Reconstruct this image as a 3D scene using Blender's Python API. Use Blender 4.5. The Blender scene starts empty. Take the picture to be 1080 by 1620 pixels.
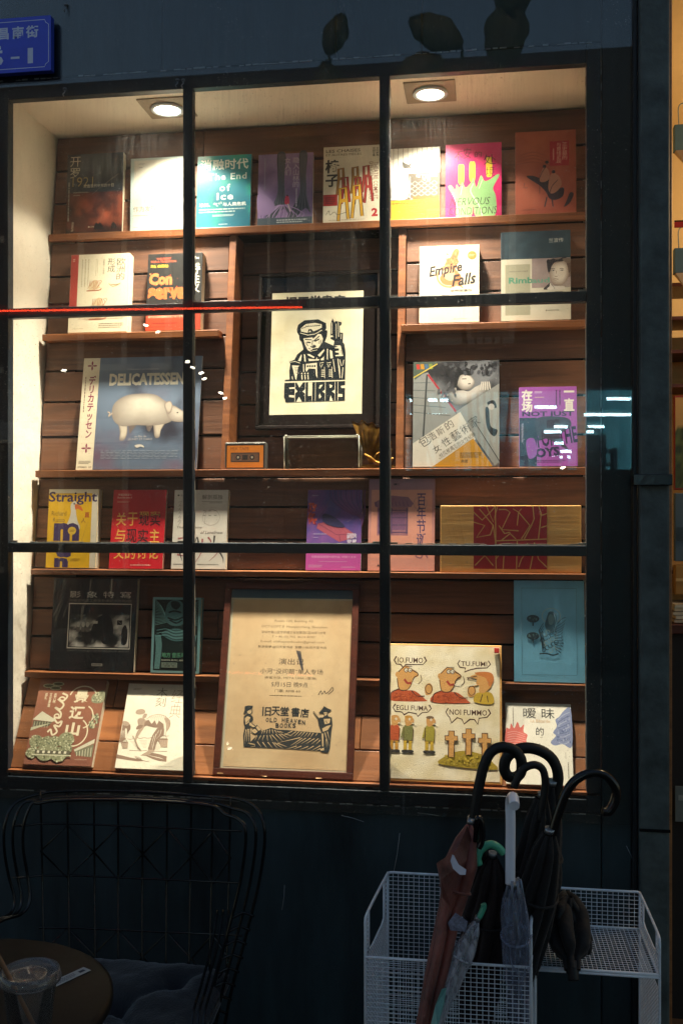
import bpy, bmesh, math, random
from mathutils import Vector, Matrix, noise
random.seed(7)
D = bpy.data; S = bpy.context.scene; COL = S.collection
R = math.radians
# ---------------------------------------------------------------- camera, sky, sun, exposure
CAMP = Vector((0.0, -2.6, 1.6)); YAW = R(8.32); FPX = 1575.0
cam = D.cameras.new('camera'); co = D.objects.new('camera', cam); COL.objects.link(co)
cam.sensor_fit = 'VERTICAL'; cam.sensor_height = 36; cam.lens = 36 * FPX / 1620
cam.clip_start = 0.05; cam.clip_end = 300
co.location = CAMP; co.rotation_euler = (R(90), R(0.0), YAW); S.camera = co
W = D.worlds.new('World'); S.world = W; W.use_nodes = True
wn = W.node_tree.nodes; wl = W.node_tree.links; wn.clear()
sky = wn.new('ShaderNodeTexSky'); sky.sky_type = 'NISHITA'; sky.sun_disc = False
sky.sun_elevation = R(12); sky.sun_rotation = R(0)
bg = wn.new('ShaderNodeBackground'); bg.inputs[1].default_value = 0.17
wo = wn.new('ShaderNodeOutputWorld'); wl.new(sky.outputs[0], bg.inputs[0]); wl.new(bg.outputs[0], wo.inputs[0])
sl = D.lights.new('sun', 'SUN'); so = D.objects.new('sun', sl); COL.objects.link(so)
sl.energy = 0.25; sl.angle = R(20); sl.color = (0.75, 0.85, 1.0); so.rotation_euler = (R(-78), 0, 0); so.location = (0, -4, 6)
S.view_settings.view_transform = 'Standard'; S.view_settings.look = 'None'
S.view_settings.exposure = 0.0; S.view_settings.gamma = 1.0; S.view_settings.use_curve_mapping = False
S.cycles.max_bounces = 8; S.cycles.transparent_max_bounces = 12; S.cycles.use_denoising = True
S.cycles.sample_clamp_indirect = 12.0

# ---------------------------------------------------------------- geometry helpers
FW = Vector((-math.sin(YAW), math.cos(YAW), 0)); RT = Vector((math.cos(YAW), math.sin(YAW), 0)); UP = Vector((0, 0, 1))
def ray(x, y): return FW + RT * ((x - 540) / FPX) + UP * ((810 - y) / FPX)
def P(x, y, Y):                      # point seen at photo pixel (x, y) on the plane Y = const
    d = ray(x, y); return CAMP + d * ((Y - CAMP.y) / d.y)
def Pd(x, y, u): return CAMP + ray(x, y) * u
def hexc(h, k=1.0):
    if not isinstance(h, str): return h
    h = h.lstrip('#'); o = []
    for i in (0, 2, 4):
        c = int(h[i:i+2], 16) / 255; o.append(k * (c / 12.92 if c <= .04045 else ((c + .055) / 1.055) ** 2.4))
    return tuple(o)
def link(o, parent=None):
    COL.objects.link(o)
    if parent is not None: o.parent = parent
    return o
def empty(name, loc=(0, 0, 0), rot=(0, 0, 0), label=None, cat=None, group=None, kind=None):
    o = D.objects.new(name, None); o.empty_display_size = .05; link(o); o.location = loc; o.rotation_euler = rot
    tag(o, label, cat, group, kind); return o
def tag(o, label=None, cat=None, group=None, kind=None):
    if label: o['label'] = label
    if cat: o['category'] = cat
    if group: o['group'] = group
    if kind: o['kind'] = kind
    return o
class MB:
    def __init__(s): s.v = []; s.f = []; s.m = []; s.sm = []
    def add(s, vs, fs, mi=0, smooth=False):
        n = len(s.v); s.v += [tuple(v) for v in vs]
        for f in fs: s.f.append([i + n for i in f]); s.m.append(mi); s.sm.append(smooth)
    def box(s, a, b, mi=0, jit=0.0):
        x0, y0, z0 = a; x1, y1, z1 = b
        vs = [(x0,y0,z0),(x1,y0,z0),(x1,y1,z0),(x0,y1,z0),(x0,y0,z1),(x1,y0,z1),(x1,y1,z1),(x0,y1,z1)]
        if jit: vs = [(x+random.uniform(-jit,jit), y+random.uniform(-jit,jit), z+random.uniform(-jit,jit)) for x,y,z in vs]
        s.add(vs, [(0,3,2,1),(4,5,6,7),(0,1,5,4),(1,2,6,5),(2,3,7,6),(3,0,4,7)], mi)
    def hexa(s, vs, mi=0):
        s.add(vs, [(0,3,2,1),(4,5,6,7),(0,1,5,4),(1,2,6,5),(2,3,7,6),(3,0,4,7)], mi)
    def tube(s, pts, r, n=6, mi=0, closed=False, cap=True, smooth=True):
        pts = [Vector(p) for p in pts]; k = len(pts); rr = r if isinstance(r, (list, tuple)) else [r] * k
        base = len(s.v); prev = None
        for i, p in enumerate(pts):
            a = pts[(i - 1) % k] if (closed or i) else p; b = pts[(i + 1) % k] if (closed or i < k - 1) else p
            t = (b - a).normalized()
            if prev is None:
                q = Vector((0, 0, 1)) if abs(t.z) < .9 else Vector((1, 0, 0)); nx = t.cross(q).normalized()
            else: nx = (prev - t * prev.dot(t)).normalized()
            prev = nx; ny = t.cross(nx)
            for j in range(n):
                an = 2 * math.pi * j / n; s.v.append(tuple(p + (nx * math.cos(an) + ny * math.sin(an)) * rr[i]))
        for i in range(k if closed else k - 1):
            for j in range(n):
                i2 = (i + 1) % k
                s.f.append([base+i*n+j, base+i*n+(j+1)%n, base+i2*n+(j+1)%n, base+i2*n+j]); s.m.append(mi); s.sm.append(smooth)
        if cap and not closed:
            s.f.append([base+j for j in reversed(range(n))]); s.m.append(mi); s.sm.append(False)
            s.f.append([base+(k-1)*n+j for j in range(n)]); s.m.append(mi); s.sm.append(False)
    def lathe(s, prof, c=(0, 0, 0), n=24, mi=0, smooth=True):
        base = len(s.v); cx, cy, cz = c
        for r, z in prof:
            for j in range(n):
                a = 2*math.pi*j/n; s.v.append((cx+r*math.cos(a), cy+r*math.sin(a), cz+z))
        for i in range(len(prof)-1):
            for j in range(n):
                s.f.append([base+i*n+j, base+i*n+(j+1)%n, base+(i+1)*n+(j+1)%n, base+(i+1)*n+j]); s.m.append(mi); s.sm.append(smooth)
    def build(s, name, mats, parent=None, bevel=0.0, weld=False):
        me = D.meshes.new(name); me.from_pydata(s.v, [], s.f)
        if not isinstance(mats, (list, tuple)): mats = [mats]
        for m in mats: me.materials.append(m)
        me.polygons.foreach_set('material_index', s.m); me.polygons.foreach_set('use_smooth', s.sm); me.update()
        o = link(D.objects.new(name, me), parent)
        if bevel:
            b = o.modifiers.new('bevel', 'BEVEL'); b.width = bevel; b.segments = 2; b.limit_method = 'ANGLE'; b.angle_limit = R(40)
        return o
def cr(pts, n=6):                     # Catmull-Rom smoothing
    pts = [Vector(p) for p in pts]; q = [pts[0]*2-pts[1]] + pts + [pts[-1]*2-pts[-2]]; o = []
    for i in range(1, len(q)-2):
        for k in range(n):
            t = k/n; a, b, c, d = q[i-1:i+3]
            o.append(.5*((2*b)+(c-a)*t+(2*a-5*b+4*c-d)*t*t+(3*b-a-3*c+d)*t**3))
    o.append(pts[-1]); return o

# ---------------------------------------------------------------- materials
def newmat(name):
    m = D.materials.new(name); m.use_nodes = True; nt = m.node_tree; nt.nodes.clear()
    o = nt.nodes.new('ShaderNodeOutputMaterial'); return m, nt, o
def N(nt, t, **k):
    n = nt.nodes.new(t)
    for a, b in k.items():
        if a.startswith('i_'):
            a2 = a[2:]; n.inputs[int(a2) if a2.isdigit() else a2.replace('_', ' ')].default_value = b
        else: setattr(n, a, b)
    return n
def paint(name, col, rough=.5, metal=0, var=.25, scale=6, bump=.15, bscale=60, coat=0, spec=.5, stretch=(1,1,1), emit=None, estr=0, sheen=0, trans=0, alpha=1):
    m, nt, o = newmat(name); L = nt.links.new
    b = N(nt, 'ShaderNodeBsdfPrincipled'); L(b.outputs[0], o.inputs[0])
    tc = N(nt, 'ShaderNodeTexCoord'); mp = N(nt, 'ShaderNodeMapping'); mp.inputs['Scale'].default_value = stretch
    oi = N(nt, 'ShaderNodeObjectInfo'); va = N(nt, 'ShaderNodeVectorMath', operation='ADD'); sc_ = N(nt, 'ShaderNodeVectorMath', operation='SCALE')
    cmb = N(nt, 'ShaderNodeCombineXYZ'); L(oi.outputs['Random'], cmb.inputs[0]); L(oi.outputs['Random'], cmb.inputs[1]); L(cmb.outputs[0], sc_.inputs[0]); sc_.inputs['Scale'].default_value = 17
    L(tc.outputs['Object'], va.inputs[0]); L(sc_.outputs[0], va.inputs[1]); L(va.outputs[0], mp.inputs[0])
    nz = N(nt, 'ShaderNodeTexNoise', i_Scale=scale, i_Detail=7.0, i_Roughness=.65); L(mp.outputs[0], nz.inputs['Vector'])
    c = hexc(col); d = tuple(x*(1-var) for x in c); h = tuple(min(1, x*(1+var)) for x in c)
    rp = N(nt, 'ShaderNodeValToRGB'); rp.color_ramp.elements[0].position = .3; rp.color_ramp.elements[1].position = .7
    rp.color_ramp.elements[0].color = (*d, 1); rp.color_ramp.elements[1].color = (*h, 1)
    L(nz.outputs[0], rp.inputs[0]); L(rp.outputs[0], b.inputs['Base Color'])
    b.inputs['Metallic'].default_value = metal; b.inputs['Coat Weight'].default_value = coat; b.inputs['Specular IOR Level'].default_value = spec
    b.inputs['Sheen Weight'].default_value = sheen; b.inputs['Transmission Weight'].default_value = trans; b.inputs['Alpha'].default_value = alpha
    mr = N(nt, 'ShaderNodeMapRange'); mr.inputs[3].default_value = max(.03, rough-.12); mr.inputs[4].default_value = min(1, rough+.12); L(nz.outputs[0], mr.inputs[0]); L(mr.outputs[0], b.inputs['Roughness'])
    if bump:
        n2 = N(nt, 'ShaderNodeTexNoise', i_Scale=bscale, i_Detail=5.0); L(mp.outputs[0], n2.inputs['Vector'])
        bp = N(nt, 'ShaderNodeBump', i_Strength=bump, i_Distance=.01); L(n2.outputs[0], bp.inputs['Height']); L(bp.outputs[0], b.inputs['Normal'])
    if emit: b.inputs['Emission Color'].default_value = (*hexc(emit), 1); b.inputs['Emission Strength'].default_value = estr
    return m
def emitm(name, col, s):
    m, nt, o = newmat(name); e = N(nt, 'ShaderNodeEmission', i_0=(*hexc(col), 1), i_1=s); nt.links.new(e.outputs[0], o.inputs[0]); return m
def wood(name, dark, light, gscale=1.0, rough=.42, coat=.15, knots=True, vary=.5):
    m, nt, o = newmat(name); L = nt.links.new
    b = N(nt, 'ShaderNodeBsdfPrincipled', i_Roughness=rough); L(b.outputs[0], o.inputs[0]); b.inputs['Coat Weight'].default_value = coat; b.inputs['Coat Roughness'].default_value = .35
    tc = N(nt, 'ShaderNodeTexCoord'); oi = N(nt, 'ShaderNodeObjectInfo')
    cmb = N(nt, 'ShaderNodeCombineXYZ'); L(oi.outputs['Random'], cmb.inputs[0]); L(oi.outputs['Random'], cmb.inputs[1]); L(oi.outputs['Random'], cmb.inputs[2])
    sc_ = N(nt, 'ShaderNodeVectorMath', operation='SCALE'); sc_.inputs['Scale'].default_value = 41; L(cmb.outputs[0], sc_.inputs[0])
    va = N(nt, 'ShaderNodeVectorMath', operation='ADD'); L(tc.outputs['Object'], va.inputs[0]); L(sc_.outputs[0], va.inputs[1])
    mp = N(nt, 'ShaderNodeMapping'); mp.inputs['Scale'].default_value = (1.3*gscale, 9*gscale, 17*gscale); L(va.outputs[0], mp.inputs[0])
    n1 = N(nt, 'ShaderNodeTexNoise', i_Scale=1.6, i_Detail=8.0, i_Roughness=.6, i_Distortion=1.2); L(mp.outputs[0], n1.inputs['Vector'])
    n2 = N(nt, 'ShaderNodeTexNoise', i_Scale=3.2, i_Detail=3.0); L(va.outputs[0], n2.inputs['Vector'])
    mp3 = N(nt, 'ShaderNodeMapping'); mp3.inputs['Scale'].default_value = (5, 60, 150); L(va.outputs[0], mp3.inputs[0])
    n3 = N(nt, 'ShaderNodeTexNoise', i_Scale=1.5, i_Detail=4.0); L(mp3.outputs[0], n3.inputs['Vector'])
    mx = N(nt, 'ShaderNodeMath', operation='MULTIPLY_ADD'); mx.inputs[1].default_value = .35; L(n2.outputs[0], mx.inputs[0]); L(n1.outputs[0], mx.inputs[2])
    m3 = N(nt, 'ShaderNodeMath', operation='MULTIPLY_ADD'); m3.inputs[1].default_value = .3; L(n3.outputs[0], m3.inputs[0]); L(mx.outputs[0], m3.inputs[2])
    rp = N(nt, 'ShaderNodeValToRGB'); e = rp.color_ramp.elements; e[0].position = .55; e[1].position = 1.05
    e[0].color = (*hexc(dark), 1); e[1].color = (*hexc(light), 1); L(m3.outputs[0], rp.inputs[0])
    hs = N(nt, 'ShaderNodeHueSaturation'); mr = N(nt, 'ShaderNodeMapRange'); mr.inputs[3].default_value = 1-vary*.5; mr.inputs[4].default_value = 1+vary*.5
    L(oi.outputs['Random'], mr.inputs[0]); L(mr.outputs[0], hs.inputs['Value']); L(rp.outputs[0], hs.inputs['Color'])
    out = hs.outputs[0]
    if knots:
        mk = N(nt, 'ShaderNodeMapping'); mk.inputs['Scale'].default_value = (3.0, 3, 7.5); L(va.outputs[0], mk.inputs[0])
        vo = N(nt, 'ShaderNodeTexVoronoi', i_Scale=1.0); L(mk.outputs[0], vo.inputs['Vector'])
        r2 = N(nt, 'ShaderNodeMapRange'); r2.inputs[1].default_value = .04; r2.inputs[2].default_value = .13; r2.inputs[3].default_value = .22; r2.inputs[4].default_value = 1; L(vo.outputs['Distance'], r2.inputs[0])
        ml = N(nt, 'ShaderNodeMix', data_type='RGBA', blend_type='MULTIPLY'); ml.inputs[0].default_value = 1
        L(out, ml.inputs[6]); L(r2.outputs[0], ml.inputs[7]); out = ml.outputs[2]
    L(out, b.inputs['Base Color'])
    bp = N(nt, 'ShaderNodeBump', i_Strength=.25, i_Distance=.004); L(m3.outputs[0], bp.inputs['Height']); L(bp.outputs[0], b.inputs['Normal'])
    return m
def printmat(name, rough=.45, coat=0.0, wrinkle=0.0, wscale=18):
    m, nt, o = newmat(name); L = nt.links.new
    b = N(nt, 'ShaderNodeBsdfPrincipled', i_Roughness=rough); L(b.outputs[0], o.inputs[0]); b.inputs['Coat Weight'].default_value = coat; b.inputs['Coat Roughness'].default_value = .08
    at = N(nt, 'ShaderNodeAttribute', attribute_name='Col'); tc = N(nt, 'ShaderNodeTexCoord')
    nz = N(nt, 'ShaderNodeTexNoise', i_Scale=35.0, i_Detail=6.0); L(tc.outputs['Object'], nz.inputs['Vector'])
    mr = N(nt, 'ShaderNodeMapRange'); mr.inputs[3].default_value = .82; mr.inputs[4].default_value = 1.08; L(nz.outputs[0], mr.inputs[0])
    ml = N(nt, 'ShaderNodeMix', data_type='RGBA', blend_type='MULTIPLY'); ml.inputs[0].default_value = 1; L(at.outputs['Color'], ml.inputs[6]); L(mr.outputs[0], ml.inputs[7]); L(ml.outputs[2], b.inputs['Base Color'])
    if wrinkle:
        mp = N(nt, 'ShaderNodeMapping'); mp.inputs['Scale'].default_value = (1, 1, .45); mp.inputs['Rotation'].default_value = (0, R(28), 0); L(tc.outputs['Object'], mp.inputs[0])
        w = N(nt, 'ShaderNodeTexNoise', i_Scale=wscale, i_Detail=3.0, i_Distortion=1.6); L(mp.outputs[0], w.inputs['Vector'])
        bp = N(nt, 'ShaderNodeBump', i_Strength=wrinkle, i_Distance=.02); L(w.outputs[0], bp.inputs['Height'])
        L(bp.outputs[0], b.inputs['Coat Normal']); bp2 = N(nt, 'ShaderNodeBump', i_Strength=wrinkle*.08, i_Distance=.01); L(w.outputs[0], bp2.inputs['Height']); L(bp2.outputs[0], b.inputs['Normal'])
    return m
def glassmat(name, dust_haze=True):
    m, nt, o = newmat(name); L = nt.links.new
    tr = N(nt, 'ShaderNodeBsdfTransparent', i_0=(.93, .955, .95, 1)); gl = N(nt, 'ShaderNodeBsdfGlossy', i_Roughness=0.0); fr = N(nt, 'ShaderNodeFresnel', i_IOR=1.46)
    mx = N(nt, 'ShaderNodeMixShader'); L(fr.outputs[0], mx.inputs[0]); L(tr.outputs[0], mx.inputs[1]); L(gl.outputs[0], mx.inputs[2])
    out = mx.outputs[0]
    if dust_haze:
        tc = N(nt, 'ShaderNodeTexCoord')
        sp = N(nt, 'ShaderNodeTexNoise', i_Scale=260.0, i_Detail=2.0); L(tc.outputs['Object'], sp.inputs['Vector'])
        r1 = N(nt, 'ShaderNodeMapRange'); r1.inputs[1].default_value = .685; r1.inputs[2].default_value = .75; r1.inputs[4].default_value = .6; L(sp.outputs[0], r1.inputs[0])
        mp = N(nt, 'ShaderNodeMapping'); mp.inputs['Scale'].default_value = (190, 190, 9); L(tc.outputs['Object'], mp.inputs[0])
        st = N(nt, 'ShaderNodeTexNoise', i_Scale=1.0, i_Detail=4.0); L(mp.outputs[0], st.inputs['Vector'])
        r2 = N(nt, 'ShaderNodeMapRange'); r2.inputs[1].default_value = .45; r2.inputs[2].default_value = .8; r2.inputs[4].default_value = .12; L(st.outputs[0], r2.inputs[0])
        cl = N(nt, 'ShaderNodeTexNoise', i_Scale=5.0, i_Detail=5.0); L(tc.outputs['Object'], cl.inputs['Vector'])
        r3 = N(nt, 'ShaderNodeMapRange'); r3.inputs[1].default_value = .28; r3.inputs[2].default_value = .7; r3.inputs[4].default_value = 1; L(cl.outputs[0], r3.inputs[0])
        sz = N(nt, 'ShaderNodeSeparateXYZ'); L(tc.outputs['Object'], sz.inputs[0]); rz = N(nt, 'ShaderNodeMapRange'); rz.inputs[1].default_value = 2.42; rz.inputs[2].default_value = 2.68; L(sz.outputs[2], rz.inputs[0])  # dust streaks limited to the top, imitating dust lit only near the downlights
        mz = N(nt, 'ShaderNodeMath', operation='MULTIPLY'); L(r2.outputs[0], mz.inputs[0]); L(rz.outputs[0], mz.inputs[1])
        a = N(nt, 'ShaderNodeMath', operation='ADD'); L(r1.outputs[0], a.inputs[0]); L(mz.outputs[0], a.inputs[1])
        mu = N(nt, 'ShaderNodeMath', operation='MULTIPLY_ADD'); L(a.outputs[0], mu.inputs[0]); L(r3.outputs[0], mu.inputs[1]); mu.inputs[2].default_value = .007  # constant term adds an even haze veil on top of the dust
        tl = N(nt, 'ShaderNodeBsdfTranslucent', i_0=(.8, .8, .78, 1)); df = N(nt, 'ShaderNodeBsdfDiffuse', i_0=(.5, .5, .5, 1)); m0 = N(nt, 'ShaderNodeMixShader'); m0.inputs[0].default_value = .4
        L(tl.outputs[0], m0.inputs[1]); L(df.outputs[0], m0.inputs[2])
        m2 = N(nt, 'ShaderNodeMixShader'); L(mu.outputs[0], m2.inputs[0]); L(out, m2.inputs[1]); L(m0.outputs[0], m2.inputs[2]); out = m2.outputs[0]
    L(out, o.inputs[0]); return m
def clearmat(name, tint=(1,1,1), haze=0.0, rough=.05, hc=(.8,.8,.85)):
    m, nt, o = newmat(name); L = nt.links.new
    tr = N(nt, 'ShaderNodeBsdfTransparent', i_0=(*tint, 1)); gl = N(nt, 'ShaderNodeBsdfGlossy', i_Roughness=rough); fr = N(nt, 'ShaderNodeFresnel', i_IOR=1.5)
    mx = N(nt, 'ShaderNodeMixShader'); L(fr.outputs[0], mx.inputs[0]); L(tr.outputs[0], mx.inputs[1]); L(gl.outputs[0], mx.inputs[2])
    df = N(nt, 'ShaderNodeBsdfDiffuse', i_0=(*hc, 1)); m2 = N(nt, 'ShaderNodeMixShader'); m2.inputs[0].default_value = haze
    L(mx.outputs[0], m2.inputs[1]); L(df.outputs[0], m2.inputs[2]); L(m2.outputs[0], o.inputs[0]); return m

M = {}
M['plaster'] = paint('plaster', 'e9e0cc', .85, var=.06, scale=5, bump=.5, bscale=14)
M['ceil'] = paint('ceiling_board', 'ece2d0', .8, var=.07, scale=3, bump=.1, bscale=20)
M['facade'] = paint('facade_paint', '263439', .5, var=.55, scale=7, bump=.35, bscale=22, spec=.45, stretch=(1, 1, .22))
M['frame'] = paint('frame_paint', '1c2730', .42, var=.3, scale=12, bump=.15, bscale=80)
M['column'] = paint('old_steel', '4c5452', .6, var=.45, scale=13, bump=.4, bscale=35, spec=.4)
M['black'] = paint('black_metal', '0b0b0c', .22, var=.3, scale=30, bump=.05)
M['trim'] = paint('dark_trim', '141a20', .5, var=.3)
M['plank'] = wood('plank_wood', '452b1d', '7a5037', 1.0, .55, .05)
M['shelfw'] = wood('shelf_wood', '5c3018', '945a30', 1.0, .45, .1, vary=.25)
M['darkwood'] = wood('dark_wood', '34160c', '5c2a1a', 1.0, .45, .05, False, .1)
M['pine'] = wood('pine_board', 'cc9048', 'e4b26a', 1.1, .5, .0, False, .1)
M['paper'] = paint('page_paper', 'd9cdb2', .8, var=.1, scale=40, bump=.4, bscale=160, stretch=(.2, 30, .2))
M['print'] = printmat('cover_print', .45, .05)
M['gloss'] = printmat('gloss_print', .4, .45, .06, 22)
M['wrap'] = printmat('wrapped_print', .4, .55, .3, 18)
M['wrap2'] = printmat('wrapped_dark_print', .35, 1.0, .6, 16)
M['matte'] = printmat('matte_print', .8, 0)
for n_ in M['matte'].node_tree.nodes:
    if n_.type == 'BSDF_PRINCIPLED': n_.inputs['Specular IOR Level'].default_value = .08
M['glass'] = glassmat('shop_glass')
M['clear'] = clearmat('clear_plastic', (.93, .94, .94), .07)
M['picglass'] = clearmat('picture_glass', (.97, .97, .96), 0.0, .02)
for n_ in M['picglass'].node_tree.nodes:
    if n_.type == 'MIX_SHADER' and n_.inputs[0].is_linked and n_.inputs[0].links[0].from_node.type == 'FRESNEL':
        M['picglass'].node_tree.links.remove(n_.inputs[0].links[0]); n_.inputs[0].default_value = .012
M['metalwhite'] = paint('white_coated_wire', 'e4ecf6', .45, var=.12, scale=40, bump=.1)
M['cloth'] = paint('cushion_cloth', '1a1920', .9, var=.25, scale=60, bump=.3, bscale=200, sheen=.3)
M['concrete'] = paint('paving', '3b3b3a', .8, var=.3, scale=3, bump=.4, bscale=20)

def coverbox(mat_hex, name='cover_stock'): return paint(name, mat_hex, .5, var=.1, bump=.05)
_cc = {}
def solid(hx, rough=.5):
    k = (hx, rough)
    if k not in _cc: _cc[k] = paint('colour_' + hx, hx, rough, var=.12, bump=.05)
    return _cc[k]

# ---------------------------------------------------------------- flat print art on a sheet (x right, z up, facing -y)
_glyph = {}
def glyph(s, off=0.0, shear=0.0, lsp=1.0, csp=1.0):
    k = (s, off, shear, lsp, csp)
    if k not in _glyph:
        c = D.curves.new('lettering', 'FONT'); c.body = s; c.resolution_u = 2; c.offset = off; c.shear = shear; c.space_line = lsp; c.space_character = csp; c.align_x = 'CENTER'
        o = D.objects.new('lettering', c); m = o.to_mesh()
        vs = [(v.co.x, v.co.y) for v in m.vertices]; fs = [list(p.vertices) for p in m.polygons]
        o.to_mesh_clear(); D.objects.remove(o); D.curves.remove(c); _glyph[k] = (vs, fs)
    return _glyph[k]
class Art:
    def __init__(s, w, h): s.w = w; s.h = h; s.v = []; s.f = []; s.c = []; s.k = 0; s.step = .000006; s.rnd = random.Random(int(w*1e5)+int(h*1e6))
    def _y(s): s.k += 1; return -.0003 - s.k*s.step
    def raw(s, pts, faces, col, cols=None):       # pts in metres from lower-left, one layer
        y = s._y(); n = len(s.v); s.v += [(x - s.w/2, y, z) for x, z in pts]
        for f in faces:
            s.f.append([i+n for i in f]); s.c.append([cols[i] for i in f] if cols else [col]*len(f))
    def uv(s, p): return (p[0]*s.w, (1-p[1])*s.h)
    def rect(s, u0, v0, u1, v1, c): s.poly([(u0,v0),(u1,v0),(u1,v1),(u0,v1)], c)
    def poly(s, pts, c):
        q = [s.uv(p) for p in pts]; a = sum(q[i][0]*q[(i+1)%len(q)][1]-q[(i+1)%len(q)][0]*q[i][1] for i in range(len(q)))
        if a < 0: q = q[::-1]
        s.raw(q, [list(range(len(q)))], hexc(c))
    def blob(s, pts, c, n=4):                      # smooth closed outline
        k = len(pts); q = []
        for i in range(k):
            a, b, cc, d = [Vector(pts[(i+j-1) % k]) for j in range(4)]
            for t in [x/n for x in range(n)]: q.append(tuple(.5*((2*b)+(cc-a)*t+(2*a-5*b+4*cc-d)*t*t+(3*b-a-3*cc+d)*t**3)))
        s.poly(q, c)
    def shade(s, pts, c0, c1, n=5, dx=0.0, dy=-.01, k=.13):
        cx = sum(p[0] for p in pts)/len(pts); cy = sum(p[1] for p in pts)/len(pts)
        q = n*3; k = k*(n-1)/(q-1); dx = dx*(n-1)/(q-1); dy = dy*(n-1)/(q-1)
        for i in range(q):
            f = 1-k*i; s.blob([(cx+dx*i+(x-cx)*f, cy+dy*i+(y-cy)*f) for x, y in pts], lerp(c0, c1, i/(q-1)))
    def ell(s, cu, cv, ru, rv, c, n=20, rot=0):
        p = []
        for i in range(n):
            a = 2*math.pi*i/n; x = ru*math.cos(a); y = rv*math.sin(a); p.append((cu+x*math.cos(rot)-y*math.sin(rot), cv+x*math.sin(rot)+y*math.cos(rot)))
        s.poly(p, c)
    def ring(s, cu, cv, ru, rv, wd, c, a0=0, a1=360, n=24):
        s.line([(cu+ru*math.cos(R(a0+(a1-a0)*i/n)), cv+rv*math.sin(R(a0+(a1-a0)*i/n))) for i in range(n+1)], wd, c)
    def line(s, pts, wd, c, smooth=0, taper=False, wob=0):          # wd in fractions of the width
        if smooth: pts = [tuple(p)[:2] for p in cr([(a, b, 0) for a, b in pts], smooth)]
        q = [Vector(s.uv(p)) for p in pts]; L_ = []; R_ = []; hw = wd*s.w/2
        for i, p in enumerate(q):
            a = q[max(0, i-1)]; b = q[min(len(q)-1, i+1)]; t = (b-a); t = t.normalized() if t.length > 1e-9 else Vector((1, 0)); nn = Vector((-t.y, t.x))
            k = hw*(1-.8*i/(len(q)-1)) if taper else hw
            if wob: k *= 1+s.rnd.uniform(-wob, wob)
            L_.append(tuple(p+nn*k)); R_.append(tuple(p-nn*k))
        m = len(q); s.raw(L_+R_, [[i+m, i+m+1, i+1, i] for i in range(m-1)], hexc(c))
    def text(s, t, u0, v0, u1, v1, c, bold=0.0, vert=False, shear=0.0, keep=False, csp=1.0, rot=0):
        if vert: t = '\n'.join(t)
        vs, fs = glyph(t, bold, shear, 1.0 if not vert else .95, csp)
        if not vs: return
        x0 = min(v[0] for v in vs); x1 = max(v[0] for v in vs); y0 = min(v[1] for v in vs); y1 = max(v[1] for v in vs)
        W_ = (u1-u0)*s.w; H_ = (v1-v0)*s.h; sx = W_/max(1e-6, x1-x0); sy = H_/max(1e-6, y1-y0)
        if keep: sx = sy = min(sx, sy)
        cx, cz = s.uv(((u0+u1)/2, (v0+v1)/2)); ca, sa = math.cos(R(rot)), math.sin(R(rot)); pts = []
        for x, y in vs:
            a = (x-(x0+x1)/2)*sx; b = (y-(y0+y1)/2)*sy; pts.append((cx+a*ca-b*sa, cz+a*sa+b*ca))
        s.raw(pts, fs, hexc(c))
    def micro(s, u0, v0, u1, v1, rows, c, fill=.9, th=.55, vert=False):  # print too small to read: rows of little word shapes
        pts = []; fs = []
        for i in range(rows):
            a = (v0 + (v1-v0)*(i+.5-th/2)/rows) if not vert else (u0+(u1-u0)*(i+.5-th/2)/rows)
            b = a + ((v1-v0) if not vert else (u1-u0))*th/rows; x = u0 if not vert else v0; e = (u1 if not vert else v1); span = e-x
            e = x+span*s.rnd.uniform(.75, 1) if i == rows-1 else e
            while x < e:
                l = min(e-x, span*s.rnd.uniform(.03, .1)); q = [(x, a), (x+l, a), (x+l, b), (x, b)] if not vert else [(a, x), (b, x), (b, x+l), (a, x+l)]
                n = len(pts); qq = [s.uv(p) for p in q]; pts += qq if not vert else qq; fs.append([n+3, n+2, n+1, n]); x += l+span*.018
        s.raw(pts, fs, hexc(c))
    def grid(s, fn, nx=24, ny=32, u0=0, v0=0, u1=1, v1=1):
        pts = []; cols = []
        for j in range(ny+1):
            for i in range(nx+1):
                u = u0+(u1-u0)*i/nx; v = v0+(v1-v0)*j/ny; pts.append(s.uv((u, v))); cols.append(hexc(fn(u, v)))
        s.raw(pts, [[(j+1)*(nx+1)+i, (j+1)*(nx+1)+i+1, j*(nx+1)+i+1, j*(nx+1)+i] for j in range(ny) for i in range(nx)], None, cols)
    def scatter(s, n, u0, v0, u1, v1, cols, smin, smax, ecc=1.0):
        for _ in range(n):
            cu = s.rnd.uniform(u0, u1); cv = s.rnd.uniform(v0, v1); r = s.rnd.uniform(smin, smax)
            s.ell(cu, cv, r, r*s.w/s.h*ecc, s.rnd.choice(cols), 7, s.rnd.uniform(0, 3))
    def build(s, name, mat, parent, y=0):
        me = D.meshes.new(name); me.from_pydata(s.v, [], s.f); me.materials.append(mat)
        at = me.color_attributes.new('Col', 'FLOAT_COLOR', 'CORNER'); arr = []
        for cc in s.c:
            for c in cc: arr += [c[0], c[1], c[2], 1.0]
        at.data.foreach_set('color', arr); me.update()
        o = link(D.objects.new(name, me), parent); o.location.y = y; return o
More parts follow.
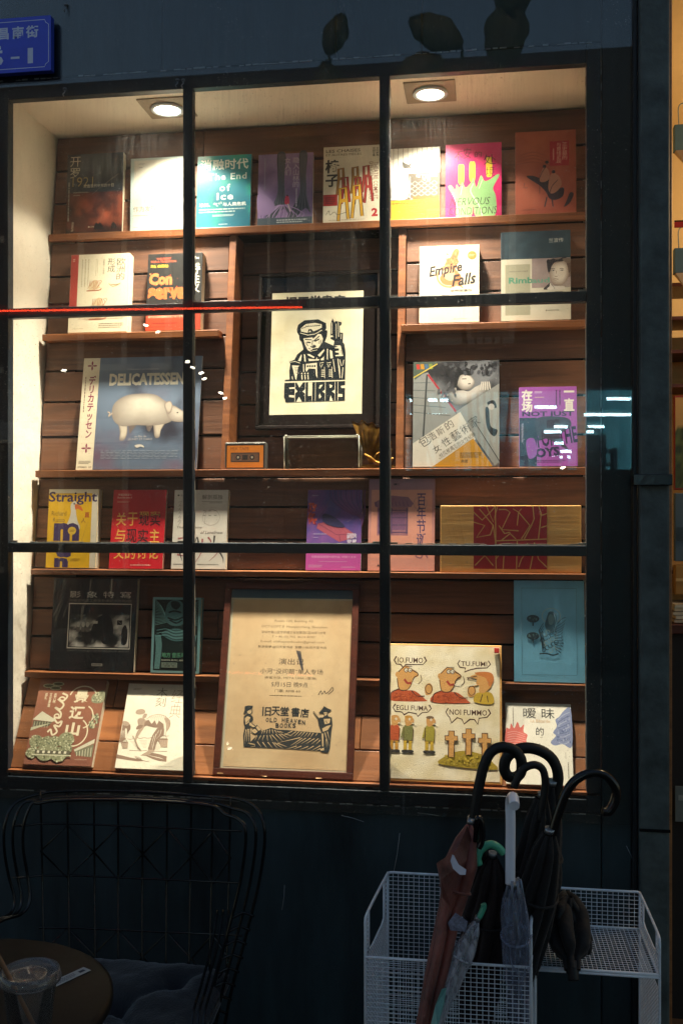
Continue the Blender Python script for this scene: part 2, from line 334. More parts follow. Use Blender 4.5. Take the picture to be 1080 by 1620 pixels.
def quadmap(tl, tr, bl, br, f=lambda x, y: (x, y)):    # photo quadrilateral -> (u, v) on the flat sheet
    import numpy as np
    A = []; B_ = []
    for (x, y), (u, v) in ((tl, (0, 0)), (tr, (1, 0)), (bl, (0, 1)), (br, (1, 1))):
        A.append([x, y, 1, 0, 0, 0, -u*x, -u*y]); B_.append(u); A.append([0, 0, 0, x, y, 1, -v*x, -v*y]); B_.append(v)
    h = np.linalg.solve(np.array(A, float), np.array(B_, float))
    def g(x, y):
        x, y = f(x, y); w = h[6]*x+h[7]*y+1; return (float((h[0]*x+h[1]*y+h[2])/w), float((h[3]*x+h[4]*y+h[5])/w))
    return lambda pts: [g(x, y) for x, y in pts]
def lerp(a, b, t):
    t = max(0, min(1, t)); a = hexc(a); b = hexc(b); return tuple(x+(y-x)*t for x, y in zip(a, b))
def nz(u, v, s=3, o=0): return noise.fractal(Vector((u*s, v*s*1.4, o)), .9, 2.1, 5)

# ---------------------------------------------------------------- setting: ground, facade, alcove
WX0, WX1, WZ0, WZ1 = -1.345, .285, .832, 2.795     # window opening in the wall
def planeY(z): return .212 + .12*(z-1.726)          # the leaning back of the display
g = MB(); g.box((-12, -14, -.1), (12, .06, 0)); tag(g.build('pavement', M['concrete']), kind='structure')
g = MB(); g.box((-12, .06, -.1), (12, 4, .002)); tag(g.build('floor', paint('shop_floor', '4a3a2c', .6)), kind='structure')

wall = empty('facade_wall', (0, 0, 0), label='dark teal painted wall that surrounds the bookshop window', cat='wall')
def panel(a, b, nm='wall_panel', mat=None):
    m = MB(); m.box(a, b); return m.build(nm, mat or M['facade'], wall, bevel=.003)
seams = [-3.0, P(257, 60, 0).x, P(531, 60, 0).x, P(667, 60, 0).x, WX1+.002]
for a, b in zip(seams[:-1], seams[1:]): panel((a+.0015, 0, WZ1+.002), (b-.0015, .12, 3.6))
panel((-3.0, 0, 0), (WX0-.002, .12, WZ1+.002)); 
panel((WX0-.001, .0, 0), (WX1+.001, .12, WZ0-.002))
JX0 = P(1001, 800, -.03).x; JX1 = P(1009, 800, -.03).x
panel((WX1+.003, .001, 0), (JX0, .12, 3.6))
m = MB(); m.box((JX0+.001, -.028, 0), (JX0+.009, .12, 3.6)); m.box((JX0+.011, -.036, 0), (JX1+.002, .12, 3.6)); m.build('door_trim', M['trim'], wall, bevel=.001)
# steel column
CX0, CX1 = P(1011, 800, -.05).x, P(1058, 800, -.05).x
col = empty('steel_column', (CX0, -.05, 0), label='old dark steel column with a flat strap, right of the window', cat='column')
m = MB(); m.box((0, -.006, 0), (CX1-CX0, .1, 3.6)); m.build('shaft', M['column'], col, bevel=.006)
zc = P(1030, 759, -.07).z; m = MB(); m.box((-.018, -.022, zc-.014), (CX1-CX0+.004, -.0065, zc+.014)); m.build('strap', M['black'], col, bevel=.002)
zc2 = P(1030, 1314, -.06).z; m = MB(); m.box((-.002, -.010, zc2-.004), (CX1-CX0+.001, -.0065, zc2+.003)); m.build('weld_seam', M['black'], col)

# display alcove
alc = empty('display_alcove', (0, 0, 0), label='plastered window alcove lined with reddish brown boards and shelves', cat='display case')
ZC = 2.766; LX = -1.325; RX = .288
m = MB(); nx, nz_ = 10, 60; vs = []; fs = []
for i in range(nx+1):
    for j in range(nz_+1):
        y = .03 + .45*i/nx; z = .84 + (ZC+.02-.84)*j/nz_
        vs.append((LX + .006*noise.noise(Vector((y*7, z*5, 1))) + .003*noise.noise(Vector((y*30, z*22, 4))), y, z))
for i in range(nx):
    for j in range(nz_):
        a = i*(nz_+1)+j; fs.append((a, a+1, a+nz_+2, a+nz_+1))
m.add(vs, fs, 0, True); m.box((LX-.05, .03, .84), (LX-.02, .5, ZC+.05)); m.build('side_wall', M['plaster'], alc)
m = MB(); m.box((RX, .122, .84), (RX+.03, .5, ZC+.05)); m.build('side_wall', M['plaster'], alc)
m = MB(); m.box((LX-.03, .025, ZC), (RX+.02, .55, ZC+.03)); m.build('ceiling_board', M['ceil'], alc)
m = MB(); m.box((LX-.03, .03, .80), (RX+.02, .5, .835)); m.build('base_board', M['black'], alc)
m = MB(); m.box((LX-.03, .5, .8), (RX+.02, .53, ZC+.05)); m.build('back_board', M['black'], alc)
def shelfZ(x, y, Yf): return P(x, y, Yf).z
SH = {1: (.275, 2.447), 2: (.215, 2.131), 3: (.170, 1.722), 4: (.135, 1.434), 5: (.105, 1.141)}   # front edge Y, top Z
DX0, DX1 = P(357, 560, .2).x, P(632, 560, .2).x
def plank(x0, x1, z0, z1, off=0.0, mat=None):
    g_ = .0032; j = random.uniform(-.0018, .0018); x0 += .001; x1 -= .001; z0 += g_; z1 -= g_
    y0, y1 = planeY(z0)+off+j, planeY(z1)+off+j+random.uniform(-.001, .001); t = .018; cx, cz = (x0+x1)/2, (z0+z1)/2
    m = MB(); m.hexa([(x0-cx, y0, z0-cz), (x1-cx, y0, z0-cz), (x1-cx, y0+t, z0-cz), (x0-cx, y0+t, z0-cz), (x0-cx, y1, z1-cz), (x1-cx, y1, z1-cz), (x1-cx, y1+t, z1-cz), (x0-cx, y1+t, z1-cz)])
    o = m.build('plank', mat or M['plank'], alc, bevel=.0015); o.location = (cx, 0, cz); return o
def rows(z0, z1, h):
    n = max(1, round((z1-z0)/h)); e = [z0+(z1-z0)*i/n + (random.uniform(-.008, .008) if 0 < i < n else 0) for i in range(n+1)]; return list(zip(e[:-1], e[1:]))
for a, b in rows(SH[1][1]-.0, ZC-.002, .105):
    xs = random.choice([(-.62,), (-.3,), (-.85,)]); xe = [LX+.004, *xs, RX-.002]
    for p, q in zip(xe[:-1], xe[1:]): plank(p, q, a, b)
for (x0, x1, off) in ((LX+.004, DX0-.012, 0), (DX0+.012, DX1-.012, .075), (DX1+.012, RX-.002, 0)):
    for a, b in rows(SH[3][1], SH[1][1]-.022, .098): plank(x0, x1, a, b, off)
for k in (3, 4):
    for a, b in rows(SH[k+1][1], SH[k][1]-.022, .1):
        x = random.uniform(-.9, -.1); plank(LX+.004, x, a, b); plank(x, RX-.002, a, b)
# slanted bottom rows
BY0, BZ0, BY1, BZ1 = .016, .886, .150, 1.125
bs = (BY1-BY0)/(BZ1-BZ0); ba = math.atan(bs)
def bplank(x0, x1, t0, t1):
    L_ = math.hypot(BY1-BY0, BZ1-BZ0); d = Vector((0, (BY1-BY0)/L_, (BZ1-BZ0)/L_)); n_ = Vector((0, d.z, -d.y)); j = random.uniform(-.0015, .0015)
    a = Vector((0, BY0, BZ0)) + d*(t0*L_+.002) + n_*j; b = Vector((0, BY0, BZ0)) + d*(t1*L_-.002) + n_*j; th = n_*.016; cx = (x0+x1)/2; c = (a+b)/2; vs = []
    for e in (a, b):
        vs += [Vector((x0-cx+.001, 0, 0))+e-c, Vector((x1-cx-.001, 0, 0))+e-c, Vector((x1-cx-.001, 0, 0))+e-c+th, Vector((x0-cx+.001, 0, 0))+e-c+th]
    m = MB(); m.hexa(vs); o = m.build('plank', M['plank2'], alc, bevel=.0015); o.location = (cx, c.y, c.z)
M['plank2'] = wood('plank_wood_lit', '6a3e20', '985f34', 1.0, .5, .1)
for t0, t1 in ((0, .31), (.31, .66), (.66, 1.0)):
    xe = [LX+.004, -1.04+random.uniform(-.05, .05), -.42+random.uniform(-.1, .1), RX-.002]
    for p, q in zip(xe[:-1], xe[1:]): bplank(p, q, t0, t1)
def shelf(x0, x1, k, th=.02):
    yf, z = SH[k]; m = MB(); cx = (x0+x1)/2; yb = planeY(z)-.003
    m.box((x0-cx, yf, -th), (x1-cx, yb, 0)); o = m.build('shelf', M['shelfw'], alc, bevel=.0018); o.location = (cx, 0, z); return o
shelf(P(77, 373, SH[1][0]).x, RX-.003, 1, .022)
shelf(P(67, 536, SH[2][0]).x, P(346, 533, SH[2][0]).x, 2); shelf(P(634, 522, SH[2][0]).x, RX-.003, 2)
shelf(P(56, 746, SH[3][0]).x, RX-.003, 3); shelf(P(49, 900, SH[4][0]).x, RX-.003, 4, .016); shelf(P(39, 1064, SH[5][0]).x, RX-.003, 5, .017)
for X in (DX0, DX1):
    z0, z1 = SH[3][1]+.0005, SH[1][1]-.0225; y0, y1 = SH[3][0]+.012, SH[1][0]+.012; m = MB(); h = .0105
    m.hexa([(-h, y0, z0), (h, y0, z0), (h, planeY(z0)+.09, z0), (-h, planeY(z0)+.09, z0), (-h, y1, z1), (h, y1, z1), (h, planeY(z1)+.09, z1), (-h, planeY(z1)+.09, z1)])
    o = m.build('divider', M['shelfw'], alc, bevel=.0015); o.location.x = X
# ledge
m = MB(); m.box((-.5*(RX-LX)+.004, 0, -.009), (.5*(RX-LX)-.004, .03, 0)); o = m.build('ledge', M['shelfw'], alc, bevel=.001); o.location = ((LX+RX)/2, .002, BZ0-.001)

# downlights
M['bulb'] = emitm('lamp_glow', 'ffeccb', 22)
for (px, py, lab) in ((267, 172, 'left glowing round downlight in the alcove ceiling above the white book'), (680, 143, 'right glowing round downlight in the alcove ceiling, set in a square plate')):
    d = ray(px, py); p = CAMP + d*((ZC-1.6)/d.z); p.y = .165
    L0 = empty('downlight', (p.x, p.y, ZC), label=lab, cat='lamp', group='downlights in the alcove ceiling')
    m = MB(); m.box((-.07, -.07, -.004), (.07, .07, -.0005)); m.build('plate', paint('plate', '9c8c78', .5), L0, bevel=.002)
    m = MB(); m.lathe([(.037, -.0042), (.047, -.0045), (.049, -.009), (.044, -.012), (.038, -.011)], n=32); m.build('trim_ring', M['metalwhite'], L0)
    m = MB(); m.lathe([(.0, -.0075), (.02, -.0075), (.037, -.0072)], n=32); m.build('lamp_lens', M['bulb'], L0)
    sp = D.lights.new('downlight_beam', 'SPOT'); sp.energy = 22; sp.color = (1.0, .87, .70); sp.spot_size = R(118); sp.spot_blend = .22; sp.shadow_soft_size = .035
    s_ = D.objects.new('downlight_beam', sp); link(s_, L0); s_.location = (0, 0, -.016)
    sp = D.lights.new('downlight_core', 'SPOT'); sp.energy = 400; sp.color = (1.0, .87, .70); sp.spot_size = R(84); sp.spot_blend = 1.0; sp.shadow_soft_size = .035
    sp.use_nodes = True; ln = sp.node_tree; fo = ln.nodes.new('ShaderNodeLightFalloff'); fo.inputs['Strength'].default_value = 1.0; fo.inputs['Smooth'].default_value = .45
    ln.links.new(fo.outputs['Quadratic'], [q_ for q_ in ln.nodes if q_.type == 'EMISSION'][0].inputs['Strength'])
    s_ = D.objects.new('downlight_core', sp); link(s_, L0); s_.location = (0, 0, -.017)

# ---------------------------------------------------------------- window
win = empty('shop_window', (0, 0, 0), label='dark painted steel shop window with nine panes in front of the books', cat='window')
xs = [-1.315, -.813, -.786, -.28, -.253, .25]; zs = [2.745, 2.165, 2.138, 1.515, 1.488, .868]
YB = .028
for a, b, nm in (((WX0, 0, xs[0]), 0, 'frame_post'), ((xs[5], 0, WX1), 0, 'frame_post')):
    m = MB(); m.box((a[0], .002, WZ0), (a[2], .034, WZ1)); m.build(nm, M['frame'], win, bevel=.0015)
for (x0, x1) in ((xs[1], xs[2]), (xs[3], xs[4])):
    m = MB(); m.box((x0, .0, zs[5]), (x1, YB, zs[0])); m.build('mullion', M['frame'], win, bevel=.002)
for i, (x0, x1) in enumerate(((xs[0], xs[1]), (xs[2], xs[3]), (xs[4], xs[5]))):
    for (z1, z0) in ((zs[1], zs[2]), (zs[3], zs[4])):
        z = (0, .002, -.001)[i]; m = MB(); m.box((x0+.0003, .001, z0+z), (x1-.0003, YB-.002, z1+z)); m.build('transom', M['frame'], win, bevel=.002)
m = MB(); m.box((xs[0], .003, zs[0]), (xs[5], .03, WZ1)); m.build('head_rail', M['frame'], win, bevel=.0015)
m = MB(); m.box((xs[0], .003, WZ0), (xs[5], .033, zs[5]-.012)); m.box((xs[0], -.002, zs[5]-.012), (xs[5], .029, zs[5])); m.build('sill_rail', M['frame'], win, bevel=.002)
# line of old paint along the frame edge, glazing beads, scratches
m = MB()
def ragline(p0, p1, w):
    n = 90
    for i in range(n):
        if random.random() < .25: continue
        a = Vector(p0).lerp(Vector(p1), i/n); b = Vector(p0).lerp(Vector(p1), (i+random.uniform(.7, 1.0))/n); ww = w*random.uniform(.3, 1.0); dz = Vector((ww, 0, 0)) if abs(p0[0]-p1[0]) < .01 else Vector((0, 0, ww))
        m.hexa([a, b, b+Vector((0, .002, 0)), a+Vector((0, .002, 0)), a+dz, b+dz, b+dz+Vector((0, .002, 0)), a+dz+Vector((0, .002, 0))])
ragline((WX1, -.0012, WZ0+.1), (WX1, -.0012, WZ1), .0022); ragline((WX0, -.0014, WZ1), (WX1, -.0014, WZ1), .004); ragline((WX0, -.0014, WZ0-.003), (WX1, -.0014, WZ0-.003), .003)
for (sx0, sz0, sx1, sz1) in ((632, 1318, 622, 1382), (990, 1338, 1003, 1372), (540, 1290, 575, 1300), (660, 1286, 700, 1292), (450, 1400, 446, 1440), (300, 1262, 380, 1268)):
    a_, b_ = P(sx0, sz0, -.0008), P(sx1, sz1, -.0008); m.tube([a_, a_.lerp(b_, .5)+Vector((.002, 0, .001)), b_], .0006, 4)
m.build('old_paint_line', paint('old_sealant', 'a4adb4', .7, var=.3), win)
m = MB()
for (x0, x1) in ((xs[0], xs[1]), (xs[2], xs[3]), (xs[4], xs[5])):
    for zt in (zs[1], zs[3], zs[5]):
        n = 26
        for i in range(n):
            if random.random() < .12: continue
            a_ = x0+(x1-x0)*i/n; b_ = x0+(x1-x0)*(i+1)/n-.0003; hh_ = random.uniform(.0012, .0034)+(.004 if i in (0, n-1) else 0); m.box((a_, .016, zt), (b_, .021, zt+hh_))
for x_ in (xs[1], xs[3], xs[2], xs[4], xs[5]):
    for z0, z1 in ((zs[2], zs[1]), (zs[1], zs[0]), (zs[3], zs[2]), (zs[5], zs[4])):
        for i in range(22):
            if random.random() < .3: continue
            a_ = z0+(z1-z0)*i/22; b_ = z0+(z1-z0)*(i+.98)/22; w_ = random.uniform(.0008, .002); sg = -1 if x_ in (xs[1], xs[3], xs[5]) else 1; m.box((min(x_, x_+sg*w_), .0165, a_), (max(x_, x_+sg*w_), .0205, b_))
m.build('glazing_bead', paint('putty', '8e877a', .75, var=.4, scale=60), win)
GX1 = P(1000, 800, -.012).x
pn = MB(); pn.box((-3.0, -.0145, WZ0-.02), (GX1, -.0095, 3.6)); gl = pn.build('glass_pane', M['glass'], win)
gl['label'] = 'large sheet of dusty reflecting glass'

# ---------------------------------------------------------------- books
def place(x0, x1, yb, yt, yf, zs_, t, mode='plane', slope=None):
    """x0,x1 = photo pixels of the bottom corners, yt = pixel of the top edge; returns width, height, lean, location"""
    A = P(x0, yb, yf); B = P(x1, yb, yf); w = B.x-A.x; cx = (A.x+B.x)/2
    h = .2
    for _ in range(6):
        if slope is None:
            ztop = zs_+h; s_ = (planeY(ztop)-.001-(yf+t))/h; s_ = max(.02, s_)
        else: s_ = slope
        th = math.atan(s_); d = ray((x0+x1)/2+ (2 if s_ > .3 else 0), yt); base = Vector((cx, yf, zs_+t*math.sin(th)))
        n_ = Vector((0, math.cos(th), -math.sin(th))); k = (base-CAMP).dot(n_)/d.dot(n_); q = CAMP+d*k
        h = (q-base).length if slope is None or True else h
        h = (q-base).dot(Vector((0, math.sin(th), math.cos(th))))
    return w, h, th, base
def book(name, label, cat, x0, x1, yb, yt, shelf_k, t, art, cover='e0d8c8', mat='print', off=.012, slope=None, yf=None, zz=None, hard=False, yaw=0, lip=.0015, spine=None):
    if yf is None: yf = SH[shelf_k][0]+off
    if zz is None: zz = SH[shelf_k][1]+.0003
    w, h, th, base = place(x0, x1, yb, yt, yf, zz, t, slope=slope)
    r = empty(name, base, (-th, 0, R(yaw)), label, cat)
    e = .003 if hard else .0; ct = .0022 if hard else .0006; rr = .0012
    m = MB()
    # wrap-around cover: front board, spine on the left, back board; slightly rounded by the bevel
    m.box((-w/2, 0, 0), (w/2, ct, h)); m.box((-w/2, t-ct, 0), (w/2, t, h)); m.box((-w/2, ct+.0001, 0), (-w/2+ct, t-ct-.0001, h))
    m.build('cover', solid(spine or cover), r, bevel=.0006)
    m = MB(); m.box((-w/2+ct+.0002, ct+.0001, e+.0004), (w/2-e-.0008, t-ct-.0001, h-e-.0004)); m.build('page_block', M['paper'], r)
    a = Art(w-.0008, h-.0008)
    a.rect(0, 0, 1, 1, cover); art(a); o = a.build('cover_print', M[mat], r); o.location.z = .0004
    return r

def c01(a):
    def f(u, v):
        n = nz(u, v, 3, 2)
        if v < .5: c = lerp('20262b', '3c4347', .5+n*.8)
        else: c = lerp('4a2418', 'b0583a', (.35+n*1.1)*(1-abs(v-.75)*2.2))
        c = lerp(c, '17120f', max(0, (v-.88)*7)); return lerp(c, '2a1d16', max(0, .25-u)*2.5)
    a.grid(f, 28, 40); W_ = 'c8bfa8'
    a.text('开\n罗', .05, .03, .24, .3, W_, .0); a.text('1921', .10, .29, .47, .41, 'a08a55', -.005); a.text('终造现代中东的十日', .30, .385, .84, .43, W_, .01)
    a.micro(.12, .475, .42, .495, 1, '9a927f'); a.micro(.12, .51, .26, .53, 1, '9a927f'); a.micro(.02, .35, .06, .93, 1, '8d8a80', vert=True); a.text('The Middle East', .035, .9, .2, .93, 'b8b09a', rot=90)
    a.text('■ 文学出版社', .40, .915, .62, .935, 'b8b09a'); a.line([(.92, .27), (.6, .43), (.45, .52)], .006, '8a8478'); a.line([(.68, .70), (.6, .92)], .005, 'a0745a')
    for x in (.5, .56, .8): a.poly([(x, .96), (x+.02, .89), (x+.05, .87), (x+.1, .91), (x+.12, .96)], '1a1310')
def c02(a):
    a.rect(0, 0, 1, 1, 'b9c9c4'); a.rect(.06, .03, 1, .97, 'd6d2c4'); a.micro(.14, .07, .26, .085, 1, '6c6f70'); a.micro(.14, .12, .22, .135, 1, '6c6f70')
    for k in range(9): x = .3+k*.07; a.line([(x, .45+.05*math.sin(k*3)), (x-.03, .53), (x-.05+.04*math.sin(k), .62)], .006, '9f9c90', 4)
    a.text('作为发现的世界文学', .05, .66, .97, .74, '6d6c66', .0); a.micro(.05, .78, .38, .8, 1, '8c8a80'); a.micro(.4, .93, .8, .945, 1, 'a09c90'); a.micro(.05, .94, .15, .955, 1, 'a09c90')
def c03(a):
    a.grid(lambda u, v: lerp(lerp('1b93a0', '0e6f86', v*1.4), '26a08c', max(0, nz(u, v, 2.2, 5))*2.2), 16, 22)
    a.text('消融时代', .05, .05, .95, .20, 'dff0ea', .02); a.text('The End', .2, .25, .92, .34, 'd6ece6', .02, csp=1.15); a.text('of', .42, .40, .62, .5, 'd6ece6', .02, csp=1.3); a.text('Ice', .37, .52, .68, .62, 'd6ece6', .03, csp=1.2)
    a.text('冰川、气候与人类危机', .05, .655, .92, .71, 'eef6ee', .02); a.micro(.05, .73, .9, .8, 2, 'c8e0d8', th=.4); a.micro(.3, .82, .7, .85, 2, 'c8e0d8'); a.micro(.42, .95, .6, .965, 1, 'dcefe8')
def c04(a):
    a.grid(lambda u, v: lerp('9a80ae', '6c5684', .3+v*.4+nz(u, v, 3)*.6), 14, 20); D_ = '3a3f4a'
    for x, w_ in ((.42, .15), (.82, .14)):
        a.blob([(x-w_/2, 0), (x+w_/2, 0), (x+w_*.4, .3), (x+w_*.5, .6), (x+w_*1.1, .85), (x+.05, .78), (x-.12, .9), (x-.3, .93), (x-w_*.5, .6), (x-w_*.45, .3)], D_)
        for k in range(6): a.line([(x-.05+k*.022, 0), (x-.05+k*.02, .3), (x-.06+k*.03, .6), (x-.2+k*.09, .88)], .007, '767a86', 5)
    for k in range(14):
        x = .05+k*.055; a.line([(.4+.01*k, .72), (x*1.1, .82+.03*(k % 3)), (x, .93)], .012, 'a98dbb', 4)
    a.blob([(.0, .55), (.15, .58), (.3, .7), (.28, .82), (.1, .86), (0, .8)], '8c74a0')
    a.text('隐入山林的', .63, .06, .75, .48, 'c8bcd0', .0, vert=True); a.text('女人们', .48, .06, .6, .31, 'c8bcd0', .0, vert=True)
    a.micro(.68, .5, .73, .78, 1, 'b8acc2', vert=True); a.micro(.1, .05, .14, .62, 1, '958aa5', vert=True)
    a.blob([(.51, .6), (.56, .6), (.58, .7), (.53, .72), (.49, .69)], 'c22a4a'); a.line([(.55, .71), (.6, .82)], .02, 'd8c8c8'); a.ell(.54, .595, .015, .012, '2a2024')
    a.rect(0, .9, 1, 1, '42505a'); a.micro(.35, .92, .9, .98, 2, 'b0b8b8')
def c05(a):
    a.rect(0, 0, 1, 1, 'd8d0b8'); B = '28221e'
    a.text('LES CHAISES', .04, .035, .64, .075, B, .01); a.text('ET AUTRES PIÈCES', .04, .085, .66, .12, B, .0); a.text('椅\n子', .03, .17, .27, .53, '1c1a1a', .03)
    a.text("THEATRE COMPLET", .58, .44, 1.24, .50, '6b2020', .005, rot=-90); a.text("D'EUGENE IONESCO", .50, .44, 1.16, .49, '6b2020', .005, rot=-90)
    a.text('尤内斯库', .91, .03, .96, .15, B, .01, vert=True); a.text('戏剧全集', .85, .03, .90, .15, B, .01, vert=True)
    def chair(x, y, s, c):
        a.line([(x-.06*s, y+.34*s), (x-.035*s, y+.12*s), (x-.04*s, y), (x+.04*s, y-.01), (x+.05*s, y+.1*s), (x+.08*s, y+.32*s)], .05*s, '3a2a20'); a.line([(x-.06*s, y+.34*s), (x-.035*s, y+.12*s), (x-.04*s, y), (x+.04*s, y-.01), (x+.05*s, y+.1*s), (x+.08*s, y+.32*s)], .034*s, c)
        a.line([(x-.045*s, y+.13*s), (x+.06*s, y+.12*s)], .05*s, c)
    for x, y, c in ((.3, .3, '9a6a24'), (.55, .29, '9a6a24'), (.74, .28, 'a03a2a'), (.38, .42, 'a03028'), (.6, .43, 'a03028'), (.78, .42, '9a2a26')): chair(x, y, 1.0, c)
    for x, y in ((.34, .56), (.58, .53)): chair(x, y, 1.25, 'c99a26')
    a.rect(.0, .63, .25, .78, '9c2420'); a.micro(.04, .66, .21, .76, 4, '501512'); a.line([(.05, .9), (.1, .84), (.12, .9), (.2, .86), (.25, .9), (.4, .87)], .008, B, 4); a.text('2', .84, .83, .95, .94, 'a8252c', .05); a.micro(.1, .965, .85, .975, 1, '8a8270')
def c06(a):
    a.rect(0, 0, 1, 1, 'ded8c8')
    for k in range(11): a.line([(.04+k*.09, 0), (.04+k*.09, .33)], .008, '5c5850')
    a.blob([(.3, .19), (.42, .23), (.52, .17), (.45, .26), (.55, .3), (.42, .28), (.33, .28)], '4a4640')
    a.rect(0, .36, 1, .73, '5e5548'); a.blob([(0, .38), (.35, .36), (.42, .42), (.4, .7), (.1, .72), (0, .72)], 'd6d6d0')
    for k in range(7): a.line([(.03+k*.07, .4), (.03+k*.07, .7)], .016, '8f97a0')
    for k in range(4):
        v = .48+k*.07; a.line([(.42+i*.06, v+(.025 if i % 2 else -.01)) for i in range(10)], .009, 'c8c0b0'); a.line([(.42+i*.06, v+(-.01 if i % 2 else .025)+.035) for i in range(10)], .009, 'c8c0b0')
    a.text('地下世界的\n蜂鸟', .56, .375, .95, .47, 'f0ece0', .02); a.rect(0, .73, 1, 1, 'd99a20'); a.micro(.05, .76, .7, .79, 1, '8a5c10'); a.micro(.35, .81, .6, .87, 2, '9a6a18'); a.micro(.45, .89, .95, .96, 2, '9a6a18'); a.rect(.5, .68, 1, .73, '9a5a20')
def c07(a):
    a.grid(lambda u, v: lerp('d8286f', 'c01f60', v), 4, 4); G = '8ab878'
    for x, y in ((.28, .30), (.48, .27), (.78, .22)): a.blob([(x-.05, y), (x, y-.02), (x+.05, y), (x+.05, y+.22), (x, y+.25), (x-.05, y+.22)], 'e8c83a')
    a.blob([(.05, .58), (.1, .56), (.17, .62), (.2, .55), (.25, .6), (.3, .52), (.36, .6), (.46, .53), (.5, .47), (.55, .6), (.6, .5), (.64, .44), (.7, .52), (.8, .5), (.92, .44), (.96, .46), (.85, .62), (.9, .74), (.88, 1), (.55, 1), (.5, .85), (.45, 1), (.2, 1), (.2, .8), (.12, .68)], G)
    a.line([(.5, .55), (.45, .66), (.6, .85), (.66, 1)], .014, 'e0d8c8', 4); a.line([(.12, .66), (.2, .82), (.22, 1)], .012, 'e0d8c8', 4); a.line([(.3, .58), (.27, .7)], .01, 'e0d8c8'); a.line([(.66, .5), (.6, .62)], .01, 'e0d8c8')
    K = '30121c'; a.text('不', .16, .1, .3, .23, K, -.01); a.text('安', .32, .06, .46, .2, K, -.01); a.text('的', .52, .11, .65, .19, K, .0); a.text('处', .68, .16, .9, .3, K, -.01); a.text('境', .72, .33, .88, .46, K, -.01)
    a.text('NERVOUS', .08, .74, .8, .84, K, -.01, shear=.3); a.text('CONDITIONS', .06, .87, .92, .97, K, -.01, shear=.15)
def c08(a):
    a.grid(lambda u, v: lerp('b06048', '9a4c3a', .4+nz(u, v, 2.5, 8)*.8), 16, 22)
    for k in range(4): a.line([(.02, .3+k*.03), (.3, .25+k*.04), (.6, .33+k*.03), (.8, .3+k*.02)], .012, '95503f', 5)
    a.rect(.57, .13, .89, .43, 'a82c3a'); a.text('正史墓的', .77, .15, .86, .36, 'e0b0a0', .0, vert=True); a.text('与重绪史观', .68, .15, .76, .40, 'e0b0a0', .0, vert=True); a.micro(.61, .22, .65, .4, 1, 'd09a90', vert=True)
    I = '3c3038'
    a.blob([(.18, .54), (.3, .54), (.45, .58), (.55, .56), (.6, .64), (.7, .7), (.8, .7), (.78, .8), (.66, .84), (.56, .82), (.5, .74), (.4, .66), (.28, .6)], I)
    a.blob([(.42, .5), (.48, .44), (.55, .48), (.56, .58), (.47, .62), (.4, .6)], 'b27a64'); a.blob([(.58, .54), (.66, .52), (.74, .58), (.76, .66), (.68, .74), (.58, .76), (.54, .68)], 'b57d66')
    for x, y in ((.48, .43), (.63, .5), (.52, .38)): a.ell(x, y, .03, .02, I)
    a.line([(.5, .44), (.44, .5), (.36, .64)], .01, I, 3); a.line([(.7, .6), (.6, .68), (.55, .8)], .01, I, 3); a.line([(.4, .66), (.4, .76)], .01, I); a.line([(.52, .8), (.48, .92)], .02, I); a.line([(.6, .82), (.62, .92)], .02, I)
    a.blob([(.9, .76), (.96, .78), (.9, .88), (.8, .93), (.84, .86)], I); a.line([(.15, .62), (.13, .68), (.2, .68)], .008, I); a.text('★ 北京大学出版社', .12, .935, .33, .955, '5a3830'); a.line([(.05, .955), (.9, .96)], .004, '8a4c3c')
def c09(a):
    a.rect(0, 0, 1, 1, 'd9ceb0'); a.rect(0, 0, .13, .74, 'ab3b30'); a.micro(.03, .05, .07, .09, 2, 'd0a890'); a.micro(.17, .06, .33, .42, 3, 'b0a488', vert=True, th=.3)
    K = '3a3530'; a.text('欧洲的', .78, .06, .93, .34, K, .0, vert=True); a.text('形成', .63, .06, .76, .24, K, .0, vert=True); a.text('西欧第一大帝国', .55, .07, .58, .26, '6a6252', vert=True); a.micro(.42, .06, .47, .28, 2, 'a09880', vert=True, th=.3)
    Rr = '9c5a3c'
    for cx, cy, s in ((.42, .38, 1), (.5, .62, 1.2), (.5, .73, 1.2)):
        a.blob([(cx-.1*s, cy+.07*s), (cx-.06*s, cy-.01), (cx, cy-.05*s), (cx+.06*s, cy-.02), (cx+.05*s, cy+.02), (cx+.1*s, cy+.05*s), (cx, cy+.08*s)], 'c9b48c')
        for k in range(9): a.line([(cx-.12*s+k*.024*s, cy+.06*s-.03*math.sin(k)), (cx-.09*s+k*.026*s, cy+.03*s*math.cos(k*2)), (cx-.08*s+k*.02*s, cy-.04*s)], .007, Rr, 3)
        a.line([(cx-.13*s, cy+.09*s), (cx+.08*s, cy+.085*s), (cx+.12*s, cy+.06*s)], .018, Rr, 4)
    a.line([(.66, .38), (.72, .42), (.8, .41), (.86, .38), (.8, .4), (.7, .395)], .01, 'a08860', 3)
    a.text('罗马帝国灭亡史 彼得著 社会文献出版', .17, .82, .93, .838, 'a05038'); a.micro(.52, .88, .93, .955, 3, '8a8068', th=.35); a.text('上海人民出版社', .07, .945, .26, .957, '8a8068')
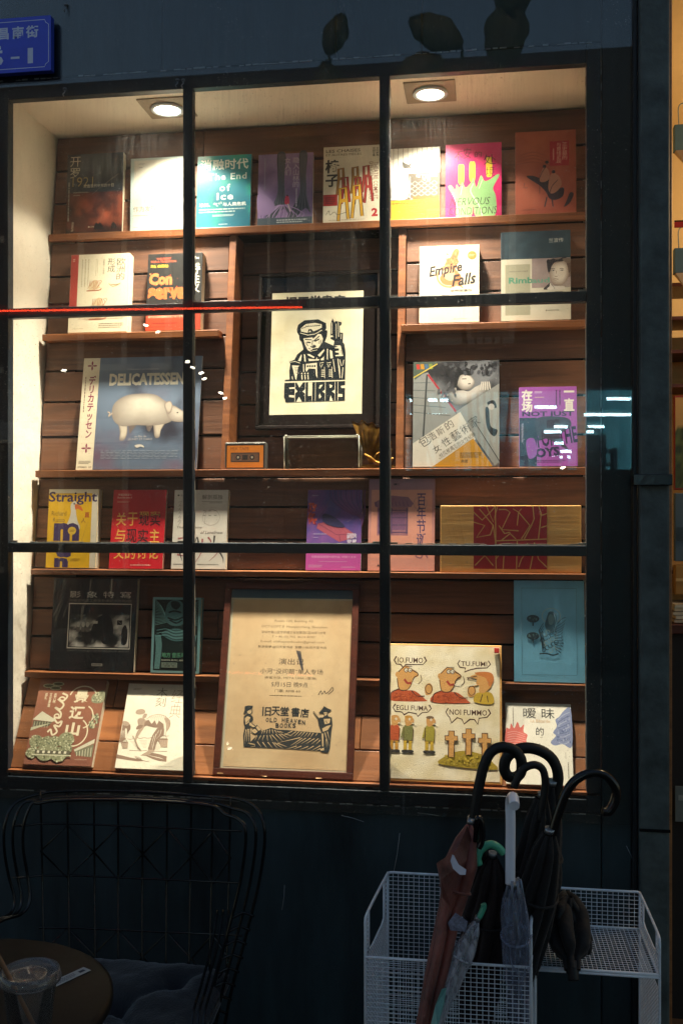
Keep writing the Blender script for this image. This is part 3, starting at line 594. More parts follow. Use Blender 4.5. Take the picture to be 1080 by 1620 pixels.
def c10(a):
    a.grid(lambda u, v: lerp('1c1b1a', '2c2b28', .5+nz(u, v, 6)*.8), 10, 12)
    O = 'd98c3a'; a.text('THE FIGHT\nFOR A TRADITION', .06, .05, .52, .115, 'c8583a', .04); a.text('为传统而战', .05, .14, .38, .18, 'e0c23a', .03)
    a.text('Con', .03, .25, .46, .41, 'd88048', .06); a.text('serva', .02, .44, .72, .6, 'd0703a', .06)
    a.text('保守主义', .82, .04, .97, .52, 'e8e2d0', .02, vert=True)
    a.rect(0, .76, .7, 1, 'c04426'); a.rect(.7, .76, 1, 1, 'b93c22'); a.text('重写自由宣言', .08, .705, .5, .745, 'd8cfc0', .02); a.text('近两百年，从思想到实践\n保守主义如何理解和改变了这个世界', .04, .775, .68, .84, 'e8c8a8', .01); a.micro(.1, .9, .66, .92, 1, '7a2414'); a.micro(.06, .95, .6, .96, 1, '7a2414'); a.text('Conservatism', .70, .87, .92, .89, '8c2f1c', rot=-90)
    a.scatter(30, .02, .25, .68, .6, ['c8502a', 'e0b070'], .006, .012)
def c11(a):
    a.rect(0, 0, 1, 1, 'dccfb8')
    a.blob([(.62, .04), (.67, .08), (.64, .17), (.66, .22), (.6, .3), (.7, .4), (.66, .5), (.52, .52), (.4, .5), (.34, .42), (.42, .34), (.4, .3), (.45, .2), (.52, .15), (.56, .08)], 'c07848')
    a.blob([(.5, .3), (.58, .34), (.6, .42), (.52, .46), (.42, .42), (.42, .36)], 'd6a880'); a.ring(.5, .4, .2, .14, .035, 'c58a60', 60, 330); a.ring(.62, .56, .1, .04, .03, 'c58a60', 180, 360)
    a.scatter(40, .42, .1, .64, .3, ['a86238', 'cf9060', 'b87048'], .008, .02)
    a.text('Empire', .15, .24, .72, .41, '2e2622', .025, shear=.35, rot=9); a.text('Falls', .53, .37, .95, .52, '2e2622', .025, shear=.35, rot=7)
    a.ell(.88, .135, .075, .055, 'c07a38'); a.micro(.83, .12, .93, .15, 2, 'e0b080'); a.text('空帝国瀑布', .52, .575, .88, .605, '4a4038', .01); a.text('■ 文学出版社', .58, .95, .8, .962, 'a08060')
def c12(a):
    a.rect(0, 0, 1, 1, 'cfc6b0'); a.rect(.06, .37, .42, .94, 'a5a088'); a.grid(lambda u, v: lerp('3c4f58', '2c3c46', .5+nz(u, v, 8)), 10, 6, 0, 0, 1, .31)
    a.rect(0, 0, .05, .31, '2a3840'); a.text('兰波传', .69, .085, .9, .135, 'd8d4c8', .0); a.text('彼岸天才诗人兰波传', .12, .44, .39, .455, '5a5448')
    a.grid(lambda u, v: lerp('6f6a68', '8a8480', u+nz(u, v, 3)*.4), 10, 10, .445, .31, 1, .64)
    a.text('Rimbaud', .11, .515, .70, .585, '4f8f74', .03)
    q = quadmap((793, 366.6), (902.6, 364), (792, 512.6), (902.6, 510), lambda x, y: (800+x/9.818, 360+y/9.818)); px = 1/1085
    P_ = lambda c, pts: a.blob(q(pts), c); Ln = lambda c, w, pts: a.line(q(pts), w*px, c, 3)
    a.grid(lambda u, v: lerp('9a8682', 'b8a8a0', (u-.4)*1.2+nz(u, v, 4)*.5), 12, 10, .445, .31, 1, .64)
    a.text('aud', .44, .525, .70, .585, '6f9a84', .03); P_('3a3638', [(585, 990), (640, 925), (692, 884), (705, 905), (690, 960), (700, 990)]); P_('d9cfc2', [(692, 888), (735, 930), (860, 935), (910, 945), (900, 992), (650, 992), (680, 940)]); Ln('6a605c', 6, [(700, 905), (740, 945), (760, 985)])
    P_('8a7468', [(655, 540), (760, 490), (900, 480), (1000, 520), (1005, 690), (980, 800), (700, 780)])
    a.shade(q([(690, 600), (760, 545), (870, 520), (950, 560), (975, 640), (980, 760), (940, 860), (870, 925), (785, 925), (715, 880), (690, 800), (676, 700)]), 'a08a7a', 'ecdfcd', 6, .004, .0, .10)
    P_('2f2a2c', [(642, 575), (636, 545), (655, 510), (700, 512), (740, 494), (790, 515), (850, 498), (890, 478), (945, 474), (925, 515), (865, 545), (800, 542), (748, 572), (712, 628), (694, 690), (668, 722), (650, 665)]); P_('6a564c', [(945, 565), (985, 540), (1006, 545), (1006, 700), (978, 722), (966, 645)]); P_('7c6a5e', [(880, 500), (950, 490), (1006, 500), (1006, 560), (950, 570), (905, 535)])
    for k in range(10): Ln('544a48' if k % 2 else '1c181a', 5, [(660+22*k, 512), (672+20*k, 528), (668+17*k, 560)])
    for x in (735, 872): Ln('4a3c36', 8, [(x-34, 664), (x, 655), (x+34, 664+(x > 800)*6)]); a.ell(*q([(x, 688)])[0], .021, .0065, 'e4dcd0'); a.ell(*q([(x+2, 688)])[0], .009, .0066, '2c2624'); Ln('3a2e2a', 5, [(x-32, 690), (x, 679), (x+34, 690)])
    Ln('a89282', 8, [(790, 690), (785, 740)]); Ln('6e584c', 7, [(765, 778), (780, 788), (805, 782)]); Ln('7a5c52', 8, [(735, 828), (770, 822), (822, 830)]); Ln('b09a8a', 7, [(755, 850), (790, 853)]); Ln('9a8474', 7, [(700, 840), (740, 905), (800, 928), (870, 922)])
    a.text('● 商务印书馆', .64, .885, .83, .9, '4a463c')
def c13(a):
    def f(u, v):
        c = lerp('48566a', '76869a', .4+.6*max(0, 1-math.hypot(u-.6, (v-.25))*1.6)); c = lerp(c, '2c2c38', max(0, -nz(u, v, 2, 3))*1.5+max(0, v-.6)*.5); return lerp(c, '6a4658', max(0, nz(u, v, 2.5, 9))*1.1*v)
    a.grid(f, 30, 30); a.rect(0, 0, .14, 1, 'd8ccb0')
    m_ = '86344e'; a.text('デリカテッセン', .055, .16, .115, .72, m_, .03, vert=True)
    for cy in (.07, .81):
        for k in range(4): a.ell(.075+.022*math.cos(R(k*90)), cy+.022*math.sin(R(k*90)), .02 if k % 2 == 0 else .008, .008 if k % 2 == 0 else .02, m_, 10)
    a.micro(.02, .17, .035, .5, 1, '7a6458', vert=True); a.micro(.02, .92, .12, .95, 3, '5a5048'); a.text('STEREO  LD', .015, .97, .13, .985, '3a342e', .02)
    a.text('Claudie présente', .38, .1, .64, .12, 'a8b0b8', shear=.3); a.text('DELICATESSEN', .23, .145, .86, .255, 'd9d3bc', .045)
    # pale animal shape, plain generic pig seen from the side
    for lg in ([(.33, .58), (.4, .6), (.41, .68), (.39, .74), (.35, .74), (.35, .67)], [(.63, .58), (.72, .58), (.69, .66), (.68, .72), (.645, .72), (.63, .65)]): a.shade(lg, '85786e', 'c4b8a4', 4, .002, -.004)
    for lg in ([(.42, .58), (.48, .6), (.45, .66), (.43, .68)], [(.56, .58), (.62, .6), (.6, .66), (.58, .66)]): a.blob(lg, '6e625c')
    a.shade([(.27, .5), (.29, .41), (.38, .345), (.5, .33), (.62, .34), (.7, .39), (.76, .44), (.8, .5), (.77, .58), (.68, .61), (.58, .615), (.47, .61), (.37, .62), (.3, .58)], '8f8478', 'cfc7b6', 7, .002, -.011, .12)
    a.shade([(.72, .45), (.78, .44), (.84, .475), (.9, .52), (.905, .56), (.87, .585), (.79, .58), (.74, .54)], '968a7e', 'c8beae', 5, .001, -.004, .15); a.ell(.893, .545, .016, .02, 'b09a8c'); a.ell(.897, .54, .004, .005, '5a4a44')
    a.shade([(.705, .43), (.75, .40), (.775, .44), (.765, .5), (.735, .51)], '8a7c70', 'c6b8a6', 3, 0, -.004, .2); a.ell(.82, .505, .007, .006, '3a302c'); a.line([(.275, .5), (.245, .53), (.255, .5), (.235, .49)], .01, 'b9a896', 3)
    a.text('un film de\nJEUNET ET CARO', .42, .7, .62, .75, 'a8a4a4', .01); a.blob([(.48, .79), (.52, .78), (.55, .79), (.56, .81), (.53, .8), (.5, .81)], 'c0bab0'); a.micro(.2, .83, .84, .91, 6, '9098a4', th=.3)
def c14(a):                                           # wood-cut print: capped figure with books, buildings and block lettering
    a.grid(lambda u, v: lerp('e0dac4', 'd2c8a8', .4+nz(u, v, 3)*.9), 10, 12); K = '20262c'; C = 'dcd4bc'
    q = lambda pts: [((x/7.714+6)/153, (y/7.714+23)/203) for x, y in pts]; px = 1/(153*7.714)
    Kp = lambda *p: a.poly(q(p), K); Cp = lambda *p: a.poly(q(p), C); Kl = lambda w, *p: a.line(q(p), w*px, K); Cl = lambda w, *p: a.line(q(p), w*px, C)
    a.text('旧天堂書店', .16, .03, .80, .125, K, .04)
    Kp((285,300),(300,240),(380,185),(560,178),(660,230),(665,300),(680,340),(675,400),(650,470),(760,520),(770,462),(720,432),(720,235),(742,168),(768,225),(780,205),(862,225),(855,262),(835,270),(840,355),(880,360),(880,485),(900,500),(918,620),(918,960),(145,965),(145,945),(205,940),(198,830),(210,745),(195,715),(260,690),(300,620),(375,560),(350,470),(320,430),(315,380),(290,340))
    Cp((665,300),(680,318),(650,322)); Cp((335,290),(400,235),(520,222),(605,245),(606,285),(560,310),(500,330),(470,298),(435,303),(425,350),(340,330)); Kl(9,(345,292),(420,265),(500,264),(592,256))
    for k in range(7): Kl(5,(400+28*k,268),(408+28*k,244))
    Cp((435,345),(455,318),(470,345),(455,338)); Cl(9,(330,348),(430,378),(520,366),(612,318))
    Cp((372,418),(488,410),(500,428),(560,365),(600,372),(625,430),(612,480),(575,535),(545,572),(470,592),(430,570),(395,500))
    Kl(13,(392,432),(480,440)); Kl(13,(500,460),(576,395)); Kl(18,(418,468),(468,476)); Kl(18,(518,462),(576,432)); Kl(10,(490,445),(488,515)); Kp((462,515),(485,525),(512,500),(542,518),(535,538),(500,548),(470,536)); Kp((462,578),(500,555),(545,545),(585,556),(560,575),(490,590)); Cl(6,(480,584),(552,570)); Kl(8,(574,492),(582,450)); Kl(8,(592,500),(604,440)); Kl(9,(405,470),(432,520)); Kl(7,(440,545),(470,560))
    for p in (((425,620),(455,622),(520,660),(512,676),(440,640)), ((562,636),(642,562),(646,582),(592,658),(572,650)), ((308,706),(350,622),(356,640),(345,712)), ((382,618),(400,630),(410,716),(392,716)), ((678,560),(692,560),(692,697),(680,697)), ((712,572),(745,590),(757,682),(724,684)), ((598,694),(642,656),(642,702),(608,708)), ((440,680),(540,694),(548,660),(556,690),(585,690),(578,706),(450,712)), ((775,520),(850,520),(888,656),(790,658),(786,642),(832,640),(832,616),(784,606),(784,592),(832,586),(832,560),(780,556),(780,545),(826,540))): Cp(*p)
    Kl(7,(860,580),(872,640)); Cl(8,(736,225),(736,370)); Cl(7,(790,240),(796,430)); Cl(7,(816,222),(826,410)); Cl(7,(856,372),(856,440)); Cp((718,392),(748,388),(748,404),(765,410),(722,412))
    Cl(7,(205,722),(270,712),(335,736)); Cp((232,762),(332,768),(312,780),(304,870),(292,946),(282,942)); [Kl(6,(268+4*k,792+18*k),(312,794+18*k)) for k in range(5)]; Cp((232,905),(240,940),(250,944),(242,900))
    for x in (362, 402, 440): Cl(13,(x,885),(x+6,945)); a.ell(*q([(x,868)])[0], .008, .006, C)
    Cp((412,748),(552,735),(562,930),(545,900),(536,812),(450,806),(420,850),(410,820)); [a.poly(q([(425+30*k,766),(446+30*k,763),(446+30*k,790),(425+30*k,792)]), K) for k in range(4)]; Cp((376,750),(386,750),(392,850),(380,850))
    for dx in (0, 96):
        Cl(7,(585+dx,742),(640+dx,732)); Cl(8,(592+dx,756),(606+dx,800),(626+dx,752)); Cl(6,(650+dx,790),(658+dx,935)); [Cl(10,(612+dx,830+26*k),(652+dx,832+26*k)) for k in range(4)]
    Cl(9,(760,695),(786,855)); Cl(10,(820,690),(852,936)); Cl(8,(842,700),(866,780),(886,770)); Cl(9,(876,940),(888,800)); Cp((890,708),(900,704),(890,765),(882,770)); Cl(8,(840,780),(850,880))
    Kp((140,985),(918,975),(918,1222),(160,1232),(155,1190),(140,1180))
    for x in (278, 411, 497, 540, 666, 790, 827): Cl(6,(x,982),(x+2,1228))
    for p in (((205,1045),(274,1040),(274,1062),(206,1063)), ((205,1140),(272,1145),(272,1174),(206,1166)), ((298,982),(380,982),(336,1050)), ((280,1060),(312,1095),(280,1122)), ((410,1068),(374,1100),(410,1122)), ((298,1230),(332,1164),(372,1230)), ((446,984),(496,984),(492,1152),(448,1158)), ((584,1062),(600,1018),(634,1018),(600,1066)), ((584,1152),(600,1128),(618,1170),(594,1194)), ((664,1080),(630,1105),(664,1126)), ((722,1012),(758,1030),(742,1056),(724,1058)), ((790,1078),(752,1105),(790,1132)), ((722,1228),(736,1150),(768,1228)), ((866,1035),(920,1030),(920,1062),(872,1064)), ((828,1135),(886,1140),(886,1176),(830,1172))): Cp(*p)
def c18(a):
    def f(u, v): return lerp('26262a', '77787c', .45+nz(u, v, 3.2, 6)*1.2)
    a.grid(f, 26, 30); Wh = 'cfc8ba'
    a.poly([(0, .14), (.17, .1), (.5, .5), (.54, 1), (0, 1)], '8d8f8c')
    for k in range(5): a.line([(0, .2+k*.07), (.2+.06*k, .2+k*.08)], .008, '5c6062')
    a.line([(.16, .12), (.12, .75)], .02, '3a3e40'); a.poly([(0, 0), (.3, 0), (.02, .17), (0, .14)], '4e5c50')
    for k, c in enumerate(('b83a30', 'c08a2c', '48688a', '7a8a40')): a.poly([(.03+k*.05, .02), (.07+k*.05, .02), (.08+k*.05, .07), (.04+k*.05, .07)], c)
    a.line([(.0, .15), (.28, .02)], .014, 'c8b048')
    a.line([(.17, .12), (.5, .48)], .022, 'a82834')
    a.shade([(.5, .2), (.55, .12), (.64, .12), (.72, .2), (.66, .27), (.56, .27)], '7c746c', 'd6ccc0', 5, .006, -.003, .12); a.blob([(.48, .22), (.5, .1), (.6, .06), (.7, .1), (.66, .14), (.56, .13), (.52, .2), (.5, .3)], '1c1c20')
    a.line([(.57, .17), (.62, .17)], .01, '2a2a2c'); a.line([(.64, .22), (.67, .215)], .012, '3a3034'); a.shade([(.4, .32), (.5, .28), (.66, .3), (.85, .2), (.9, .26), (.7, .38), (.5, .42)], '6e6a64', 'c8c0b6', 5, 0, -.004, .14)
    for k in range(5): a.line([(.8+.02*k, .2), (.78+.03*k, .28)], .012, 'd0c8bc')
    a.scatter(60, .32, .02, .98, .12, ['1a1a1e', '4c4c52', '2c2c30'], .01, .03); a.scatter(20, .3, .2, .5, .38, ['a09a90', '5a5a5e'], .01, .025)
    a.poly([(.5, .5), (1, .22), (1, .98), (.56, .5)], '96958f'); a.poly([(.5, .48), (1, .22), (1, .34), (.75, .45), (1, .95), (.95, 1), (.62, .6)], '8b8b86')
    a.blob([(.86, .4), (.94, .38), (.97, .45), (.9, .44)], '1c1c20'); a.blob([(.84, .46), (.88, .46), (.9, .62), (.98, .66), (.94, .72), (.86, .64)], '222226'); a.ell(.91, .44, .035, .03, 'b8b0a6')
    a.poly([(.55, .485), (.73, .745), (.23, 1), (0, 1), (0, .78)], Wh); a.poly([(.70, .735), (.925, 1), (.23, 1)], 'b98418'); a.line([(.73, .6), (1.0, .95)], .008, '1c1c1e')
    for ch, x, y, s in (('包', .13, .76, .12), ('浩', .22, .715, .1), ('斯', .32, .665, .09), ('的', .42, .605, .1)): a.text(ch, x-s/2, y-s*.4, x+s/2, y+s*.4, '1e1e20', -.005, rot=34)
    for ch, x, y, s in (('女', .28, .83, .09), ('性', .39, .765, .1), ('藝', .5, .705, .12), ('術', .61, .645, .11), ('家', .71, .58, .12)): a.text(ch, x-s/2, y-s*.4, x+s/2, y+s*.4, '1e1e20', -.005, rot=33)
    a.text('45位被遺忘的女性紀錄', .27, .775, .76, .815, '4a4236', 0, rot=32); a.text('Bauhaus Women   A Global Perspective', .28, .83, .70, .848, '7a6c50', rot=32); a.micro(.55, .865, .8, .92, 3, '5a4008'); a.text('典藏', .56, .935, .64, .965, '3a2a08')
def c19(a):
    a.rect(0, 0, 1, 1, '9a4fa4'); a.grid(lambda u, v: lerp('1b2030', '28344a', .5+nz(u, v, 4)), 8, 8, .0, .39, .3, 1)
    a.text('在\n场', .04, .03, .23, .32, 'e2dccc', .03); a.text('一\n直', .78, .05, .96, .31, 'e2dccc', .03); a.micro(.27, .05, .4, .08, 2, 'd0b8d0'); a.micro(.27, .12, .44, .14, 1, 'c8b0a0'); a.micro(.62, .04, .74, .26, 2, '4a2050', vert=True, th=.4)
    I = '241d40'; a.text('NOT JUST', .05, .31, .95, .39, I, .03); a.text('FOR THE', .3, .53, 1.0, .74, I, .03, rot=8); a.text('BOYS', .16, .77, .7, .89, I, .05, rot=6); a.blob([(.3, .4), (.8, .39), (.9, .5), (.7, .62), (.85, .8), (.5, .66), (.35, .66)], '3a3a4a'); a.blob([(.12, .68), (.26, .66), (.3, .85), (.16, .9)], '8c46a0')
    a.text('Why We Need More Women in Science', -.12, .56, .22, .60, 'c8c0d0', rot=-90); a.micro(.3, .92, .8, .96, 2, '5a2a60')
def c20(a):
    a.rect(0, 0, 1, 1, 'd9ac18'); a.rect(.88, 0, 1, 1, 'd8cfba'); P_ = '3a2a58'; a.rect(0, 0, .98, .05, 'd6cdb8')
    a.text('Straight', .0, .03, .98, .2, P_, .02); a.text('Richard\nRusso', .07, .28, .37, .42, '6a5420', .0); a.text('直', .74, .29, .84, .36, 'a03826', .02); a.text('人', .67, .37, .77, .43, '6a3a20', .0)
    a.blob([(.45, .2), (.52, .15), (.57, .18), (.56, .28), (.6, .4), (.66, .5), (.5, .56), (.36, .5), (.42, .4), (.46, .3)], 'cfc9bb'); a.blob([(.54, .19), (.66, .22), (.7, .28), (.6, .25), (.55, .26)], 'd06a30'); a.ell(.52, .185, .014, .012, '20202a')
    a.text('m', .13, .43, .65, .66, P_, .06); a.ell(.5, .53, .085, .05, 'd6b23a'); a.micro(.45, .515, .56, .545, 2, '7a5c18')
    a.text('a', .2, .68, .5, .87, P_, .06); a.text('n', .17, .875, .45, .995, P_, .06); a.ell(.35, .74, .05, .02, 'a04a30'); a.line([(.8, .44), (.74, .58), (.7, .66)], .008, 'b09030', 3); a.micro(.5, .88, .68, .92, 3, '9a7410')
def c21(a):
    a.rect(0, 0, 1, 1, 'ba1422'); a.text('作家访谈录 II\nParis Reviews II', .08, .045, .35, .11, 'e6b8a8', .01); a.micro(.08, .14, .33, .165, 2, 'd08070')
    for k in range(30): a.line([(.3+k*.045, .01), (.1+k*.045, .28)], .004, 'a01020')
    Y = 'd9a04a'; K = '30181c'
    for r, row in enumerate((('关', '于', '现', '实'), ('与', '现', '实', '主'), ('义', '的', '讨', '论'))):
        for k, ch in enumerate(row):
            dark = (r == 0 and k > 1) or (r == 1 and k in (1, 2)); x = .08+k*.215; y = .29+r*.21
            a.text(ch, x, y, x+.19, y+.17, K if dark else Y, .01)
    a.text('现实', .51, .275, .9, .33, Y, .01); a.micro(.4, .945, .85, .965, 1, 'e0a898')
def c22(a):
    a.grid(lambda u, v: lerp('c8c2b6', 'd2ccc0', .5+nz(u, v, 3)), 8, 8); K = '4a4642'
    a.text('解剖孤独', .52, .06, .9, .12, K, .0); a.text('■ 主题', .06, .055, .2, .08, K); a.line([(.52, .15), (.9, .15)], .006, K); a.line([(.66, .165), (.9, .165)], .006, K)
    for k in range(6): a.line([(.08, .16+.05*k), (.14, .14+.05*k), (.1, .2+.05*k)], .008, '8a847c', 3); a.rect(.55+(k % 3)*.1, .26+.06*(k//3), .6+(k % 3)*.1, .27+.06*(k//3), '8a847c')
    a.ring(.7, .35, .16, .1, .006, '8f8980'); a.line([(.58, .44), (.6, .28), (.8, .26)], .006, '8f8980')
    a.text('The Anatomy', .07, .46, .55, .5, '4a4642', .0, shear=.3); a.text('of Loneliness', .52, .52, .93, .56, '4a4642', 0, shear=.3)
    for p, c in (([(.1, .62), (.3, .6)], '9c5a5a'), ([(.22, .6), (.28, .68), (.2, .73)], '9c5a5a'), ([(.5, .72), (.46, .6), (.42, .68)], K), ([(.56, .62), (.54, .8), (.44, .92)], 'a06464'), ([(.66, .6), (.72, .66), (.64, .7)], '9c5a5a'), ([(.78, .58), (.76, .7), (.68, .74)], K), ([(.6, .76), (.8, .74), (.84, .8), (.7, .9)], 'a06464'), ([(.88, .78), (.95, .86), (.96, .92)], K), ([(.1, .82), (.24, .84)], '9c5a5a'), ([(.14, .78), (.2, .9)], K)): a.line(p, .035, c, 4, True)
    a.micro(.04, .935, .4, .95, 1, '6a645c'); a.micro(.48, .935, .95, .95, 1, '6a645c')
def c23(a):
    a.grid(lambda u, v: lerp('453c80', '78488a', .4+nz(u, v, 3)*1.2), 10, 12); 
    for k in range(14): a.line([(.4+k*.05, 0), (.46+k*.045, .14), (.8+k*.02, .3), (1.0, .32+k*.01)], .014, '6e3a70' if k % 2 else '4c2a5c', 4)
    a.poly([(.2, .42), (.5, .38), (.88, .55), (.86, .6), (.6, .65), (.18, .48)], 'a04a5c'); a.line([(.2, .42), (.55, .56), (.88, .56)], .008, '4a1c3c'); a.line([(.6, .56), (.62, .64)], .008, '4a1c3c'); a.line([(.2, .38), (.42, .12), (.38, .1)], .01, '5a3468'); a.line([(.5, .38), (.74, .15)], .01, '5a3468')
    for k in range(5): a.line([(.3+k*.09, .4+.02*k), (.42+k*.09, .5+.01*k)], .006, 'c06a70')
    a.scatter(50, .02, .17, .16, .42, ['b03a30', 'd05a40', '8a2040'], .012, .03); a.blob([(.3, .3), (.5, .34), (.7, .46), (.5, .46), (.3, .4)], '2c2850')
    W_ = 'c8bcd0'; a.text('删除', .74, .54, .92, .61, W_, .03); a.text('咒骂', .74, .62, .92, .69, W_, .03); a.micro(.12, .545, .4, .56, 1, 'a89cb8'); a.micro(.12, .59, .22, .6, 1, 'a89cb8'); a.micro(.08, .06, .2, .075, 1, 'a89cb8')
    a.rect(0, .78, 1, 1, 'a84088'); a.text('经典悬疑推理作家作品  时隔十五年', .1, .82, .92, .85, 'c898b4', .0); a.micro(.24, .885, .78, .9, 1, 'b07c9c'); a.micro(.05, .93, .3, .97, 2, 'b07c9c'); a.micro(.65, .95, .95, .97, 1, 'b07c9c')
def c24(a):
    a.grid(lambda u, v: lerp('a07e90', 'c88878', v*1.4), 4, 8); a.grid(lambda u, v: lerp('dca090', 'd48c74', v), 4, 6, .04, .12, .96, .86); V = '5c4468'
    a.text('■■ 生', .38, .045, .46, .07, '30283c'); a.text('百年节诞', .73, .16, .87, .74, '453a6a', .01, vert=True)
    a.poly([(.08, .26), (.3, .18), (.6, .2), (.68, .27), (.64, .31), (.1, .31)], '90647a'); a.rect(.13, .31, .6, .62, '9c6a74'); a.rect(.33, .36, .56, .56, '7a5474')
    for k in range(9): a.line([(.1+k*.06, .25), (.12+k*.06, .3)], .008, V)
    for x in (.15, .25, .34, .57): a.rect(x, .32, x+.02, .6, V)
    for y in (.34, .42, .5, .58): a.rect(.14, y, .6, y+.01, V)
    a.ring(.78, .27, .1, .07, .006, 'a08080', 0, 360); a.line([(.76, .8), (.72, .84), (.8, .86), (.84, .8), (.9, .86)], .02, '8a5868', 4); a.poly([(.14, .955), (.16, .93), (.18, .955)], '20181c')
def c26(a):
    a.grid(lambda u, v: lerp('121214', '262628', .4+nz(u, v, 3)), 8, 8); G = 'd6cfc0'
    for k, ch in enumerate('影象特寫'): a.text(ch, .2+k*.2, .14, .33+k*.2, .21, G, -.005)
    a.text('阮義忠暗房工作室影像紀念冊第4冊', .2, .225, .94, .255, '7a776e', .0)
    a.line([(.2, .275), (.94, .275), (.94, .755), (.2, .755), (.2, .27)], .012, 'd0c8b8')
    def f(u, v):
        if v > .55: return lerp('1c1a17', 'c8c2b6', .2+nz(u, v, 5, 2)*1.5+max(0, .25-abs(u-.6))*1.6)
        if v > .4: return lerp('34302b', 'd0c8ba', (u-.3)*1.0+nz(u, v, 8, 4))
        return '1b1917'
    a.grid(f, 30, 24, .215, .29, .925, .74)
    a.blob([(.47, .58), (.52, .46), (.6, .4), (.62, .5), (.6, .62), (.54, .65), (.48, .64)], '0e0d0d'); a.blob([(.6, .64), (.58, .45), (.64, .35), (.7, .42), (.74, .56), (.7, .7), (.62, .7)], '141213'); a.blob([(.84, .56), (.88, .5), (.91, .58), (.9, .7), (.84, .7)], '141213')
    for x in (.32, .38, .43): a.ell(x, .5, .02, .03, 'b0a89a'); a.rect(x-.02, .53, x+.02, .58, '5a544c')
    a.rect(.78, .45, .84, .5, '2a2622'); a.line([(.79, .46), (.83, .49)], .006, '8a847a'); a.rect(.5, .46, .55, .49, 'c0b8aa')
    a.text("JUAN'S DARKROOM WORKSHOP ALBUM", .2, .775, .93, .795, '6c6a64', .0); a.rect(.5, .915, .63, .945, '7a766c'); a.text('PHOTO ART', .515, .922, .615, .938, '1a1a1a', .02)
def c27(a):
    a.rect(0, 0, 1, 1, '78a4a6'); a.rect(.05, .03, .95, .97, '1a2827'); T = '7cb0ae'
    for k in range(16): a.line([(.06, .04+k*.022), (.2+.01*k, .14+k*.012), (.28, .3)], .008, T, 4); a.line([(.94, .04+k*.022), (.8-.01*k, .14+k*.012), (.74, .3)], .008, T, 4)
    a.blob([(.3, .1), (.4, .04), (.55, .04), (.66, .12), (.7, .3), (.62, .36), (.5, .38), (.36, .36), (.26, .28)], '4a7072'); a.blob([(.38, .06), (.5, .05), (.58, .1), (.5, .16), (.4, .13)], '1c2c2c')
    for p in ([(.34, .2), (.46, .18), (.6, .2)], [(.32, .27), (.48, .3), (.64, .26)], [(.36, .3), (.5, .34), (.62, .3)]): a.line(p, .03, '14201f', 4)
    a.blob([(.2, .48), (.4, .42), (.6, .42), (.74, .48), (.68, .56), (.5, .58), (.34, .55)], '537c7d')
    for k in range(7): a.line([(.1, .42+.02*k), (.3, .4+.02*k), (.5, .44+.02*k), (.9, .38+.025*k)], .009, T if k % 2 else '14201f', 5)
    for k in range(9): a.line([(.07+.014*k, .5), (.1+.014*k, .66), (.08+.012*k, .95)], .008, T, 4); a.line([(.93-.014*k, .5), (.88-.014*k, .7), (.92-.012*k, .95)], .008, T, 4)
    a.text('地方 音乐与声影', .22, .73, .9, .8, '5e9a78', .03); a.text('REGION, MUSIC, AND SILENCE', .22, .82, .88, .845, 'b8bca8', .02); a.rect(.22, .86, .55, .93, '7c8a7c'); a.text('上海 文艺\n译著 馆', .24, .87, .53, .92, '22302c')
def c28(a):
    a.grid(lambda u, v: lerp('8accea', '7abede', v), 4, 6); K = '27343c'
    for i in range(40):
        t = i/40
        for p, q in (((.11+t*.78, .075), (.12+t*.78, .075)), ((.11+t*.78, .93), (.12+t*.78, .93)), ((.11, .075+t*.855), (.11, .085+t*.855)), ((.89, .075+t*.855), (.89, .085+t*.855))): a.line([p, q], .007, K)
    a.ring(.53, .35, .13, .075, .01, 'b8d0cc'); a.blob([(.47, .36), (.5, .31), (.56, .31), (.6, .36), (.6, .46), (.55, .52), (.48, .5), (.44, .44)], '3c5a68'); a.blob([(.49, .36), (.53, .33), (.57, .37), (.55, .43), (.5, .43)], '86a2a6')
    for k in range(22):
        x = .38+.24*((k*37) % 22)/22; y = .5+.2*((k*53) % 22)/22; a.ring(x, y, .028, .02, .008, 'aec8c4' if k % 2 else K, 20*k, 20*k+280, 10)
    for k in range(12): a.line([(.58, .45+.02*k), (.68+.02*math.sin(k), .38+.03*k), (.74-.01*k, .36+.03*k)], .008, K, 4)
    for k in range(8): a.line([(.42, .42+.03*k), (.36+.01*k, .5+.02*k), (.4, .6+.015*k)], .008, K, 4)
    a.line([(.36, .725), (.45, .72), (.55, .735), (.63, .72)], .02, K, 4)
    for cy in (.38, .55):
        a.ell(.27, cy, .09, .038, K); a.line([(.27, cy+.03), (.27, cy+.07)], .02, K); a.scatter(14, .21, cy-.02, .33, cy+.02, ['6a8a88', '203038'], .008, .015)
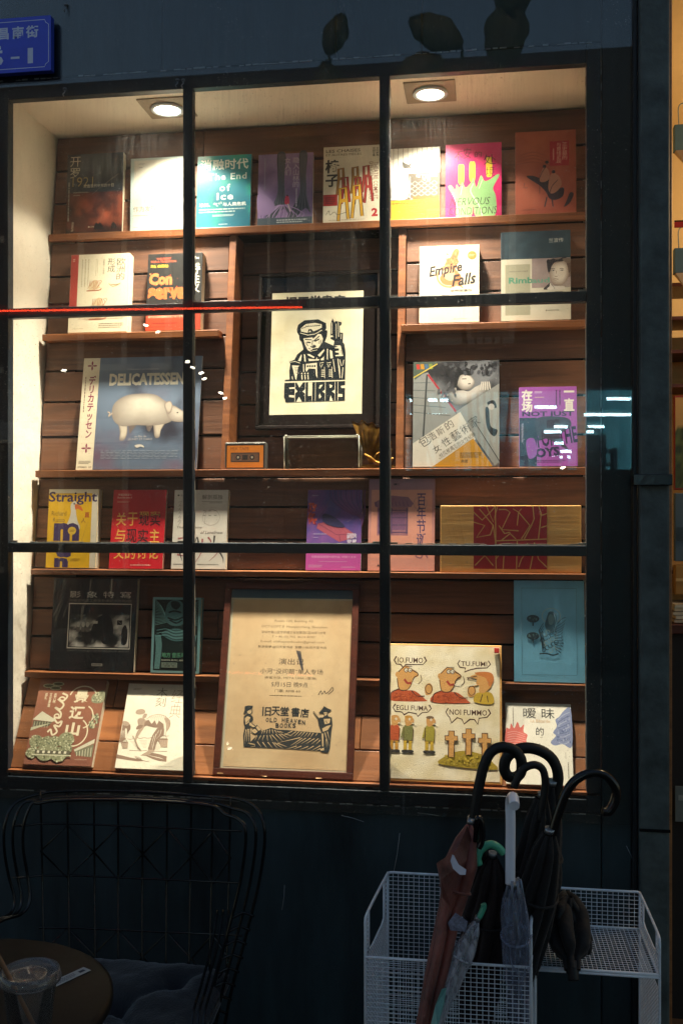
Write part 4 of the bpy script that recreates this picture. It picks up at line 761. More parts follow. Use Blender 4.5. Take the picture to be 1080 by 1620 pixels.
def c29(a):
    a.grid(lambda u, v: lerp('9c6850', '845442', v+nz(u, v, 3)*.3), 6, 8); W_ = 'e0d4b4'; G = '9a9c7c'
    a.text('景', .56, .125, .77, .28, W_, .03); a.text('迈', .53, .32, .75, .47, W_, .03); a.text('山', .52, .51, .73, .66, W_, .04)
    a.ring(.69, .21, .2, .13, .018, W_, 190, 350); a.ring(.75, .44, .14, .13, .018, W_, -70, 80); a.ring(.66, .62, .19, .16, .018, W_, -60, 130)
    pts = [(.37, .17), (.45, .2), (.4, .26), (.32, .24), (.42, .3), (.38, .36), (.3, .34), (.4, .4), (.4, .46), (.32, .46), (.38, .52), (.44, .5), (.42, .56), (.34, .55), (.4, .62), (.34, .66), (.3, .6), (.26, .63)]
    a.line(pts, .026, W_, 5); a.ring(.38, .24, .04, .025, .02, W_); a.ring(.35, .44, .035, .022, .02, W_)
    a.text('古茶林', .245, .17, .29, .29, W_, .02, vert=True); a.text('文化景观', .18, .17, .22, .34, W_, .02, vert=True); a.text('巡礼', .11, .17, .15, .25, W_, .02, vert=True)
    for x, y in ((.14, .085), (.28, .06), (.25, .11)): a.ell(x, y, .09, .025, 'bdbb98'); a.ell(x, y, .07, .016, '6e6a4c')
    def house(x, y, s): a.poly([(x, y+.1*s), (x+.12*s, y), (x+.36*s, y+.1*s), (x+.3*s, y+.12*s)], 'cfcab0'); a.poly([(x+.02, y+.11*s), (x+.3*s, y+.12*s), (x+.26*s, y+.17*s), (x+.02, y+.2*s)], '5f5c4a'); [a.line([(x+.04+.04*k*s, y+.12*s), (x+.04+.04*k*s, y+.19*s)], .01, 'a8a488') for k in range(6)]
    house(.0, .39, 1.0); a.poly([(.0, .58), (.3, .52), (.0, .62)], 'b9b698')
    a.poly([(.7, .82), (.98, .69), (.98, .74), (.72, .84)], 'cfcab0'); a.poly([(.72, .84), (.98, .75), (.98, .9), (.75, .88)], '7a785f'); [a.line([(.75+.04*k, .84-.01*k), (.76+.04*k, .89)], .01, 'c8c4a8') for k in range(6)]
    a.blob([(.82, .2), (.9, .14), (1, .13), (1, .26), (.85, .27)], '87886c'); a.scatter(30, .84, .15, .98, .26, ['6a6c54', 'a5a584', 'c5c2a0'], .008, .016); a.scatter(50, .86, .4, .98, .56, ['6a6c54', 'a5a584', 'c5c2a0'], .01, .02)
    for cx, cy, r in ((.12, .74, .1), (.28, .75, .1), (.4, .74, .09), (.56, .71, .12), (.6, .82, .08), (.1, .87, .09), (.3, .86, .14), (.5, .88, .12)):
        a.ell(cx, cy, r, r*.72, '8b8c6c', 16)
        for k in range(42):
            an = a.rnd.uniform(0, 6.28); q = math.sqrt(a.rnd.random()); a.ell(cx+r*q*math.cos(an), cy+r*.72*q*math.sin(an), .013, .009, a.rnd.choice(['5f6248', 'a9aa86', 'c9c8a6', '7b7d60']), 6)
    a.rect(.14, .84, .66, .88, '5e5a48'); [a.rect(.17+.08*k, .845, .205+.08*k, .872, 'd6d0b4') for k in range(6)]; a.rect(.1, .885, .68, .9, 'c6c2a2'); a.text('文化出版社出版', .74, .925, .92, .935, 'c8b8a0')
def c30(a):
    a.rect(0, 0, 1, 1, 'e8e0ca'); B_ = '8f7664'; L_ = 'b39d88'; Cc = 'e4dac4'
    q = quadmap((275, 42), (1045, 62), (18, 1055), (842, 1090)); px = 1/790
    P_ = lambda c, pts, sm=False: (a.blob if sm else a.poly)(q(pts), c)
    Ln = lambda c, w, pts, sm=3, tp=False: a.line(q(pts), w*px, c, sm, tp)
    a.text('木刻', .44, .04, .60, .27, '6c5a4c', -.012, vert=True); a.text('经典', .67, .06, .84, .4, 'a08e7a', -.014, vert=True); a.micro(.08, .05, .2, .08, 2, 'b0a890')
    Ln(B_, 5, [(200, 700), (235, 706), (270, 697)]); Ln(B_, 6, [(320, 684), (350, 696), (400, 686), (440, 692), (490, 684)]); Ln(B_, 5, [(600, 668), (700, 664)])
    for k in range(6): Ln(L_, 3, [(230+12*k, 730+16*k), (300+9*k, 733+16*k)]); Ln(L_, 3, [(340+8*k, 720+17*k), (430-3*k, 722+17*k)]); Ln(L_, 3, [(530-4*k, 760+14*k), (575, 763+14*k)])
    Ln(B_, 6, [(210, 838), (330, 846), (420, 842)]); Ln(B_, 6, [(500, 850), (660, 853)])
    P_(B_, [(55, 888), (130, 905), (200, 925), (300, 945), (385, 970), (300, 975), (200, 962), (45, 936)]); P_(B_, [(360, 905), (420, 890), (470, 868), (560, 885), (652, 915), (642, 980), (560, 972), (480, 948), (410, 912)])
    for k in range(6): Ln(B_, 4, [(270+12*k, 905+4*k), (290+14*k, 940+5*k), (360+16*k, 965+3*k)]); Ln(Cc, 3, [(430+24*k, 900+5*k), (520+18*k, 925+5*k)])
    P_(L_, [(340, 903), (380, 880), (430, 853), (472, 868), (450, 890), (400, 905)], True); Ln(B_, 4, [(340, 903), (380, 880), (430, 853)])
    # hat, knot, head with cap
    P_(L_, [(322, 385), (345, 352), (400, 342), (434, 358), (430, 388), (395, 405), (345, 405)], True); P_(L_, [(398, 445), (420, 402), (450, 398), (456, 412), (430, 450)], True); Ln(B_, 3, [(400, 440), (420, 405), (452, 402)])
    P_(L_, [(335, 495), (348, 460), (385, 448), (425, 462), (445, 500), (420, 535), (385, 560), (340, 583), (312, 580), (328, 548), (342, 540)], True); P_(B_, [(330, 545), (372, 530), (400, 545), (345, 583), (312, 582)], True)
    for k in range(5): Ln(B_, 4, [(345+16*k, 462), (350+17*k, 500), (345+18*k, 535)])
    # back and hips
    P_(Cc, [(440, 470), (500, 428), (600, 410), (680, 438), (718, 490), (705, 560), (640, 600), (540, 560), (470, 545)], True)
    P_(B_, [(440, 480), (470, 470), (500, 520), (540, 475), (560, 530), (590, 480), (640, 520), (640, 570), (600, 570), (520, 562), (470, 548), (440, 540), (400, 560), (420, 510)])
    P_(L_, [(655, 450), (690, 450), (722, 495), (715, 545), (688, 585), (664, 600), (668, 520)], True)
    Ln(B_, 5, [(445, 462), (500, 425), (560, 410), (620, 410), (680, 438), (720, 490), (708, 560), (670, 612)])
    for k in range(9): Ln(B_, 4, [(480+24*k, 432-3*k+4*max(0, k-5)), (500+22*k, 455), (505+20*k, 480+4*k)], 3, True)
    for k in range(5): Ln(B_, 5, [(690+6*k, 460+14*k), (676+5*k, 500+16*k)], 3, True)
    # trouser legs
    P_(B_, [(560, 575), (600, 560), (655, 590), (640, 650), (575, 700), (535, 770), (505, 842), (436, 832), (455, 770), (478, 705), (500, 655)], True)
    for p in ([(520, 660), (490, 740), (470, 820)], [(545, 640), (525, 700), (495, 790), (485, 835)], [(580, 600), (540, 660)], [(610, 590), (590, 650), (545, 700)], [(505, 760), (490, 830)]): Ln(Cc, 6, p, 3, True)
    P_(B_, [(555, 720), (580, 705), (600, 780), (582, 770)]); P_(L_, [(440, 830), (505, 838), (500, 860), (455, 862), (430, 850)], True)
    # hanging arm behind, bucket
    P_(Cc, [(640, 520), (672, 520), (668, 600), (655, 660), (632, 660), (640, 600)]); Ln(B_, 4, [(640, 520), (640, 600), (632, 660)]); Ln(B_, 4, [(672, 520), (668, 600), (655, 660)])
    def bucket(x, y, w, h): P_(L_, [(x, y), (x+w, y), (x+w*.86, y+h), (x+w*.14, y+h)]); a.ell(*q([(x+w/2, y)])[0], w*px*.5, h*px*.09, B_); [Ln(B_, 5, [(x+w*(.12+.2*k), y+4), (x+w*(.2+.16*k), y+h-3)], 3, True) for k in range(5)]; a.line(q([(x+6, y), (x+w*.3, y-h*.42), (x+w*.7, y-h*.42), (x+w-4, y)]), 4*px, B_, 3)
    bucket(572, 705, 108, 98); bucket(120, 742, 84, 74)
    # reaching arm and hand
    P_(L_, [(388, 558), (410, 560), (370, 615), (330, 670), (300, 720), (292, 690), (318, 620), (345, 588)], True); Ln(B_, 4, [(388, 560), (345, 590), (300, 680)]); P_(L_, [(300, 700), (275, 700), (262, 662), (275, 665), (285, 690)], True); Ln(L_, 16, [(290, 705), (305, 760), (325, 825)]); Ln(B_, 4, [(283, 712), (300, 770), (318, 830)]); Ln(B_, 12, [(315, 800), (345, 838)])
    # second figure at the left edge
    P_(B_, [(165, 520), (215, 495), (250, 540), (240, 590), (212, 625), (180, 700), (108, 742), (118, 670), (145, 590)], True); P_(L_, [(160, 492), (200, 486), (240, 512), (215, 545), (165, 530)], True); P_(Cc, [(182, 575), (205, 575), (198, 690), (172, 690)])
    for k in range(5): Ln(Cc, 4, [(140+8*k, 600), (125+9*k, 690)], 3, True)
    a.text('中国木刻出版社', .62, .955, .84, .965, 'a09684')
def c33(a):
    a.rect(0, 0, 1, 1, 'ded9ca')
    a.blob([(0, .34), (.06, .33), (.08, .26), (.13, .32), (.18, .24), (.22, .31), (.28, .27), (.27, .36), (.33, .4), (.31, .47), (.34, .55), (.3, .62), (.18, .66), (0, .66)], 'cf6a60'); [a.line([(.02, .38+.03*k), (.14, .36+.03*k), (.3, .4+.025*k)], .008, 'ddA49a'.lower(), 4) for k in range(8)]
    a.blob([(1, .06), (.9, .08), (.82, .16), (.76, .2), (.78, .28), (.72, .36), (.76, .4), (.68, .48), (.74, .52), (.86, .5), (1, .52)], '7f88a8'); [a.line([(.98, .1+.045*k), (.88, .14+.045*k), (.8, .2+.035*k)], .01, '565f86' if k % 2 else 'a8aec2', 4) for k in range(9)]
    a.scatter(40, .78, .15, .98, .48, ['5c668c', '98a0b8', '6f789c'], .008, .02)
    a.text('暧 昧', .27, .06, .75, .19, '3c3a38', .0); a.text('La Bâtarde', .38, .2, .68, .24, 'd8b48c', .0); a.text('的', .46, .3, .58, .4, '3c3a38'); a.text('女', .46, .5, .58, .6, '3c3a38'); a.micro(.52, .42, .56, .43, 1, '8a8478'); a.line([(.9, .6), (.9, .68)], .006, '8a8478'); a.micro(.92, .72, .945, .95, 1, '8a8478', vert=True); a.micro(.1, .06, .13, .3, 1, 'a09a90', vert=True)

B = book
B('book', 'dark paperback with a stormy orange sky, leftmost on the top shelf', 'book', 104, 193, 370, 243, 1, .024, c01, '26241f', 'gloss')
B('book', 'brightly lit white paperback with grey green border under the left downlight', 'book', 206, 297, 367, 249, 1, .030, c02, 'b9c9c4', 'print')
B('book', 'turquoise paperback with big white lettering, on the top shelf', 'book', 310, 395.5, 361, 246, 1, .016, c03, '1b93a0', 'gloss')
B('book', 'purple paperback with tree trunks and a tiny red figure, on the top shelf', 'book', 407, 494, 357, 243, 1, .018, c04, '6b5880', 'gloss')
B('book', 'cream paperback with red and yellow chairs and a numeral two', 'book', 510.6, 602, 355, 231, 1, .022, c05, 'd8d0b8', 'print')
B('book', 'white and orange paperback with a hummingbird above a wire fence', 'book', 610, 695, 349, 234, 1, .016, c06, 'ded8c8', 'print')
B('book', 'hot pink paperback with green hands, on the top shelf', 'book', 704, 793, 346, 227, 1, .018, c07, 'd8286f', 'print')
B('book', 'tall terracotta paperback with a riding figure, rightmost on the top shelf', 'book', 815, 911, 342, 207, 1, .022, c08, 'b06048', 'print')
B('book', 'cream paperback with a red strip down its left edge', 'book', 107.5, 201, 533, 402, 2, .034, c09, 'd9ceb0', 'print')
B('book', 'black paperback with orange lettering and a red paper band', 'book', 230, 317, 530, 401, 2, .034, c10, '34332f', 'print')
B('book', 'cream square book with a smoke figure and brown script lettering', 'book', 662.5, 757.6, 515, 388.5, 2, .032, c11, 'dccfb8', 'print')
B('book', 'thick hardback with a photograph of a young man and a slate blue top', 'book', 792, 902.6, 512, 365.5, 2, .042, c12, 'cfc6b0', 'gloss', hard=True, spine='3c4f58')
B('record_sleeve', 'large blue film sleeve with a pale pig and a white side band', 'record sleeve', 120, 311, 744, 565, 3, .006, c13, '3c4c66', 'gloss')
B('book', 'large grey book with a reclining woman photograph and slanted lettering', 'book', 652, 789.5, 742, 571.5, 3, .026, c18, '77787c', 'gloss')
B('book', 'violet paperback with bold dark letters, beside the large grey book', 'book', 821, 913, 741.5, 612, 3, .022, c19, '9a4fa4', 'gloss')
B('book', 'yellow paperback with a white goose and a purple title', 'book', 72.4, 151, 898, 774, 4, .030, c20, 'd9ac18', 'print')
B('book', 'bright red paperback with yellow and black characters', 'book', 172, 257, 899, 775, 4, .014, c21, 'ba1422', 'wrap')
B('book', 'grey paperback with brush strokes and italic lettering', 'book', 270.5, 356.5, 900, 775, 4, .020, c22, 'a09a90', 'gloss')
B('book', 'dark purple paperback with a red folding bed drawing', 'book', 483, 570, 901, 775, 4, .014, c23, '3a2c5c', 'print')
B('book', 'dusty pink book with an old gateway and blue vertical characters', 'book', 581, 686.7, 902.7, 757.5, 4, .018, c24, 'a06a5e', 'wrap')
B('book', 'shrink-wrapped black photo album with a framed crowd photograph', 'book', 78, 211.6, 1063, 915, 5, .020, c26, '161616', 'wrap2')
B('book', 'dark hardback with a teal woodcut border beside the black album', 'book', 238, 315, 1066, 945, 5, .026, c27, '5b8487', 'print', hard=True)
B('book', 'shrink-wrapped light blue book with a haloed figure drawing', 'book', 812.7, 925, 1083, 918.5, 5, .022, c28, '4a8fa6', 'wrap')
bk = dict(slope=bs)
def lie(t, k=.0):   # base of a book that lies on the slanted boards
    return BY0 + .004 + k, BZ0 + .0015
B('book', 'reddish brown tea mountain book lying back on the slanted boards, bottom left', 'book', 37, 145, 1208, 1074, 0, .03, c29, '7c4c3a', 'gloss', slope=bs*.93, yf=.006, zz=BZ0+.0008)
B('book', 'white book with a woodcut of a man bending down, on the slanted boards', 'book', 181.7, 291, 1216, 1082, 0, .026, c30, 'e2dac2', 'print', slope=bs*.93, yf=.008, zz=BZ0+.0008)
B('book', 'white book with a red and a blue face, on the slanted boards behind the umbrellas', 'book', 800, 907, 1246, 1113, 0, .024, c33, 'ded9ca', 'print', slope=bs*.93, yf=.008, zz=BZ0+.0008)

# ---------------------------------------------------------------- framed things
def framed(name, label, cat, x0, x1, yb, yt, yf, zz, slope, t, bw, inner, art, fm, mat='matte', pane=True, bwt=None):
    w, h, th, base = place(x0, x1, yb, yt, yf, zz, t, slope=slope)
    r = empty(name, base, (-th, 0, 0), label, cat)
    for nm, a, b in (('frame_bar', (-w/2, 0, 0), (w/2, t, bw)), ('frame_bar', (-w/2, 0, h-bw), (w/2, t, h)), ('frame_bar', (-w/2, .0004, bw+.0002), (-w/2+bw, t, h-bw-.0002)), ('frame_bar', (w/2-bw, .0004, bw+.0002), (w/2, t, h-bw-.0002))):
        m = MB(); m.box(a, b); m.build(nm, fm, r, bevel=.0015)
    m = MB(); m.box((-w/2+bw+.0002, t*.55, bw+.0002), (w/2-bw-.0002, t*.9, h-bw-.0002)); m.build('backing', M['black'], r)
    a = Art(w-2*bw-.0006, h-2*bw-.0006); art(a, inner); o = a.build('print', M[mat], r, y=t*.55); o.location.z = bw+.0003
    if pane:
        m = MB(); m.box((-w/2+bw+.0003, t*.28, bw+.0003), (w/2-bw-.0003, t*.28+.0015, h-bw-.0003)); m.build('pane', M['picglass'], r)
    return r
def a14(a, inner):
    a.rect(0, 0, 1, 1, '120a09')
    # paper mounted in the middle of a dark board
    W_, H_ = a.w, a.h; pu0, pv0, pu1, pv1 = inner
    b = Art(W_*(pu1-pu0), H_*(pv1-pv0)); c14(b); y0 = a._y()
    n = len(a.v); a.v += [(x + ((pu0+pu1)/2-.5)*W_, y+y0, z + (1-pv1)*H_) for x, y, z in b.v]; a.f += [[i+n for i in f] for f in b.f]; a.c += b.c
ZS3 = SH[3][1]
framed('framed_print', 'black woodcut of a capped figure with lettering in a dark frame', 'picture', 403, 599, 679, 430, planeY(1.9)+.03, P(500, 679, planeY(1.9)+.03).z, .12, .022, .010, (.085, .105, .88, .925), a14, paint('near_black_frame', '140c09', .6, spec=.12))
def a31(a, inner):
    a.rect(0, 0, 1, 1, 'd6cdb4'); a.grid(lambda u, v: lerp('4a6478', '6a8290', v*12), 4, 4, 0, 0, 1, .05)
    b = Art(a.w*.975, a.h*.975); K = '3c3a3c'; y0 = a._y()
    b.grid(lambda u, v: lerp('ecd0a8', 'dcbb92', .4+nz(u, v, 2.2, 3)*.9+.1*math.sin(v*19)), 14, 20, 0, .035, 1, .99)
    b.text('Room 120, Building A5', .36, .152, .68, .17, '75634c'); b.text('OCT-LOFT II  Huaqiaocheng, Shenzhen', .25, .185, .8, .203, '75634c'); b.text('深圳市南山区华侨城文化创意园C区A5栋120号', .25, .217, .79, .234, '55483a', .005); b.text('T + 86 (0) 755  8614 8090', .34, .245, .7, .26, '75634c'); b.text('E-mail: oldheavenbooks@gmail.com', .25, .272, .78, .29, '75634c'); b.text('新浪微博:@旧天堂书店  豆瓣小站:旧天堂书店', .23, .303, .8, .32, '55483a', .005)
    b.text('演出记', .41, .376, .62, .412, K, .0); b.text('小河“没问题”单人专场', .26, .435, .78, .465, K); b.text('蜂蜜乐队, META UMA (香港)', .3, .48, .73, .497, '5a4c3e'); b.text('5月15日 晚9点', .36, .51, .66, .54, K); b.text('门票: RMB 60', .39, .553, .6, .57, '5a4c3e'); b.micro(.35, .585, .66, .593, 1, '5a4c3e')
    for k in range(26): b.line([(.55+.002*k, .33+.0042*k), (.59+.0012*k, .335+.0042*k)], .004, '5a5a64')
    b.line([(.75, .58), (.77, .555), (.78, .575), (.8, .555), (.81, .57), (.84, .555), (.86, .535), (.87, .55), (.83, .575)], .005, K, 4)
    I = '3f4448'; C = 'e2c49a'; q = quadmap((382, 934), (561.5, 935), (353, 1206), (545, 1213), lambda x, y: (380+x/6.75, 1090+y/6.75)); px = 1/1240
    Kp = lambda *p: b.poly(q(p), I); Cp = lambda *p: b.poly(q(p), C); Kl = lambda w, *p: b.line(q(p), w*px, I); Cl = lambda w, *p: b.line(q(p), w*px, C, 0, True)
    for ch, x, y in (('旧', 300, 178), ('天', 394, 174), ('堂', 487, 176), ('書', 600, 184), ('店', 694, 194)): c_ = q([(x, y)])[0]; b.text(ch, c_[0]-.036, c_[1]-.026, c_[0]+.036, c_[1]+.026, I, .022)
    for k, ch in enumerate('OLD HEAVEN'):
        if ch != ' ': c_ = q([(303+42*k, 268+.9*max(0, k-3)**1.9)])[0]; b.text(ch, c_[0]-.0125, c_[1]-.0125, c_[0]+.0125, c_[1]+.0125, I, .03)
    for k, ch in enumerate('BOOKS'): c_ = q([(405+44*k, 328)])[0]; b.text(ch, c_[0]-.0135, c_[1]-.0135, c_[0]+.0135, c_[1]+.0135, I, .03)
    Kp((150,470),(240,385),(340,352),(400,370),(520,375),(620,385),(860,405),(870,602),(420,575),(40,560),(100,520))
    for p in (((250,385),(235,420)), ((275,380),(260,415)), ((300,375),(290,415)), ((325,370),(320,415)), ((350,370),(360,415)), ((375,375),(400,415)), ((400,385),(435,410)), ((425,390),(470,405)), ((190,435),(165,485)), ((230,435),(200,485)), ((265,430),(240,485)), ((295,430),(298,490)), ((325,430),(350,495)), ((345,425),(410,500)), ((385,420),(450,490)), ((420,420),(480,475)), ((440,415),(520,460)), ((190,500),(230,560)), ((245,505),(290,570)), ((300,505),(350,572)), ((350,505),(400,572)), ((370,510),(460,575)), ((400,515),(500,555)), ((560,385),(470,430)), ((600,390),(530,440)), ((630,390),(575,445)), ((660,395),(610,445)), ((690,395),(645,445)), ((720,400),(680,450)), ((750,400),(715,450)), ((780,405),(750,450)), ((820,410),(800,440)), ((640,455),(410,510)), ((660,460),(540,540)), ((700,460),(590,530)), ((750,460),(650,520)), ((790,465),(700,520)), ((830,465),(755,525)), ((850,480),(805,525)), ((600,545),(490,580)), ((650,545),(560,582)), ((720,550),(625,588)), ((780,545),(690,595)), ((850,540),(745,600)), ((850,570),(790,600)), ((480,415),(560,440))): Cl(9, *p)
    Kp((55,205),(70,170),(75,125),(110,115),(160,118),(150,150),(110,160),(80,205)); Kp((60,230),(90,212),(88,180),(112,158),(152,160),(152,192),(130,212),(155,235),(156,270),(136,296),(190,340),(165,356),(122,345),(120,510),(92,515),(90,552),(45,545),(45,430),(65,350),(55,300))
    Cp((96,182),(114,166),(146,166),(144,188),(124,206),(102,200)); Cp((70,250),(98,230),(128,240),(108,298),(76,320)); Cp((122,292),(176,342),(150,346),(112,322)); Kl(6,(84,300),(118,262))
    for p in (((78,370),(56,500)), ((96,365),(78,500)), ((110,365),(102,505))): Cl(9, *p)
    Kp((190,318),(242,372),(205,420),(165,425),(128,400),(140,365),(175,352)); Cp((196,328),(234,370),(208,384),(182,350)); Cp((140,374),(172,362),(198,394),(170,414),(136,396)); Cl(12,(108,520),(160,530),(165,548),(120,556))
    Kp((838,197),(878,150),(900,118),(930,138),(980,160),(940,188),(890,197)); Kp((888,180),(936,180),(938,225),(978,240),(982,320),(968,400),(948,570),(928,618),(860,612),(840,592),(866,560),(862,400),(842,332),(830,262),(850,240),(880,240),(900,225)); Cp((893,185),(930,185),(925,214),(906,224)); Cp((892,255),(962,252),(952,300),(902,312)); Cp((922,330),(968,318),(932,372),(882,392),(872,360)); Kl(6,(905,200),(920,202)); Kl(6,(915,270),(925,300))
    for p in (((900,400),(936,540)), ((926,390),(948,480)), ((912,470),(915,555))): Cl(9, *p)
    Cp((868,410),(884,412),(882,550),(868,548)); Cp((846,578),(886,562),(886,590),(852,596)); Kl(15,(788,176),(864,296)); Cl(7,(792,182),(832,238)); Kl(20,(842,250),(850,330))
    n = len(a.v); a.v += [(x + .010*a.w, y+y0, z) for x, y, z in b.v]; a.f += [[i+n for i in f] for f in b.f]; a.c += b.c
fr = framed('framed_notice', 'brown paper notice with a field woodcut in a reddish brown frame', 'picture', 336, 558, 1222, 922, .012, BZ0+.001, .27, .014, .018, None, a31, M['darkwood'])
for (x, z) in ((-.17, .004), (-.05, .001), (.1, .001)):
    m = MB(); m.box((x-.008, -.0006, z-.001), (x+.008, .004, z+.0012), jit=.0008); m.build('chip', solid('c8a070'), fr)

# pine box with red carved panel
def c25(a):
    a.rect(.24, .01, .76, .95, 'a8202a'); C = 'd8a860'
    rnd = random.Random(5)
    L1 = [[(.24, .1), (.3, .22), (.36, .1), (.4, 0)], [(.24, .25), (.32, .3), (.26, .48), (.36, .44), (.38, .3)], [(.28, .05), (.38, .3), (.4, .6)], [(.33, .0), (.38, .25), (.41, .02)], [(.395, 0), (.40, .95)], [(.42, .06), (.47, .06), (.5, .1), (.44, .36), (.56, .38)], [(.52, .05), (.56, .1), (.55, .3)], [(.42, .3), (.46, .42), (.5, .4)], [(.40, .53), (.76, .5)], [(.44, .52), (.5, .42), (.54, .5)], [(.58, .05), (.56, .1), (.64, .3), (.58, .5)], [(.66, .0), (.67, .2), (.65, .3), (.6, .5)], [(.70, .0), (.72, .12), (.7, .5)], [(.76, .12), (.72, .15), (.71, .12)], [(.76, .3), (.72, .33)], [(.42, .58), (.5, .57)], [(.46, .6), (.45, .95)], [(.4, .8), (.45, .66)], [(.55, .53), (.545, .95)], [(.56, .7), (.62, .68), (.58, .8), (.56, .92)], [(.62, .56), (.66, .75), (.64, .95)], [(.67, .55), (.7, .8), (.76, .92)], [(.24, .62), (.3, .7), (.38, .66)], [(.25, .9), (.32, .75), (.38, .9)]]
    for p in L1: a.line([(x, y) for x, y in p], .0075, C)
r = B('wooden_box', 'pale pine box lid with a dark red carved pattern', 'box', 696, 919, 904.5, 800, 4, .05, lambda a: None, 'c08a4c', 'print', off=.01, slope=.03)
for ch in list(r.children): D.objects.remove(ch)
w, h, th, base = place(696, 919, 904.5, 800, SH[4][0]+.01, SH[4][1]+.0003, .03, slope=.03)
m = MB(); m.box((-w/2, 0, 0), (w/2, .03, h)); m.build('board', M['pine'], r, bevel=.002)
a = Art(w, h); c25(a); a.build('carved_print', M['print'], r)

# tufted comic panel
def c32(a):
    a.grid(lambda u, v: lerp('f0e6cc', 'e0d0a8', .5+nz(u, v, 6)*1.2), 20, 24); K = '4a2c20'; S_ = 'cf9a58'; O = 'b8522a'; Yl = 'c2a032'
    def fuzz(n, u0, v0, u1, v1, c): a.scatter(n, u0, v0, u1, v1, c, .004, .009)
    def bubble(x0, y0, x1, y1, t, tail):
        a.line([(x0+.02, y0), (x0, (y0+y1)/2), (x0+.02, y1), *tail, (x1-.03, y1), (x1, (y0+y1)/2), (x1-.02, y0)], .012, K, 0, wob=.3); a.text(t, x0+.03, y0+.008, x1-.03, y1-.01, K, .01)
    bubble(.06, .085, .35, .145, 'IO.FUMO', [(.12, .148), (.15, .18), (.16, .148)]); bubble(.63, .105, .92, .16, 'TU.FUMI', [(.7, .165), (.69, .195), (.74, .178), (.8, .165)])
    bubble(.06, .45, .40, .505, 'EGLI FUMA', [(.14, .51), (.16, .53), (.2, .51), (.27, .52), (.28, .54), (.32, .51)]); bubble(.53, .47, .92, .53, 'NOI FUMMO', [(.56, .535), (.58, .58), (.63, .54), (.67, .55), (.69, .585), (.74, .55), (.78, .55), (.81, .585), (.82, .54)])
    def man(x, y):                       # plain cartoon man with a big nose and cigarette
        a.blob([(x-.11, y+.28), (x-.1, y+.22), (x-.02, y+.19), (x+.02, y+.2), (x+.1, y+.2), (x+.16, y+.23), (x+.2, y+.26), (x+.2, y+.28)], O)
        a.blob([(x-.04, y+.06), (x+.02, y+.01), (x+.07, y+.03), (x+.13, y+.06), (x+.14, y+.09), (x+.09, y+.11), (x+.08, y+.16), (x+.04, y+.2), (x-.03, y+.19), (x-.05, y+.12)], S_)
        a.ell(x-.045, y+.08, .022, .022, S_)
        for dx in (.03, .065): a.ell(x+dx, y+.045, .017, .016, 'e0d8c0'); a.ring(x+dx, y+.045, .017, .016, .006, K); a.ell(x+dx+.004, y+.047, .005, .005, K)
        a.line([(x+.02, y+.015), (x+.08, y+.015)], .008, K); a.line([(x+.015, y+.115), (x+.045, y+.145), (x+.08, y+.14)], .02, 'a03a2a', 3); a.line([(x+.08, y+.14), (x+.14, y+.155)], .012, 'e6ddc4'); a.line([(x+.14, y+.15), (x+.17, y+.12), (x+.16, y+.08)], .006, K, 3)
        a.line([(x-.04, y+.06), (x+.02, y+.01)], .008, K, 3, wob=.3); a.line([(x+.08, y+.04), (x+.14, y+.075), (x+.1, y+.105), (x+.07, y+.17), (x+.03, y+.2), (x-.03, y+.19), (x-.05, y+.11)], .008, K, 4, wob=.3)
        a.blob([(x+.2, y+.17), (x+.24, y+.14), (x+.27, y+.17), (x+.26, y+.22), (x+.21, y+.23)], S_); a.ring(x+.235, y+.185, .03, .035, .007, K); a.line([(x-.11, y+.28), (x-.1, y+.22), (x-.03, y+.19)], .009, K, 3, wob=.3); a.line([(x+.08, y+.2), (x+.13, y+.24), (x+.2, y+.24)], .009, K, 3, wob=.3)
        fuzz(60, x-.09, y+.22, x+.14, y+.275, ['a8481f', 'c8602f', '9c4020'])
    man(.14, .145); man(.52, .15)
    # second smoker at the right, hair orange, yellow jumper
    a.blob([(.78, .42), (.79, .36), (.84, .345), (.93, .35), (.94, .43)], Yl); a.blob([(.74, .23), (.8, .21), (.9, .22), (.93, .27), (.92, .31), (.86, .35), (.82, .34), (.82, .29), (.78, .3), (.8, .25)], S_); a.blob([(.78, .2), (.86, .19), (.93, .2), (.95, .25), (.91, .3), (.88, .24), (.82, .22)], 'c4763a'); a.line([(.71, .24), (.8, .225), (.8, .25), (.72, .245)], .008, K); a.line([(.72, .3), (.8, .285)], .012, 'e6ddc4'); a.line([(.83, .42), (.85, .36)], .008, K); a.line([(.9, .42), (.89, .37)], .008, K)
    # three figures below
    for x, c, hc in ((.08, O, S_), (.2, '7a7a42', 'c4903a'), (.39, 'a09434', '7a6248')):
        a.blob([(x-.04, .62), (x, .6), (x+.04, .62), (x+.045, .7), (x+.03, .72), (x-.04, .72)], c); a.blob([(x-.03, .55), (x+.02, .54), (x+.05, .57), (x+.03, .6), (x-.02, .61)], S_); a.ell(x+.0, .545, .035, .012, hc)
        for d in (-.025, .02): a.line([(x+d, .72), (x+d, .79)], .03, Yl if c != O else 'c08a2c'); a.ell(x+d, .8, .032, .012, '2c2824')
        a.line([(x+.03, .59), (x+.07, .6)], .008, 'e6ddc4'); a.line([(x-.04, .62), (x-.06, .7)], .014, c); a.line([(x-.04, .62), (x-.04, .72), (x+.04, .72), (x+.045, .63)], .006, K, 0, wob=.4); a.ell(x+.01, .562, .01, .01, 'e0d8c0')
    a.blob([(.47, .88), (.52, .83), (.62, .79), (.74, .785), (.86, .81), (.94, .86), (.97, .91), (.7, .905)], 'a8902c'); fuzz(160, .52, .82, .92, .895, ['8a7620', 'c6ac3c', 'b09a34'])
